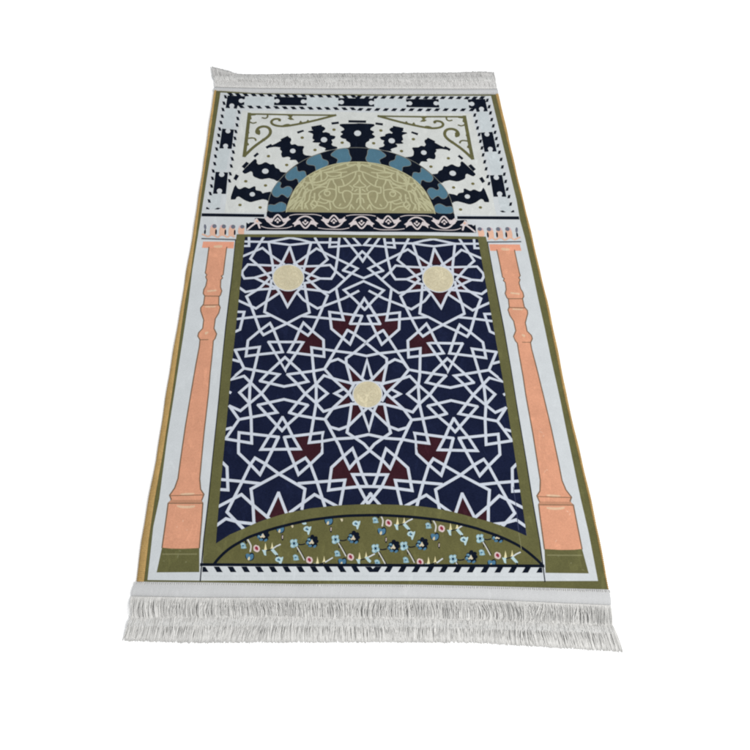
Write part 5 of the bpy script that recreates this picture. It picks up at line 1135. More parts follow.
["navyblk","c",0,[1026,-5289,1015,-5313,990,-5325,963,-5321,946,-5302,948,-5277,967,-5257,995,-5253,1018,-5265]],
["navyblk","c",0,[1037,-5347,1027,-5371,1007,-5383,985,-5379,971,-5360,973,-5335,989,-5316,1012,-5312,1031,-5324]],
["navyblk","c",0,[911,-5300,900,-5322,875,-5333,848,-5329,831,-5312,833,-5289,852,-5272,879,-5268,903,-5279]],
["navyblk","c",0,[1010,-5413,1000,-5439,980,-5453,958,-5448,945,-5427,947,-5400,963,-5379,985,-5374,1004,-5387]],
["navyblk","c",0,[859,-5363,849,-5386,829,-5399,807,-5394,793,-5375,795,-5350,811,-5331,833,-5327,852,-5339]],
["navyblk","c",0,[982,-5391,960,-5433,911,-5456,857,-5448,823,-5414,826,-5369,864,-5335,919,-5327,966,-5349]],
["blue","c",0,[891,-5315,882,-5332,862,-5340,840,-5337,826,-5324,827,-5307,843,-5293,865,-5290,885,-5299]],
["blue","c",0,[861,-5381,853,-5402,835,-5413,815,-5409,803,-5392,805,-5370,819,-5353,839,-5349,856,-5360]],
["blue","c",0,[909,-5432,900,-5447,877,-5455,853,-5452,837,-5440,838,-5424,855,-5411,880,-5408,902,-5416]],
["blue","c",0,[919,-5344,913,-5361,899,-5369,884,-5366,875,-5353,876,-5336,887,-5322,902,-5319,915,-5328]],
["palebl2","p",0,[853,-5366,847,-5379,836,-5382,828,-5374,829,-5359,838,-5350,849,-5353]],
["palebl2","p",0,[880,-5311,874,-5319,862,-5320,852,-5316,853,-5308,863,-5303,875,-5304]],
["blue","c",0,[924,-5439,973,-5410,994,-5428,966,-5464,929,-5468]],
["cream","p",0,[914,-5308,930,-5348,950,-5381,926,-5399,897,-5388,867,-5403,854,-5377,889,-5355]],
["palepk","p",0,[908,-5341,925,-5370,891,-5377]],
["navyblk","p",0,[627,-5443,631,-5561,656,-5516]],
["navyblk","k",0.003,[641,-5451,704,-5566,760,-5677]],
["stem","k",0.002,[632,-5458,697,-5573,750,-5686]],
["palebl2","s",0,[516,-5327,557,-5309,582,-5327,609,-5305,645,-5320,632,-5367,656,-5396,642,-5447,605,-5447,578,-5469,530,-5469,506,-5437,523,-5397,507,-5360]],
["palebl","s",0,[526,-5335,557,-5324,573,-5360,546,-5382,521,-5367]],
["palebl","s",0,[597,-5327,633,-5334,620,-5371,591,-5364]],
["palebl","s",0,[604,-5404,640,-5407,627,-5440,598,-5433]],
["palebl","s",0,[530,-5407,563,-5411,568,-5454,535,-5455,517,-5433]],
["blue","p",0,[548,-5349,576,-5375,610,-5353,597,-5393,614,-5422,581,-5407,554,-5429,560,-5393]],
["navyblk","p",0,[567,-5364,596,-5374,589,-5411,563,-5404]],
["palebl2","s",0,[543,-5609,581,-5584,613,-5591,641,-5616,643,-5652,659,-5684,611,-5695,549,-5692,559,-5649]],
["palebl","p",0,[561,-5617,602,-5598,615,-5627,578,-5642]],
["palebl","p",0,[602,-5656,638,-5670,604,-5684]],
["blue","p",0,[575,-5624,608,-5624,610,-5656,577,-5656]],
["palepk","s",0,[797,-5669,806,-5634,841,-5609,873,-5623,902,-5630,920,-5676,907,-5719,872,-5744,833,-5733,801,-5716]],
["pink","c",0,[811,-5669,824,-5641,862,-5626,896,-5658,893,-5705,855,-5723,820,-5705]],
["crimson","s",0,[827,-5648,861,-5637,885,-5666,886,-5701,856,-5712,843,-5691,828,-5691]],
["spike","p",0,[1013,-5577,1024,-5631,1034,-5703,1010,-5724,974,-5717,997,-5658]],
["spike","p",0,[1139,-5566,1145,-5624,1156,-5681,1117,-5710,1096,-5699,1118,-5649]],
["palebl","p",0,[942,-5703,989,-5710,1030,-5703,1012,-5749,1015,-5809,979,-5799,964,-5753]],
["navyblk","l",0.0018,[1021,-5720,1090,-5706,1137,-5685]],
["white","l",0.0024,[1164,-5688,1270,-5616]],
["navyblk","k",0.0022,[1531,-5632,1588,-5646,1663,-5628]],
["navyblk","c",0,[1893,-5584,1866,-5637,1809,-5665,1748,-5656,1712,-5613,1717,-5556,1762,-5512,1825,-5502,1876,-5531]],
["navyblk","c",0,[1850,-5494,1838,-5517,1813,-5529,1786,-5525,1770,-5506,1773,-5482,1792,-5463,1820,-5458,1843,-5471]],
["navyblk","c",0,[1910,-5522,1898,-5546,1873,-5558,1846,-5554,1830,-5535,1832,-5510,1852,-5491,1880,-5487,1903,-5499]],
["navyblk","c",0,[1919,-5580,1909,-5603,1888,-5616,1866,-5611,1853,-5593,1856,-5568,1872,-5549,1895,-5545,1913,-5557]],
["navyblk","c",0,[1795,-5534,1783,-5555,1758,-5566,1731,-5562,1715,-5545,1717,-5523,1737,-5506,1764,-5502,1787,-5513]],
["navyblk","c",0,[1890,-5645,1880,-5670,1859,-5684,1837,-5679,1825,-5658,1827,-5631,1844,-5611,1867,-5606,1885,-5619]],
["navyblk","c",0,[1741,-5595,1731,-5618,1710,-5630,1689,-5626,1676,-5607,1678,-5583,1694,-5564,1717,-5560,1736,-5572]],
["navyblk","c",0,[1863,-5623,1840,-5665,1790,-5687,1737,-5680,1704,-5646,1709,-5602,1747,-5568,1802,-5560,1848,-5582]],
["blue","c",0,[1775,-5548,1766,-5564,1745,-5573,1723,-5570,1710,-5557,1712,-5540,1727,-5526,1750,-5523,1769,-5532]],
["blue","c",0,[1743,-5613,1734,-5634,1716,-5645,1696,-5641,1685,-5624,1687,-5602,1702,-5585,1722,-5581,1738,-5592]],
["blue","c",0,[1789,-5663,1779,-5678,1757,-5686,1733,-5683,1718,-5671,1719,-5655,1736,-5643,1761,-5640,1782,-5648]],
["blue","c",0,[1801,-5577,1795,-5593,1781,-5602,1766,-5599,1758,-5586,1760,-5568,1771,-5555,1786,-5552,1798,-5561]],
["palebl2","p",0,[1735,-5599,1729,-5611,1718,-5614,1710,-5606,1711,-5592,1721,-5583,1732,-5586]],
["palebl2","p",0,[1764,-5545,1758,-5552,1745,-5553,1736,-5549,1737,-5541,1747,-5536,1759,-5538]],
["blue","c",0,[1803,-5670,1854,-5641,1874,-5659,1845,-5695,1808,-5699]],
["cream","p",0,[1798,-5541,1812,-5580,1831,-5613,1807,-5631,1779,-5620,1748,-5634,1736,-5609,1771,-5588]],
["palepk","p",0,[1791,-5573,1806,-5602,1773,-5609]],
["navyblk","p",0,[1509,-5675,1509,-5790,1535,-5746]],
["navyblk","k",0.003,[1523,-5682,1582,-5795,1634,-5904]],
["stem","k",0.002,[1513,-5689,1574,-5802,1624,-5913]],
["palebl2","s",0,[1401,-5560,1443,-5542,1467,-5560,1495,-5538,1530,-5553,1515,-5599,1538,-5628,1523,-5678,1486,-5678,1459,-5700,1411,-5700,1389,-5668,1407,-5628,1391,-5592]],
["palebl","s",0,[1412,-5567,1442,-5556,1457,-5592,1430,-5614,1405,-5600]],
["palebl","s",0,[1482,-5560,1518,-5567,1504,-5603,1475,-5596]],
["palebl","s",0,[1486,-5635,1523,-5639,1509,-5671,1480,-5664]],
["palebl","s",0,[1413,-5639,1446,-5643,1449,-5685,1416,-5685,1400,-5664]],
["blue","p",0,[1432,-5582,1460,-5607,1494,-5585,1480,-5625,1496,-5653,1464,-5639,1437,-5660,1443,-5625]],
["navyblk","p",0,[1451,-5596,1480,-5607,1471,-5642,1446,-5635]],
["navyblk","k",0.0022,[2064,-5258,2122,-5272,2199,-5254]],
["navyblk","c",0,[2432,-5209,2404,-5263,2346,-5292,2284,-5283,2249,-5238,2255,-5180,2301,-5136,2365,-5125,2417,-5154]],
["navyblk","c",0,[2391,-5116,2378,-5140,2353,-5153,2326,-5149,2310,-5129,2313,-5104,2333,-5084,2361,-5080,2384,-5093]],
["navyblk","c",0,[2451,-5146,2438,-5170,2413,-5182,2386,-5178,2370,-5159,2373,-5133,2393,-5114,2421,-5109,2444,-5122]],
["navyblk","c",0,[2459,-5205,2448,-5229,2427,-5241,2405,-5237,2392,-5218,2395,-5193,2412,-5173,2435,-5169,2454,-5181]],
["navyblk","c",0,[2334,-5157,2322,-5179,2296,-5190,2269,-5186,2253,-5169,2256,-5146,2276,-5129,2304,-5125,2327,-5136]],
["navyblk","c",0,[2429,-5271,2418,-5297,2396,-5311,2374,-5306,2362,-5285,2365,-5258,2383,-5236,2406,-5232,2424,-5245]],
["navyblk","c",0,[2278,-5220,2268,-5244,2247,-5257,2225,-5252,2212,-5233,2215,-5208,2232,-5189,2255,-5184,2273,-5197]],
["navyblk","c",0,[2401,-5249,2377,-5292,2326,-5315,2272,-5307,2240,-5273,2245,-5227,2285,-5192,2341,-5184,2387,-5207]],
["blue","c",0,[2314,-5172,2304,-5189,2283,-5198,2261,-5195,2248,-5181,2250,-5164,2266,-5150,2289,-5147,2308,-5156]],
["blue","c",0,[2280,-5239,2271,-5260,2252,-5271,2232,-5268,2221,-5250,2224,-5228,2239,-5210,2259,-5206,2275,-5217]],
["blue","c",0,[2326,-5290,2316,-5305,2293,-5314,2268,-5311,2253,-5298,2255,-5282,2273,-5270,2298,-5267,2319,-5275]],
["blue","c",0,[2340,-5202,2333,-5218,2319,-5227,2304,-5224,2296,-5211,2298,-5193,2309,-5179,2324,-5176,2337,-5185]],
["palebl2","p",0,[2272,-5224,2266,-5237,2255,-5240,2247,-5231,2248,-5217,2258,-5208,2269,-5211]],
["palebl2","p",0,[2303,-5169,2296,-5176,2284,-5178,2274,-5173,2275,-5165,2286,-5160,2298,-5161]],
["blue","c",0,[2340,-5297,2392,-5268,2412,-5286,2382,-5323,2344,-5327]],
["cream","p",0,[2337,-5165,2351,-5205,2369,-5238,2345,-5257,2316,-5246,2285,-5261,2273,-5235,2309,-5213]],
["palepk","p",0,[2329,-5198,2345,-5227,2310,-5235]],
["navyblk","p",0,[2041,-5302,2040,-5421,2067,-5375]],
["navyblk","k",0.003,[2055,-5309,2113,-5426,2164,-5538]],
["stem","k",0.002,[2045,-5317,2105,-5433,2153,-5547]],
["palebl2","s",0,[1935,-5185,1977,-5166,2001,-5184,2030,-5162,2066,-5177,2049,-5225,2072,-5254,2056,-5306,2019,-5306,1990,-5328,1942,-5328,1920,-5295,1939,-5255,1924,-5218]],
["palebl","s",0,[1945,-5192,1976,-5181,1991,-5218,1962,-5240,1938,-5225]],
["palebl","s",0,[2016,-5184,2053,-5192,2038,-5229,2009,-5221]],
["palebl","s",0,[2020,-5262,2056,-5265,2042,-5298,2013,-5291]],
["palebl","s",0,[1945,-5266,1978,-5269,1981,-5313,1947,-5313,1931,-5291]],
["blue","p",0,[1966,-5207,1993,-5232,2029,-5210,2013,-5251,2029,-5280,1997,-5265,1969,-5288,1976,-5251]],
["navyblk","p",0,[1985,-5221,2013,-5232,2004,-5269,1979,-5262]],
["palebl2","s",0,[1948,-5470,1988,-5444,2020,-5452,2047,-5477,2047,-5513,2062,-5545,2013,-5556,1951,-5553,1963,-5510]],
["palebl","p",0,[1966,-5477,2008,-5459,2020,-5488,1982,-5502]],
["palebl","p",0,[2006,-5517,2041,-5531,2007,-5546]],
["blue","p",0,[1980,-5484,2013,-5484,2013,-5517,1980,-5517]],
["navyblk","c",0,[2083,-5651,2144,-5665,2205,-5612,2250,-5640,2245,-5715,2206,-5765,2133,-5769,2083,-5719]],
["blue","c",0,[2095,-5644,2144,-5637,2174,-5662,2213,-5637,2239,-5665,2221,-5729,2170,-5762,2117,-5751,2097,-5698]],
["cream","p",0,[2136,-5705,2163,-5690,2166,-5737,2141,-5762,2117,-5744]],
["palepk","s",0,[2227,-5549,2238,-5512,2274,-5487,2306,-5501,2334,-5509,2351,-5555,2335,-5599,2299,-5624,2260,-5613,2229,-5595]],
["pink","c",0,[2242,-5549,2256,-5520,2294,-5505,2327,-5537,2322,-5584,2283,-5602,2249,-5584]],
["crimson","s",0,[2259,-5527,2293,-5516,2316,-5545,2315,-5581,2284,-5592,2272,-5570,2257,-5570]],
["spike","p",0,[2439,-5465,2447,-5519,2453,-5591,2429,-5613,2393,-5606,2418,-5546]],
["spike","p",0,[2566,-5453,2570,-5511,2577,-5569,2537,-5598,2516,-5587,2541,-5537]],
["palebl","p",0,[2362,-5591,2408,-5598,2450,-5591,2429,-5638,2430,-5699,2394,-5688,2381,-5642]],
["navyblk","l",0.0018,[2440,-5609,2510,-5594,2559,-5573]],
["white","l",0.0024,[2558,-5576,2638,-5527,2712,-5496]],
["palebl","p",0,[2522,-5598,2573,-5573,2608,-5616,2652,-5676,2616,-5702,2573,-5662]],
["navyblk","l",0.0024,[2617,-5691,2653,-5751]],
["palebl","c",0,[-368,-4978,-338,-4933,-281,-4921,-252,-4947,-207,-4917,-219,-4981,-243,-5033,-260,-5089,-286,-5085,-288,-5026,-340,-5019]],
["blue","p",0,[-331,-4978,-293,-4947,-276,-4985,-302,-5007]],
["navyblk","p",0,[-290,-4981,-268,-4974,-268,-5000,-287,-5003]],
["palebl","c",0,[-1280,-5083,-1250,-5039,-1195,-5027,-1165,-5053,-1121,-5023,-1132,-5087,-1154,-5138,-1168,-5194,-1194,-5190,-1198,-5131,-1250,-5124]],
["blue","p",0,[-1243,-5083,-1206,-5053,-1187,-5090,-1213,-5113]],
["navyblk","p",0,[-1202,-5087,-1180,-5079,-1180,-5105,-1198,-5109]],
["palebl","c",0,[-1318,-4963,-1225,-4951,-1210,-4996,-1273,-5007]],
["navyblk","c",0,[-888,-4892,-824,-4906,-768,-4850,-719,-4880,-717,-4958,-751,-5011,-825,-5015,-881,-4963]],
["blue","c",0,[-876,-4884,-828,-4876,-794,-4903,-757,-4876,-727,-4906,-739,-4973,-788,-5007,-844,-4996,-869,-4940]],
["cream","p",0,[-828,-4948,-802,-4933,-795,-4981,-818,-5007,-843,-4989]],
["navyblk","p",0,[-777,-5035,-751,-5031,-744,-5128,-763,-5154,-785,-5109]],
["palepk","p",0,[-766,-5050,-751,-5057,-755,-5113,-770,-5117]],
["navyblk","c",0,[-1788,-5044,-1725,-5059,-1671,-5003,-1622,-5033,-1616,-5111,-1649,-5162,-1723,-5166,-1779,-5115]],
["blue","c",0,[-1777,-5037,-1729,-5029,-1695,-5055,-1659,-5029,-1629,-5059,-1638,-5125,-1686,-5159,-1741,-5148,-1769,-5093]],
["cream","p",0,[-1728,-5100,-1702,-5085,-1694,-5133,-1715,-5159,-1742,-5141]],
["navyblk","p",0,[-1674,-5186,-1648,-5183,-1639,-5278,-1657,-5304,-1680,-5260]],
["palepk","p",0,[-1663,-5201,-1648,-5208,-1650,-5263,-1665,-5267]],
["navyblk","c",0,[-1919,-5202,-1939,-5256,-1992,-5285,-2055,-5275,-2097,-5231,-2099,-5174,-2060,-5129,-1998,-5119,-1942,-5148]],
["navyblk","c",0,[-1973,-5110,-1982,-5134,-2006,-5147,-2033,-5142,-2052,-5123,-2053,-5098,-2035,-5078,-2008,-5074,-1984,-5086]],
["navyblk","c",0,[-1910,-5139,-1919,-5163,-1942,-5176,-1970,-5171,-1988,-5152,-1989,-5127,-1972,-5108,-1944,-5103,-1920,-5116]],
["navyblk","c",0,[-1893,-5198,-1900,-5222,-1920,-5234,-1942,-5230,-1957,-5211,-1958,-5186,-1944,-5167,-1922,-5162,-1902,-5175]],
["navyblk","c",0,[-2024,-5151,-2033,-5172,-2056,-5184,-2084,-5180,-2102,-5162,-2103,-5140,-2086,-5122,-2059,-5118,-2034,-5130]],
["navyblk","c",0,[-1913,-5264,-1920,-5290,-1940,-5304,-1962,-5299,-1977,-5278,-1978,-5251,-1964,-5230,-1942,-5225,-1922,-5238]],
["navyblk","c",0,[-2070,-5214,-2077,-5237,-2096,-5250,-2118,-5245,-2134,-5226,-2134,-5201,-2121,-5182,-2098,-5177,-2078,-5190]],
["navyblk","c",0,[-1944,-5242,-1961,-5285,-2008,-5308,-2063,-5300,-2100,-5266,-2101,-5220,-2067,-5186,-2013,-5178,-1964,-5200]],
["blue","c",0,[-2042,-5166,-2049,-5182,-2068,-5191,-2091,-5188,-2106,-5175,-2107,-5157,-2092,-5143,-2070,-5140,-2050,-5149]],
["blue","c",0,[-2065,-5232,-2072,-5253,-2089,-5264,-2109,-5261,-2122,-5243,-2123,-5221,-2111,-5203,-2091,-5199,-2073,-5211]],
["blue","c",0,[-2012,-5283,-2020,-5298,-2042,-5306,-2067,-5304,-2083,-5291,-2084,-5275,-2068,-5263,-2043,-5260,-2021,-5268]],
["blue","c",0,[-2011,-5195,-2016,-5212,-2029,-5220,-2044,-5217,-2054,-5204,-2055,-5186,-2045,-5173,-2030,-5170,-2017,-5178]],
["palebl2","p",0,[-2075,-5217,-2079,-5230,-2090,-5233,-2099,-5224,-2100,-5210,-2091,-5201,-2080,-5204]],
["palebl2","p",0,[-2053,-5162,-2058,-5169,-2071,-5171,-2081,-5166,-2081,-5158,-2071,-5153,-2059,-5155]],
["blue","c",0,[-1997,-5290,-1950,-5261,-1928,-5279,-1952,-5316,-1989,-5319]],
["cream","p",0,[-2020,-5158,-2000,-5199,-1977,-5232,-1999,-5250,-2028,-5239,-2057,-5254,-2073,-5228,-2040,-5206]],
["palepk","p",0,[-2023,-5191,-2003,-5221,-2036,-5228]],
["cream","p",0,[-589,-4890,-540,-4886,-537,-4928,-560,-4947]],
["cream","p",0,[-1511,-5010,-1462,-5006,-1458,-5047,-1480,-5066]]],"stripe_band":[["white","l",0.0195,[-3014,-5833,-44,-5828,1753,-5834,2991,-5837]],
["navyblk","l",0.0052,[-3120,-5734,-2053,-5738,-41,-5736,1762,-5741,3105,-5741]],
["navyblk","p",0,[-3088,-5773,-3038,-5773,-2974,-5864,-3085,-5865]],
["navyblk","p",0,[3068,-5861,2954,-5860,3021,-5769,3073,-5770]],
["navyblk","p",0,[-2890,-5769,-2787,-5769,-2719,-5867,-2825,-5867]],
["navyblk","p",0,[2802,-5863,2693,-5863,2766,-5765,2871,-5766]],
["navyblk","p",0,[-2642,-5768,-2539,-5768,-2471,-5866,-2577,-5867]],
["navyblk","p",0,[2549,-5863,2441,-5862,2513,-5765,2618,-5765]],
["navyblk","p",0,[-2394,-5768,-2291,-5767,-2224,-5866,-2330,-5866]],
["navyblk","p",0,[2298,-5862,2190,-5862,2261,-5764,2365,-5764]],
["navyblk","p",0,[-2146,-5767,-2042,-5767,-1976,-5865,-2082,-5865]],
["navyblk","p",0,[2046,-5862,1939,-5861,2009,-5763,2113,-5764]],
["navyblk","p",0,[-1897,-5766,-1794,-5766,-1728,-5864,-1835,-5865]],
["navyblk","p",0,[1795,-5861,1688,-5861,1757,-5763,1861,-5763]],
["navyblk","p",0,[-1648,-5765,-1545,-5765,-1480,-5864,-1587,-5864]],
["navyblk","p",0,[1545,-5861,1437,-5860,1506,-5762,1610,-5762]],
["navyblk","p",0,[-1399,-5765,-1296,-5764,-1232,-5863,-1339,-5863]],
["navyblk","p",0,[1294,-5860,1187,-5860,1255,-5762,1359,-5762]],
["navyblk","p",0,[-1151,-5764,-1047,-5764,-984,-5862,-1091,-5863]],
["navyblk","p",0,[1044,-5860,937,-5859,1004,-5761,1108,-5761]],
["navyblk","p",0,[-901,-5763,-798,-5763,-736,-5862,-842,-5862]],
["navyblk","p",0,[795,-5859,688,-5859,754,-5761,857,-5761]],
["navyblk","p",0,[-652,-5763,-549,-5762,-487,-5861,-594,-5861]],
["navyblk","p",0,[546,-5859,439,-5859,504,-5760,607,-5761]],
["navyblk","p",0,[-403,-5762,-299,-5762,-239,-5860,-345,-5861]],
["navyblk","p",0,[297,-5859,190,-5858,254,-5760,358,-5760]],
["navyblk","p",0,[-151,-5765,-45,-5764,-10,-5803,35,-5764,149,-5764,82,-5859,-76,-5860]]],"column":[["salmon","p",0,[-3439,1230,-3440,1179,-3453,883,-3466,618,-3474,545,-3435,487,-3456,440,-3422,358,-3438,203,-3475,113,-3481,11,-3444,-52,-3454,-254,-3509,-349,-3504,-428,-3459,-551,-3424,-649,-3432,-853,-3509,-956,-3520,-1036,-3468,-1131,-3471,-1289,-3510,-1692,-3563,-2353,-3618,-3072,-3654,-3733,-3672,-4132,-3719,-4315,-3802,-4457,-3765,-4534,-3772,-4567,-3816,-4611,-3823,-4826,-3852,-5433,-3705,-5449,-3462,-5453,-3171,-5438,-3164,-4848,-3166,-4608,-3197,-4565,-3184,-4531,-3156,-4436,-3226,-4338,-3258,-4130,-3251,-3730,-3241,-3209,-3209,-2350,-3207,-1933,-3191,-1411,-3188,-1148,-3153,-1090,-3129,-985,-3193,-851,-3180,-614,-3171,-598,-3115,-474,-3093,-337,-3127,-263,-3135,-69,-3105,-24,-3083,78,-3117,180,-3121,361,-3085,413,-3114,465,-3076,496,-3070,622,-3059,887,-3042,1184,-3037,1234]],
["salmon","p",0,[3040,1234,3046,1183,3065,886,3078,621,3085,495,3123,463,3094,411,3130,359,3128,178,3094,76,3117,-26,3147,-72,3141,-266,3106,-340,3129,-477,3186,-601,3195,-617,3210,-854,3146,-988,3170,-1094,3206,-1151,3210,-1415,3227,-1937,3229,-2355,3260,-3214,3267,-3734,3272,-4133,3236,-4341,3164,-4438,3192,-4533,3205,-4566,3173,-4610,3168,-4849,3165,-5436,3462,-5451,3711,-5448,3862,-5431,3841,-4827,3835,-4613,3791,-4570,3784,-4536,3823,-4460,3739,-4318,3692,-4135,3677,-3737,3642,-3077,3587,-2357,3532,-1697,3491,-1293,3488,-1135,3539,-1040,3528,-960,3450,-857,3441,-652,3475,-554,3520,-431,3525,-352,3469,-256,3458,-55,3494,8,3487,110,3449,200,3433,356,3466,438,3445,486,3484,543,3475,616,3460,882,3444,1178,3444,1229]],
["salmonlt","p",0,[-3578,1381,-2880,1382,-2887,1200,-3592,1210]],
["salmonlt","p",0,[3596,1209,2890,1199,2882,1381,3582,1380]],
["hilite","c",0,[-3342,1267,-3246,1283,-3134,1288,-3140,1219,-3241,1209,-3324,1217]],
["hilite","c",0,[3328,1216,3245,1208,3144,1218,3137,1287,3249,1282,3345,1266]],
["outline","l",0.0024,[-3439,1230,-3440,1179,-3453,883,-3466,618,-3474,545,-3435,487,-3456,440,-3422,358,-3438,203,-3475,113,-3481,11,-3444,-52,-3454,-254,-3509,-349,-3504,-428,-3459,-551,-3424,-649,-3432,-853,-3509,-956,-3520,-1036,-3468,-1131,-3471,-1289,-3510,-1692,-3563,-2353,-3618,-3072,-3654,-3733,-3672,-4132,-3719,-4315,-3802,-4457,-3765,-4534,-3772,-4567,-3816,-4611,-3823,-4826,-3852,-5433]],
["outline","l",0.0024,[3862,-5431,3841,-4827,3835,-4613,3791,-4570,3784,-4536,3823,-4460,3739,-4318,3692,-4135,3677,-3737,3642,-3077,3587,-2357,3532,-1697,3491,-1293,3488,-1135,3539,-1040,3528,-960,3450,-857,3441,-652,3475,-554,3520,-431,3525,-352,3469,-256,3458,-55,3494,8,3487,110,3449,200,3433,356,3466,438,3445,486,3484,543,3475,616,3460,882,3444,1178,3444,1229]],
["outline","l",0.0024,[-3037,1234,-3042,1184,-3059,887,-3070,622,-3076,496,-3114,465,-3085,413,-3121,361,-3117,180,-3083,78,-3105,-24,-3135,-69,-3127,-263,-3093,-337,-3115,-474,-3171,-598,-3180,-614,-3193,-851,-3129,-985,-3153,-1090,-3188,-1148,-3191,-1411,-3207,-1933,-3209,-2350,-3241,-3209,-3251,-3730,-3258,-4130,-3226,-4338,-3156,-4436,-3184,-4531,-3197,-4565,-3166,-4608,-3164,-4848,-3171,-5438]],
["outline","l",0.0024,[3165,-5436,3168,-4849,3173,-4610,3205,-4566,3192,-4533,3164,-4438,3236,-4341,3272,-4133,3267,-3734,3260,-3214,3229,-2355,3227,-1937,3210,-1415,3206,-1151,3170,-1094,3146,-988,3210,-854,3195,-617,3186,-601,3129,-477,3106,-340,3141,-266,3147,-72,3117,-26,3094,76,3128,178,3130,359,3094,411,3123,463,3085,495,3078,621,3065,886,3046,1183,3040,1234]],
["olive","p",0,[-3852,-5433,-3705,-5449,-3462,-5453,-3171,-5438,-3140,-5867,-3906,-5874]],
["olive","p",0,[3910,-5870,3124,-5863,3165,-5436,3462,-5451,3711,-5448,3862,-5431]],
["outline","l",0.002,[-3442,-52,-3125,-54]],
["outline","l",0.002,[3137,-57,3455,-55]],
["outline","l",0.002,[-3452,-284,-3118,-275]],
["outline","l",0.002,[3131,-278,3467,-286]],
["outline","l",0.0016,[-3469,-1125,-3296,-1123]],
["outline","l",0.0016,[3314,-1127,3488,-1129]],
["hilite","l",0.0042,[-3386,70,-3214,92]],
["hilite","l",0.0042,[3225,90,3398,68]],
["hilite","l",0.0036,[-3402,-323,-3206,-316]],
["hilite","l",0.0036,[3219,-319,3417,-326]],
["hilite","l",0.0008,[-3424,-313,-3185,-301]],
["hilite","l",0.0008,[3199,-304,3439,-316]],
["hilite","c",0,[-3384,-939,-3292,-926,-3325,-987,-3371,-1009]],
["hilite","c",0,[3389,-1013,3343,-990,3310,-929,3402,-943]],
["hilite","c",0,[-3666,-4638,-3477,-4663,-3299,-4642,-3312,-4692,-3473,-4708,-3624,-4694]],
["hilite","c",0,[3638,-4695,3484,-4710,3321,-4694,3307,-4643,3489,-4664,3682,-4640]],
["salmondk","p",0,[-3774,-4547,-3198,-4544,-3169,-4608,-3816,-4611]],
["salmondk","p",0,[3835,-4613,3175,-4610,3206,-4546,3793,-4549]],
["outline","l",0.0016,[-3806,-4611,-3169,-4608]],
["outline","l",0.0016,[3175,-4610,3825,-4613]],
["outline","l",0.0014,[-3791,-4465,-3165,-4447]],
["outline","l",0.0014,[3174,-4449,3812,-4468]],
["hilite","c",0,[-3634,-4431,-3485,-4407,-3308,-4411,-3356,-4442,-3556,-4454]],
["hilite","c",0,[3572,-4456,3368,-4445,3320,-4413,3499,-4409,3651,-4433]],
["oliveline","l",0.0022,[-3829,-5550,-3212,-5548]],
["oliveline","l",0.0022,[3204,-5546,3836,-5548]],
["brushed","c",0,[3726,-4745,3714,-4751,3696,-4747,3682,-4737,3680,-4725,3692,-4719,3710,-4723,3724,-4734]],
["brushed","c",0,[3752,-4787,3737,-4808,3724,-4814,3723,-4802,3733,-4778,3749,-4757,3761,-4751,3762,-4763]],
["brushed","c",0,[3447,-3931,3438,-3938,3425,-3937,3416,-3929,3417,-3917,3426,-3910,3439,-3911,3448,-3920]],
["brushed","c",0,[3396,-3958,3382,-3978,3372,-3984,3373,-3973,3382,-3952,3396,-3931,3405,-3925,3405,-3936]],
["brushed","c",0,[3464,-3160,3449,-3161,3421,-3151,3395,-3136,3388,-3124,3403,-3122,3431,-3132,3456,-3147]],
["brushed","c",0,[3472,-3230,3460,-3246,3450,-3251,3448,-3241,3455,-3222,3467,-3205,3477,-3200,3479,-3211]],
["brushed","c",0,[3437,-3084,3430,-3089,3420,-3088,3413,-3081,3413,-3072,3420,-3067,3430,-3068,3437,-3075]],
["brushed","c",0,[3410,-5292,3396,-5310,3386,-5315,3385,-5305,3394,-5285,3407,-5266,3417,-5261,3418,-5272]],
["brushed","c",0,[-3497,-4948,-3506,-4961,-3517,-4964,-3524,-4954,-3522,-4938,-3514,-4925,-3503,-4922,-3496,-4932]],
["brushed","c",0,[-3414,-5113,-3420,-5123,-3428,-5125,-3432,-5118,-3431,-5106,-3425,-5096,-3417,-5094,-3413,-5101]],
["brushed","c",0,[-3597,-5061,-3604,-5066,-3615,-5065,-3624,-5058,-3625,-5049,-3619,-5044,-3608,-5045,-3599,-5052]],
["foldolive","c",0,[-3539,-5585,-3548,-5613,-3557,-5624,-3561,-5610,-3557,-5580,-3548,-5552,-3539,-5542,-3535,-5555]],
["foldolive","c",0,[-3498,-5499,-3505,-5503,-3521,-5501,-3536,-5494,-3541,-5487,-3533,-5482,-3517,-5484,-3503,-5491]],
["foldolive","c",0,[-3382,-5693,-3388,-5702,-3398,-5704,-3406,-5697,-3407,-5685,-3400,-5676,-3391,-5674,-3383,-5681]],
["foldolive","c",0,[-3652,-5462,-3658,-5467,-3670,-5466,-3681,-5460,-3684,-5453,-3678,-5448,-3666,-5449,-3655,-5455]],
["foldolive","c",0,[-3774,-5678,-3780,-5681,-3795,-5679,-3808,-5673,-3813,-5667,-3806,-5664,-3792,-5666,-3778,-5672]],
["foldolive","c",0,[3424,-5570,3414,-5573,3393,-5570,3376,-5561,3370,-5553,3381,-5549,3401,-5553,3419,-5561]],
["foldolive","c",0,[3627,-5689,3618,-5700,3609,-5703,3604,-5696,3607,-5683,3616,-5672,3625,-5669,3630,-5676]],
["foldolive","c",0,[3843,-5819,3833,-5821,3813,-5817,3795,-5809,3790,-5802,3800,-5800,3820,-5803,3837,-5811]]],"capital_frieze":[["greyline","l",0.0032,[-3611,1460,-3241,1449,-2862,1439]],
["greyline","l",0.0032,[2863,1438,3243,1448,3614,1459]],
["peach","c",0,[-3439,1541,-3450,1749,-3403,1865,-3323,1862,-3299,1760,-3311,1666,-3297,1583,-3334,1549]],
["peach","c",0,[3336,1549,3298,1582,3312,1666,3299,1759,3323,1862,3402,1865,3450,1748,3441,1540]],
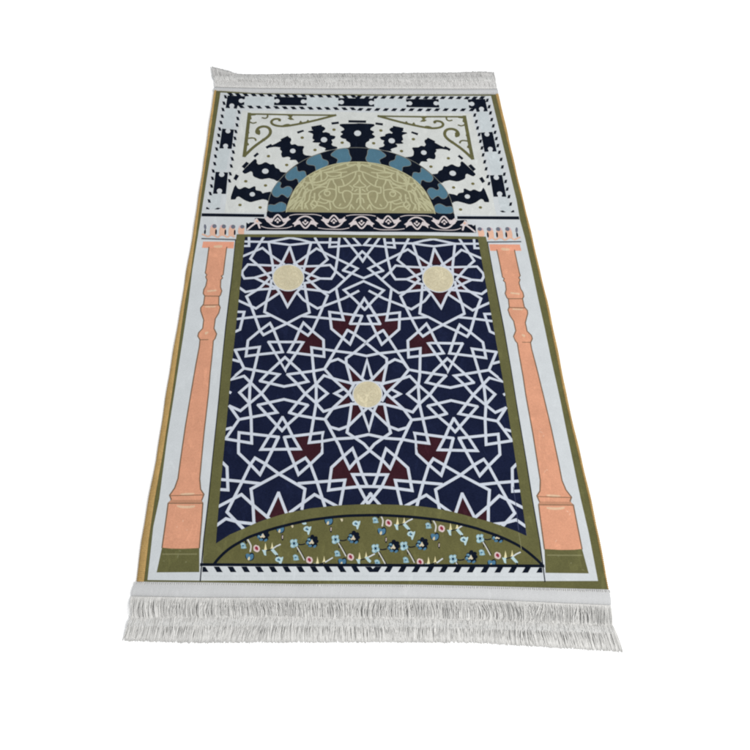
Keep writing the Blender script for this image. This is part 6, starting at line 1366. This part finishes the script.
["pink","c",0,[-3443,1786,-3422,1842,-3384,1862,-3374,1806,-3411,1768]],
["pink","c",0,[3412,1767,3375,1805,3384,1861,3422,1842,3443,1785]],
["greyhead","p",0,[-3300,1806,-3305,1777,-3322,1755,-3346,1747,-3372,1755,-3392,1776,-3400,1805,-3395,1835,-3378,1857,-3354,1865,-3328,1857,-3309,1836]],
["greyhead","p",0,[3309,1835,3328,1857,3354,1864,3378,1856,3395,1834,3400,1805,3392,1775,3372,1754,3347,1746,3322,1755,3305,1776,3300,1806]],
["navyblk","c",0,[-3321,1731,-3287,1709,-3282,1583,-3314,1568,-3328,1638]],
["navyblk","c",0,[3329,1638,3316,1567,3283,1583,3287,1709,3322,1731]],
["peach","c",0,[-3228,1536,-3237,1744,-3190,1860,-3110,1857,-3087,1755,-3099,1661,-3086,1578,-3123,1545]],
["peach","c",0,[3124,1544,3087,1578,3100,1661,3086,1754,3110,1857,3189,1860,3238,1743,3230,1535]],
["pink","c",0,[-3230,1781,-3210,1837,-3171,1857,-3162,1801,-3199,1763]],
["pink","c",0,[3199,1762,3162,1800,3171,1856,3209,1837,3230,1780]],
["greyhead","p",0,[-3088,1801,-3093,1772,-3110,1750,-3134,1742,-3160,1750,-3179,1771,-3188,1800,-3183,1830,-3166,1852,-3141,1860,-3115,1852,-3096,1831]],
["greyhead","p",0,[3095,1830,3115,1852,3140,1859,3165,1851,3182,1829,3187,1800,3179,1770,3160,1749,3134,1741,3110,1750,3093,1771,3087,1801]],
["navyblk","c",0,[-3109,1726,-3075,1705,-3071,1578,-3103,1563,-3116,1633]],
["navyblk","c",0,[3117,1633,3104,1563,3072,1578,3075,1704,3109,1726]],
["peach","c",0,[-3017,1531,-3025,1739,-2977,1855,-2898,1852,-2874,1750,-2888,1657,-2874,1573,-2912,1540]],
["peach","c",0,[2913,1539,2875,1573,2888,1656,2874,1749,2897,1852,2976,1855,3025,1738,3018,1530]],
["pink","c",0,[-3018,1776,-2997,1833,-2958,1852,-2949,1796,-2987,1758]],
["pink","c",0,[2986,1757,2949,1795,2957,1851,2996,1832,3018,1776]],
["greyhead","p",0,[-2875,1797,-2880,1767,-2897,1745,-2922,1737,-2947,1745,-2967,1766,-2975,1795,-2970,1825,-2953,1847,-2928,1855,-2903,1847,-2883,1826]],
["greyhead","p",0,[2882,1825,2902,1847,2927,1854,2952,1846,2969,1824,2975,1795,2967,1765,2947,1744,2922,1737,2897,1745,2880,1766,2874,1796]],
["navyblk","c",0,[-2897,1722,-2863,1700,-2859,1573,-2892,1558,-2904,1628]],
["navyblk","c",0,[2905,1628,2893,1558,2860,1573,2863,1699,2897,1721]],
["peach","c",0,[-2806,1594,-2810,1734,-2761,1850,-2682,1848,-2659,1745,-2673,1652,-2661,1596,-2700,1590]],
["peach","c",0,[2701,1590,2662,1596,2673,1651,2658,1744,2680,1847,2760,1850,2809,1733,2807,1594]],
["pink","c",0,[-2802,1771,-2781,1828,-2742,1847,-2734,1791,-2771,1753]],
["pink","c",0,[2771,1752,2733,1790,2741,1846,2780,1827,2802,1771]],
["greyhead","p",0,[-2666,1799,-2671,1772,-2689,1753,-2713,1745,-2739,1752,-2758,1771,-2766,1798,-2760,1825,-2743,1844,-2718,1852,-2693,1845,-2674,1826]],
["greyhead","p",0,[2673,1825,2692,1844,2717,1851,2742,1844,2759,1824,2765,1797,2757,1771,2738,1751,2713,1745,2688,1752,2671,1772,2665,1799]],
["greyhead","c",0,[-3595,1840,-3562,1869,-3532,1804,-3532,1710,-3575,1719]],
["greyhead","c",0,[3576,1719,3533,1710,3532,1803,3562,1868,3595,1840]],
["navyblk","c",0,[-3560,1729,-3533,1692,-3536,1590,-3562,1580,-3579,1645]],
["navyblk","c",0,[3580,1644,3564,1579,3537,1589,3535,1691,3561,1728]],
["peach","k",0.004,[-3607,1579,-3548,1552,-3470,1504,-3414,1573,-3337,1555,-3251,1488,-3195,1570,-3112,1558,-3036,1494,-2984,1568,-2884,1518]],
["peach","k",0.004,[2885,1517,2985,1568,3038,1493,3113,1557,3197,1569,3253,1487,3339,1554,3416,1572,3472,1503,3550,1552,3609,1579]]]},"bound":{"outline":[-3571,6068,-3721,2556,-3751,1698,-3794,510,-3854,-157,-3948,-2473,-4014,-3735,-4076,-4523,-4108,-5296,-4116,-6036,-3652,-6040,-3026,-6044,-2221,-6054,-1326,-6069,-609,-6067,739,-6073,1908,-6096,3257,-6127,4203,-6148,4178,-5243,4147,-4487,4087,-3528,4019,-2447,3978,-996,3952,-82,3905,564,3854,1509,3785,2653,3555,6049,2643,6034,596,5999,-679,5988,-2585,5990],"selv_l_in":[-3571,6068,-3721,2556,-3751,1698,-3794,510,-3854,-157,-3948,-2473,-4014,-3735,-4076,-4523,-4108,-5296,-4116,-6036],"selv_l_out":[-3620,6043,-3779,2555,-3819,1559,-3904,509,-3925,-158,-4074,-2474,-4129,-3736,-4194,-4524,-4244,-5296,-4262,-6037],"selv_r_in":[3555,6049,3785,2653,3854,1509,3905,564,3952,-82,3978,-996,4019,-2447,4087,-3528,4147,-4487,4178,-5243,4203,-6148],"selv_r_out":[3635,6051,3827,2653,3900,1510,3954,564,4002,-81,4031,-996,4074,-2447,4140,-3528,4191,-4487,4221,-5243,4234,-6147],"edge_t":[-3616,6050,-2585,5990,-679,5988,596,5999,2643,6034,3632,6054],"edge_b":[-4258,-6035,-3652,-6040,-3026,-6044,-2221,-6054,-1326,-6069,-609,-6067,739,-6073,1908,-6096,3257,-6127,4229,-6153],"fb_band":[-4329,-6299,-3184,-6319,-1856,-6319,-613,-6322,723,-6322,1883,-6337,3217,-6394,4231,-6434],"fb_mid":[-4281,-6718,-3155,-6708,-1845,-6705,-619,-6712,699,-6718,1841,-6741,3158,-6788,4195,-6820],"fb_end":[-4395,-7044,-3128,-7075,-1835,-7065,-624,-7064,677,-7062,1808,-7068,3104,-7148,4269,-7211],"ft_band":[-3623,6201,-2592,6183,-677,6191,604,6214,2662,6242,3631,6266],"ft_mid":[-3639,6466,-2602,6431,-675,6447,615,6470,2686,6506,3608,6540],"ft_end":[-3762,6941,-3472,6847,-3102,6691,-2611,6682,-672,6760,627,6776,1670,6813,2717,6850,3244,6896,3608,6873]}}''')
PRT, BND = DATA['parts'], DATA['bound']
rng = random.Random(7)

# ---------------------------------------------------------------- floor
def plain(name, rgb, rough=.6):
    m = bpy.data.materials.new(name); m.use_nodes = True
    N = m.node_tree.nodes; L = m.node_tree.links; b = N['Principled BSDF']
    b.inputs['Roughness'].default_value = rough; b.inputs['Specular IOR Level'].default_value = .1
    n = N.new('ShaderNodeTexNoise'); n.inputs['Scale'].default_value = 3
    r = N.new('ShaderNodeMapRange'); r.inputs[3].default_value = .98; r.inputs[4].default_value = 1.02
    L.new(n.outputs['Fac'], r.inputs[0])
    v = N.new('ShaderNodeVectorMath'); v.operation = 'SCALE'; v.inputs[0].default_value = rgb
    L.new(r.outputs[0], v.inputs['Scale']); L.new(v.outputs[0], b.inputs['Base Color'])
    return m
fl = mesh_obj('floor', [(-40, -40, 0), (40, -40, 0), (40, 40, 0), (-40, 40, 0)], [(0, 1, 2, 3)], [plain('white_floor', (.93, .93, .93))])
fl['kind'] = 'structure'

# ---------------------------------------------------------------- the rug
rug = bpy.data.objects.new('prayer_rug', None)
rug.empty_display_size = .3
link(rug)
rug.rotation_euler = (0, 0, YAW)
rug['label'] = 'fringed prayer rug printed with arch, salmon columns and navy star lattice, lying on white floor'
rug['category'] = 'rug'

# pile: the olive slab with the white printed ground
out = as2('outline')
a = out
if (a[:, 0] * np.roll(a[:, 1], -1) - a[:, 1] * np.roll(a[:, 0], -1)).sum() < 0: out = out[::-1]
n = len(out)
V = [(x, y, 0.0008) for x, y in out] + [(x, y, TOP - .0008) for x, y in out] + [(x * .9985, y * .999, TOP) for x, y in out]
F = [tuple(range(n - 1, -1, -1))] + [(i, (i + 1) % n, n + (i + 1) % n, n + i) for i in range(n)] + [(n + i, n + (i + 1) % n, 2 * n + (i + 1) % n, 2 * n + i) for i in range(n)] + [tuple(range(2 * n, 3 * n))]
pile = mesh_obj('pile', V, F, [MAT['olive']], None, rug)
ground, z = printed('printed_ground', PRT['pile'], TOP + 5e-5, pile)
Z = z + 3e-5
def part(name, items, parent=rug, zz=None, label=None):
    o, ze = printed(name, items, Z if zz is None else zz, parent)
    if label: o['label'] = label
    return o, ze
border, ze = part('border_band', PRT['border_band'])
arch, za = part('arch', PRT['arch'])
tymp, _ = part('tympanum', PRT['tympanum'], arch, za + 2e-5)
part('vine_band', PRT['vine_band'], rug, za + 3e-5)
for s, w in ((-1, 'left'), (1, 'right')):
    part('corner_scroll', [i for i in PRT['corner_scroll'] if side_of(i) == s], arch, za + 2e-5)
lat, zl = part('lattice_panel', PRT['lattice_panel'])
for items in ([i for i in PRT['star_medallion'] if side_of(i) < 0], [i for i in PRT['star_medallion'] if side_of(i) > 0], PRT['star_medallion_c']):
    part('star_medallion', items, lat, zl + 2e-5)
flo, zf = part('flower_panel', PRT['flower_panel'], rug)
z2 = max(zl, zf) + 3e-5
frm, zz2 = part('panel_frame', PRT['olive_frame'], rug, z2)
part('stripe_band', PRT['stripe_band'], rug, zz2 + 2e-5)
for s in (-1, 1):
    col, zc = part('column', [i for i in PRT['column'] if side_of(i) == s])
    part('capital', [i for i in PRT['capital_frieze'] if side_of(i) == s], col, zz2 + 4e-5)


# ---------------------------------------------------------------- selvedges: yellow overlocked thread rolled over both long edges
yel = fabric('overlock_thread', (188, 156, 100), .16, .5, .1, 700)
yel2 = yel
def selvedge(inner, outer, name):
    L0 = as2(inner); L1 = as2(outer)
    length = np.abs(np.diff(L0[:, 1])).sum()
    pitch = .0034; per = 5
    m = int(length / pitch * per)
    I0 = resample(L0, m); O0 = resample(L1, m)
    V, F = [], []
    K = 8
    for i in range(m):
        ph = 2 * math.pi * i / per
        bump = .5 + .5 * math.cos(ph)
        wob = .0003 * math.sin(i * .013) + .0003 * math.sin(i * .041 + 1)
        for k in range(K):
            t = math.pi * k / (K - 1)
            f = .5 - .5 * math.cos(t)
            x = I0[i] * (1 - f) + O0[i] * f
            sx = (O0[i] - I0[i]) / max(1e-6, np.linalg.norm(O0[i] - I0[i]))
            hh = .0048 + (.0014 + .0016 * bump) * math.sin(t) + wob
            if k == K - 1: hh = .0004
            if k == K - 2: hh = .0035
            x = x + sx * (bump * .0011 * f + wob * f)
            V.append((x[0], x[1], hh))
    for i in range(m - 1):
        for k in range(K - 1):
            a = i * K + k
            F.append((a, a + 1, a + K + 1, a + K))
    o = mesh_obj(name, V, F, [yel], None, rug, True)
    return o
selvedge('selv_l_in', 'selv_l_out', 'selvedge')
selvedge('selv_r_in', 'selv_r_out', 'selvedge')

# ---------------------------------------------------------------- fringes
yarn = fabric('white_yarn', (247, 246, 243), .05, .2, .1, 500)
def per_strand(m, lo, hi):
    nt = m.node_tree; N = nt.nodes; L = nt.links; b = N['Principled BSDF']
    src = b.inputs['Base Color'].links[0].from_socket
    g = N.new('ShaderNodeNewGeometry'); r = N.new('ShaderNodeMapRange'); r.inputs[3].default_value = lo; r.inputs[4].default_value = hi
    L.new(g.outputs['Random Per Island'], r.inputs[0])
    v = N.new('ShaderNodeVectorMath'); v.operation = 'SCALE'
    L.new(src, v.inputs[0]); L.new(r.outputs[0], v.inputs['Scale']); L.new(v.outputs[0], b.inputs['Base Color'])
per_strand(yarn, .84, 1.0)
yarn_far = fabric('white_yarn_far', (243, 242, 240), .03, .1, .1, 300)
per_strand(yarn_far, .90, 1.0)
tape = fabric('white_tape', (207, 208, 209), .04, .5, .1, 1100)
stitch = fabric('white_stitch', (214, 214, 213), .05, .3, .1, 900)
fold = fabric('folded_yarn', (232, 232, 230), .05, .2, .1, 500)
under = fabric('white_backing', (236, 235, 231), .05, .2, .1, 500)

def bend(x, k, seed):
    return (math.sin(x * 17 + seed) + .7 * math.sin(x * 43 + seed * 2.3) + .6 * math.sin(x * 97 + seed * 1.7) + .35 * math.sin(x * 211 + seed)) * k
def lift(z): return (TOP - z) * .49          # seen from above at a slant, lower things were traced nearer than they lie

def strands(A, B, count, h0, h1, arch, lean, seed, flare=0, rad=.0009, seg=6, over=.06, peak=1.0, V=None, F=None):
    r = random.Random(int(seed * 100))
    A = resample(A, 400); B = resample(B, 400)
    sgn = 1 if A[0, 1] > B[0, 1] else -1
    for i in range(count):
        t = (i + r.random()) / count
        f = t * 399; j = min(398, int(f)); u = f - j
        a = A[j] * (1 - u) + A[j + 1] * u; b = B[j] * (1 - u) + B[j + 1] * u
        ln = np.linalg.norm(b - a)
        lx = bend(a[0], lean, seed) + r.gauss(0, lean * .6)
        edge = min(1, min(t, 1 - t) * 14)
        lx *= .25 + .75 * edge
        cl = bend(a[0], lean * .6, seed + 5) * edge
        end = 1 + r.gauss(0, over)
        hj = r.uniform(.5, 1.25)
        rr = rad * r.uniform(.7, 1.2)
        jx = r.gauss(0, .0016)
        base = len(V)
        for k in range(seg + 1):
            s = k / seg * end
            c = a + (b - a) * s
            x = c[0] + jx * s + lx * math.sin(min(s, 1) * math.pi * .5) * (1 if flare else math.sin(min(s, 1) * math.pi) + .15) + cl * s * (1 - s)
            ss = min(1, s) ** peak
            z = h0 + (h1 - h0) * min(s, 1) + arch * hj * math.sin(ss * math.pi)
            z = max(rr, z)
            y = c[1] + lift(z)
            w = rr * (1 if k < seg else .55)
            V += [(x - w, y, z - w * .6), (x + w, y, z - w * .6), (x, y, z + w)]
        for k in range(seg):
            q = base + 3 * k
            for e in range(3):
                F.append((q + e, q + (e + 1) % 3, q + 3 + (e + 1) % 3, q + 3 + e))
        F.append((base + 3 * seg, base + 3 * seg + 1, base + 3 * seg + 2))

def strip(A, B, n, prof, V, F):
    """a band of cloth between two edges; prof(t across, i along) gives its height"""
    A = resample(A, n); B = resample(B, n)
    K = 7; base = len(V)
    for i in range(n):
        for k in range(K):
            t = k / (K - 1)
            c = A[i] * (1 - t) + B[i] * t
            z = prof(t, i)
            V.append((c[0], c[1] + lift(z), z))
    for i in range(n - 1):
        for k in range(K - 1):
            q = base + i * K + k
            F.append((q, q + 1, q + K + 1, q + K))

def fringe(edge, band, mid, end, count, seed, arch1, lean, yarn):
    E_, B_, M_, N_ = as2(edge), as2(band), as2(mid), as2(end)
    V, F = [], []
    for rep in range(3):
        strands(B_, M_, count, .0030, .0030, arch1 * (.5 + .4 * rep), lean * (1 - .2 * rep), seed + rep * .9, 0, V=V, F=F, peak=.72, over=.05)
    for rep in range(3):
        strands(M_ + (B_[0] - M_[0]) * (.20 - .06 * rep), N_, count, .0034 - .0004 * rep, .0009, .0045 - .0012 * rep, lean * .7, seed + 11 + rep * .6, 1, V=V, F=F, over=.022, peak=.55)
    fr = mesh_obj('fringe', V, F, [yarn], None, rug, True)
    V, F = [], []
    for P0, P1, k0, k1 in ((B_, M_, .0036, .0026), (M_, N_, .0026, .0010)):
        P0, P1 = resample(P0, 200)[3:-3], resample(P1, 200)[3:-3]
        P1 = P1 + (P0 - P1) * (.06 if k1 < .002 else 0)
        strip(P0, P1, 160, lambda t, i: k0 + (k1 - k0) * t, V, F)
    mesh_obj('backing', V, F, [under], None, fr, True)
    V, F = [], []
    strip(E_, B_, 300, lambda t, i: .0052 + .0022 * math.sin(math.pi * min(1, t * 1.15)) + .0002 * math.sin(i * 1.9) * t - (.003 * max(0, t - .8) / .2), V, F)
    mesh_obj('heading_tape', V, F, [tape], None, fr, True)
    # overlock stitches along the seam
    V, F = [], []
    R = resample(E_, 230)
    d = (resample(B_, 230) - R)
    for i in range(230):
        dn = d[i] / np.linalg.norm(d[i]); tn = np.array([-dn[1], dn[0]])
        ll = .0056 * rng.uniform(.75, 1.2); w = .0011 * rng.uniform(.8, 1.2)
        c0 = R[i] + dn * .0004 + tn * rng.gauss(0, .0003); c1 = c0 + dn * ll + tn * rng.gauss(.0006, .0004)
        b = len(V)
        for c, hz in ((c0, .0064), ((c0 + c1) / 2, .0083), (c1, .0068)):
            V += [(*(c - tn * w), hz - .0009), (*c, hz), (*(c + tn * w), hz - .0009)]
        for k in range(2):
            for e in range(2):
                q = b + 3 * k + e
                F.append((q, q + 1, q + 4, q + 3))
    mesh_obj('seam_stitching', V, F, [stitch], None, fr, True)
    # the yarn folds over and lies flat half way down
    V, F = [], []
    up = M_ + (B_[0] - M_[0]) * .10; dn_ = M_ + (N_[0] - M_[0]) * .34
    for rep in range(2):
        strands(up, dn_, int(count * 2.2), .0040, .0034, .0034, .0012, seed + 31 + rep, V=V, F=F, over=.05, rad=.0008)
    mesh_obj('folded_yarn', V, F, [fold], None, fr, True)
    return fr
fringe('edge_b', 'fb_band', 'fb_mid', 'fb_end', 620, 3, .0042, .007, yarn)
fringe('edge_t', 'ft_band', 'ft_mid', 'ft_end', 640, 8, .0012, .005, yarn_far)
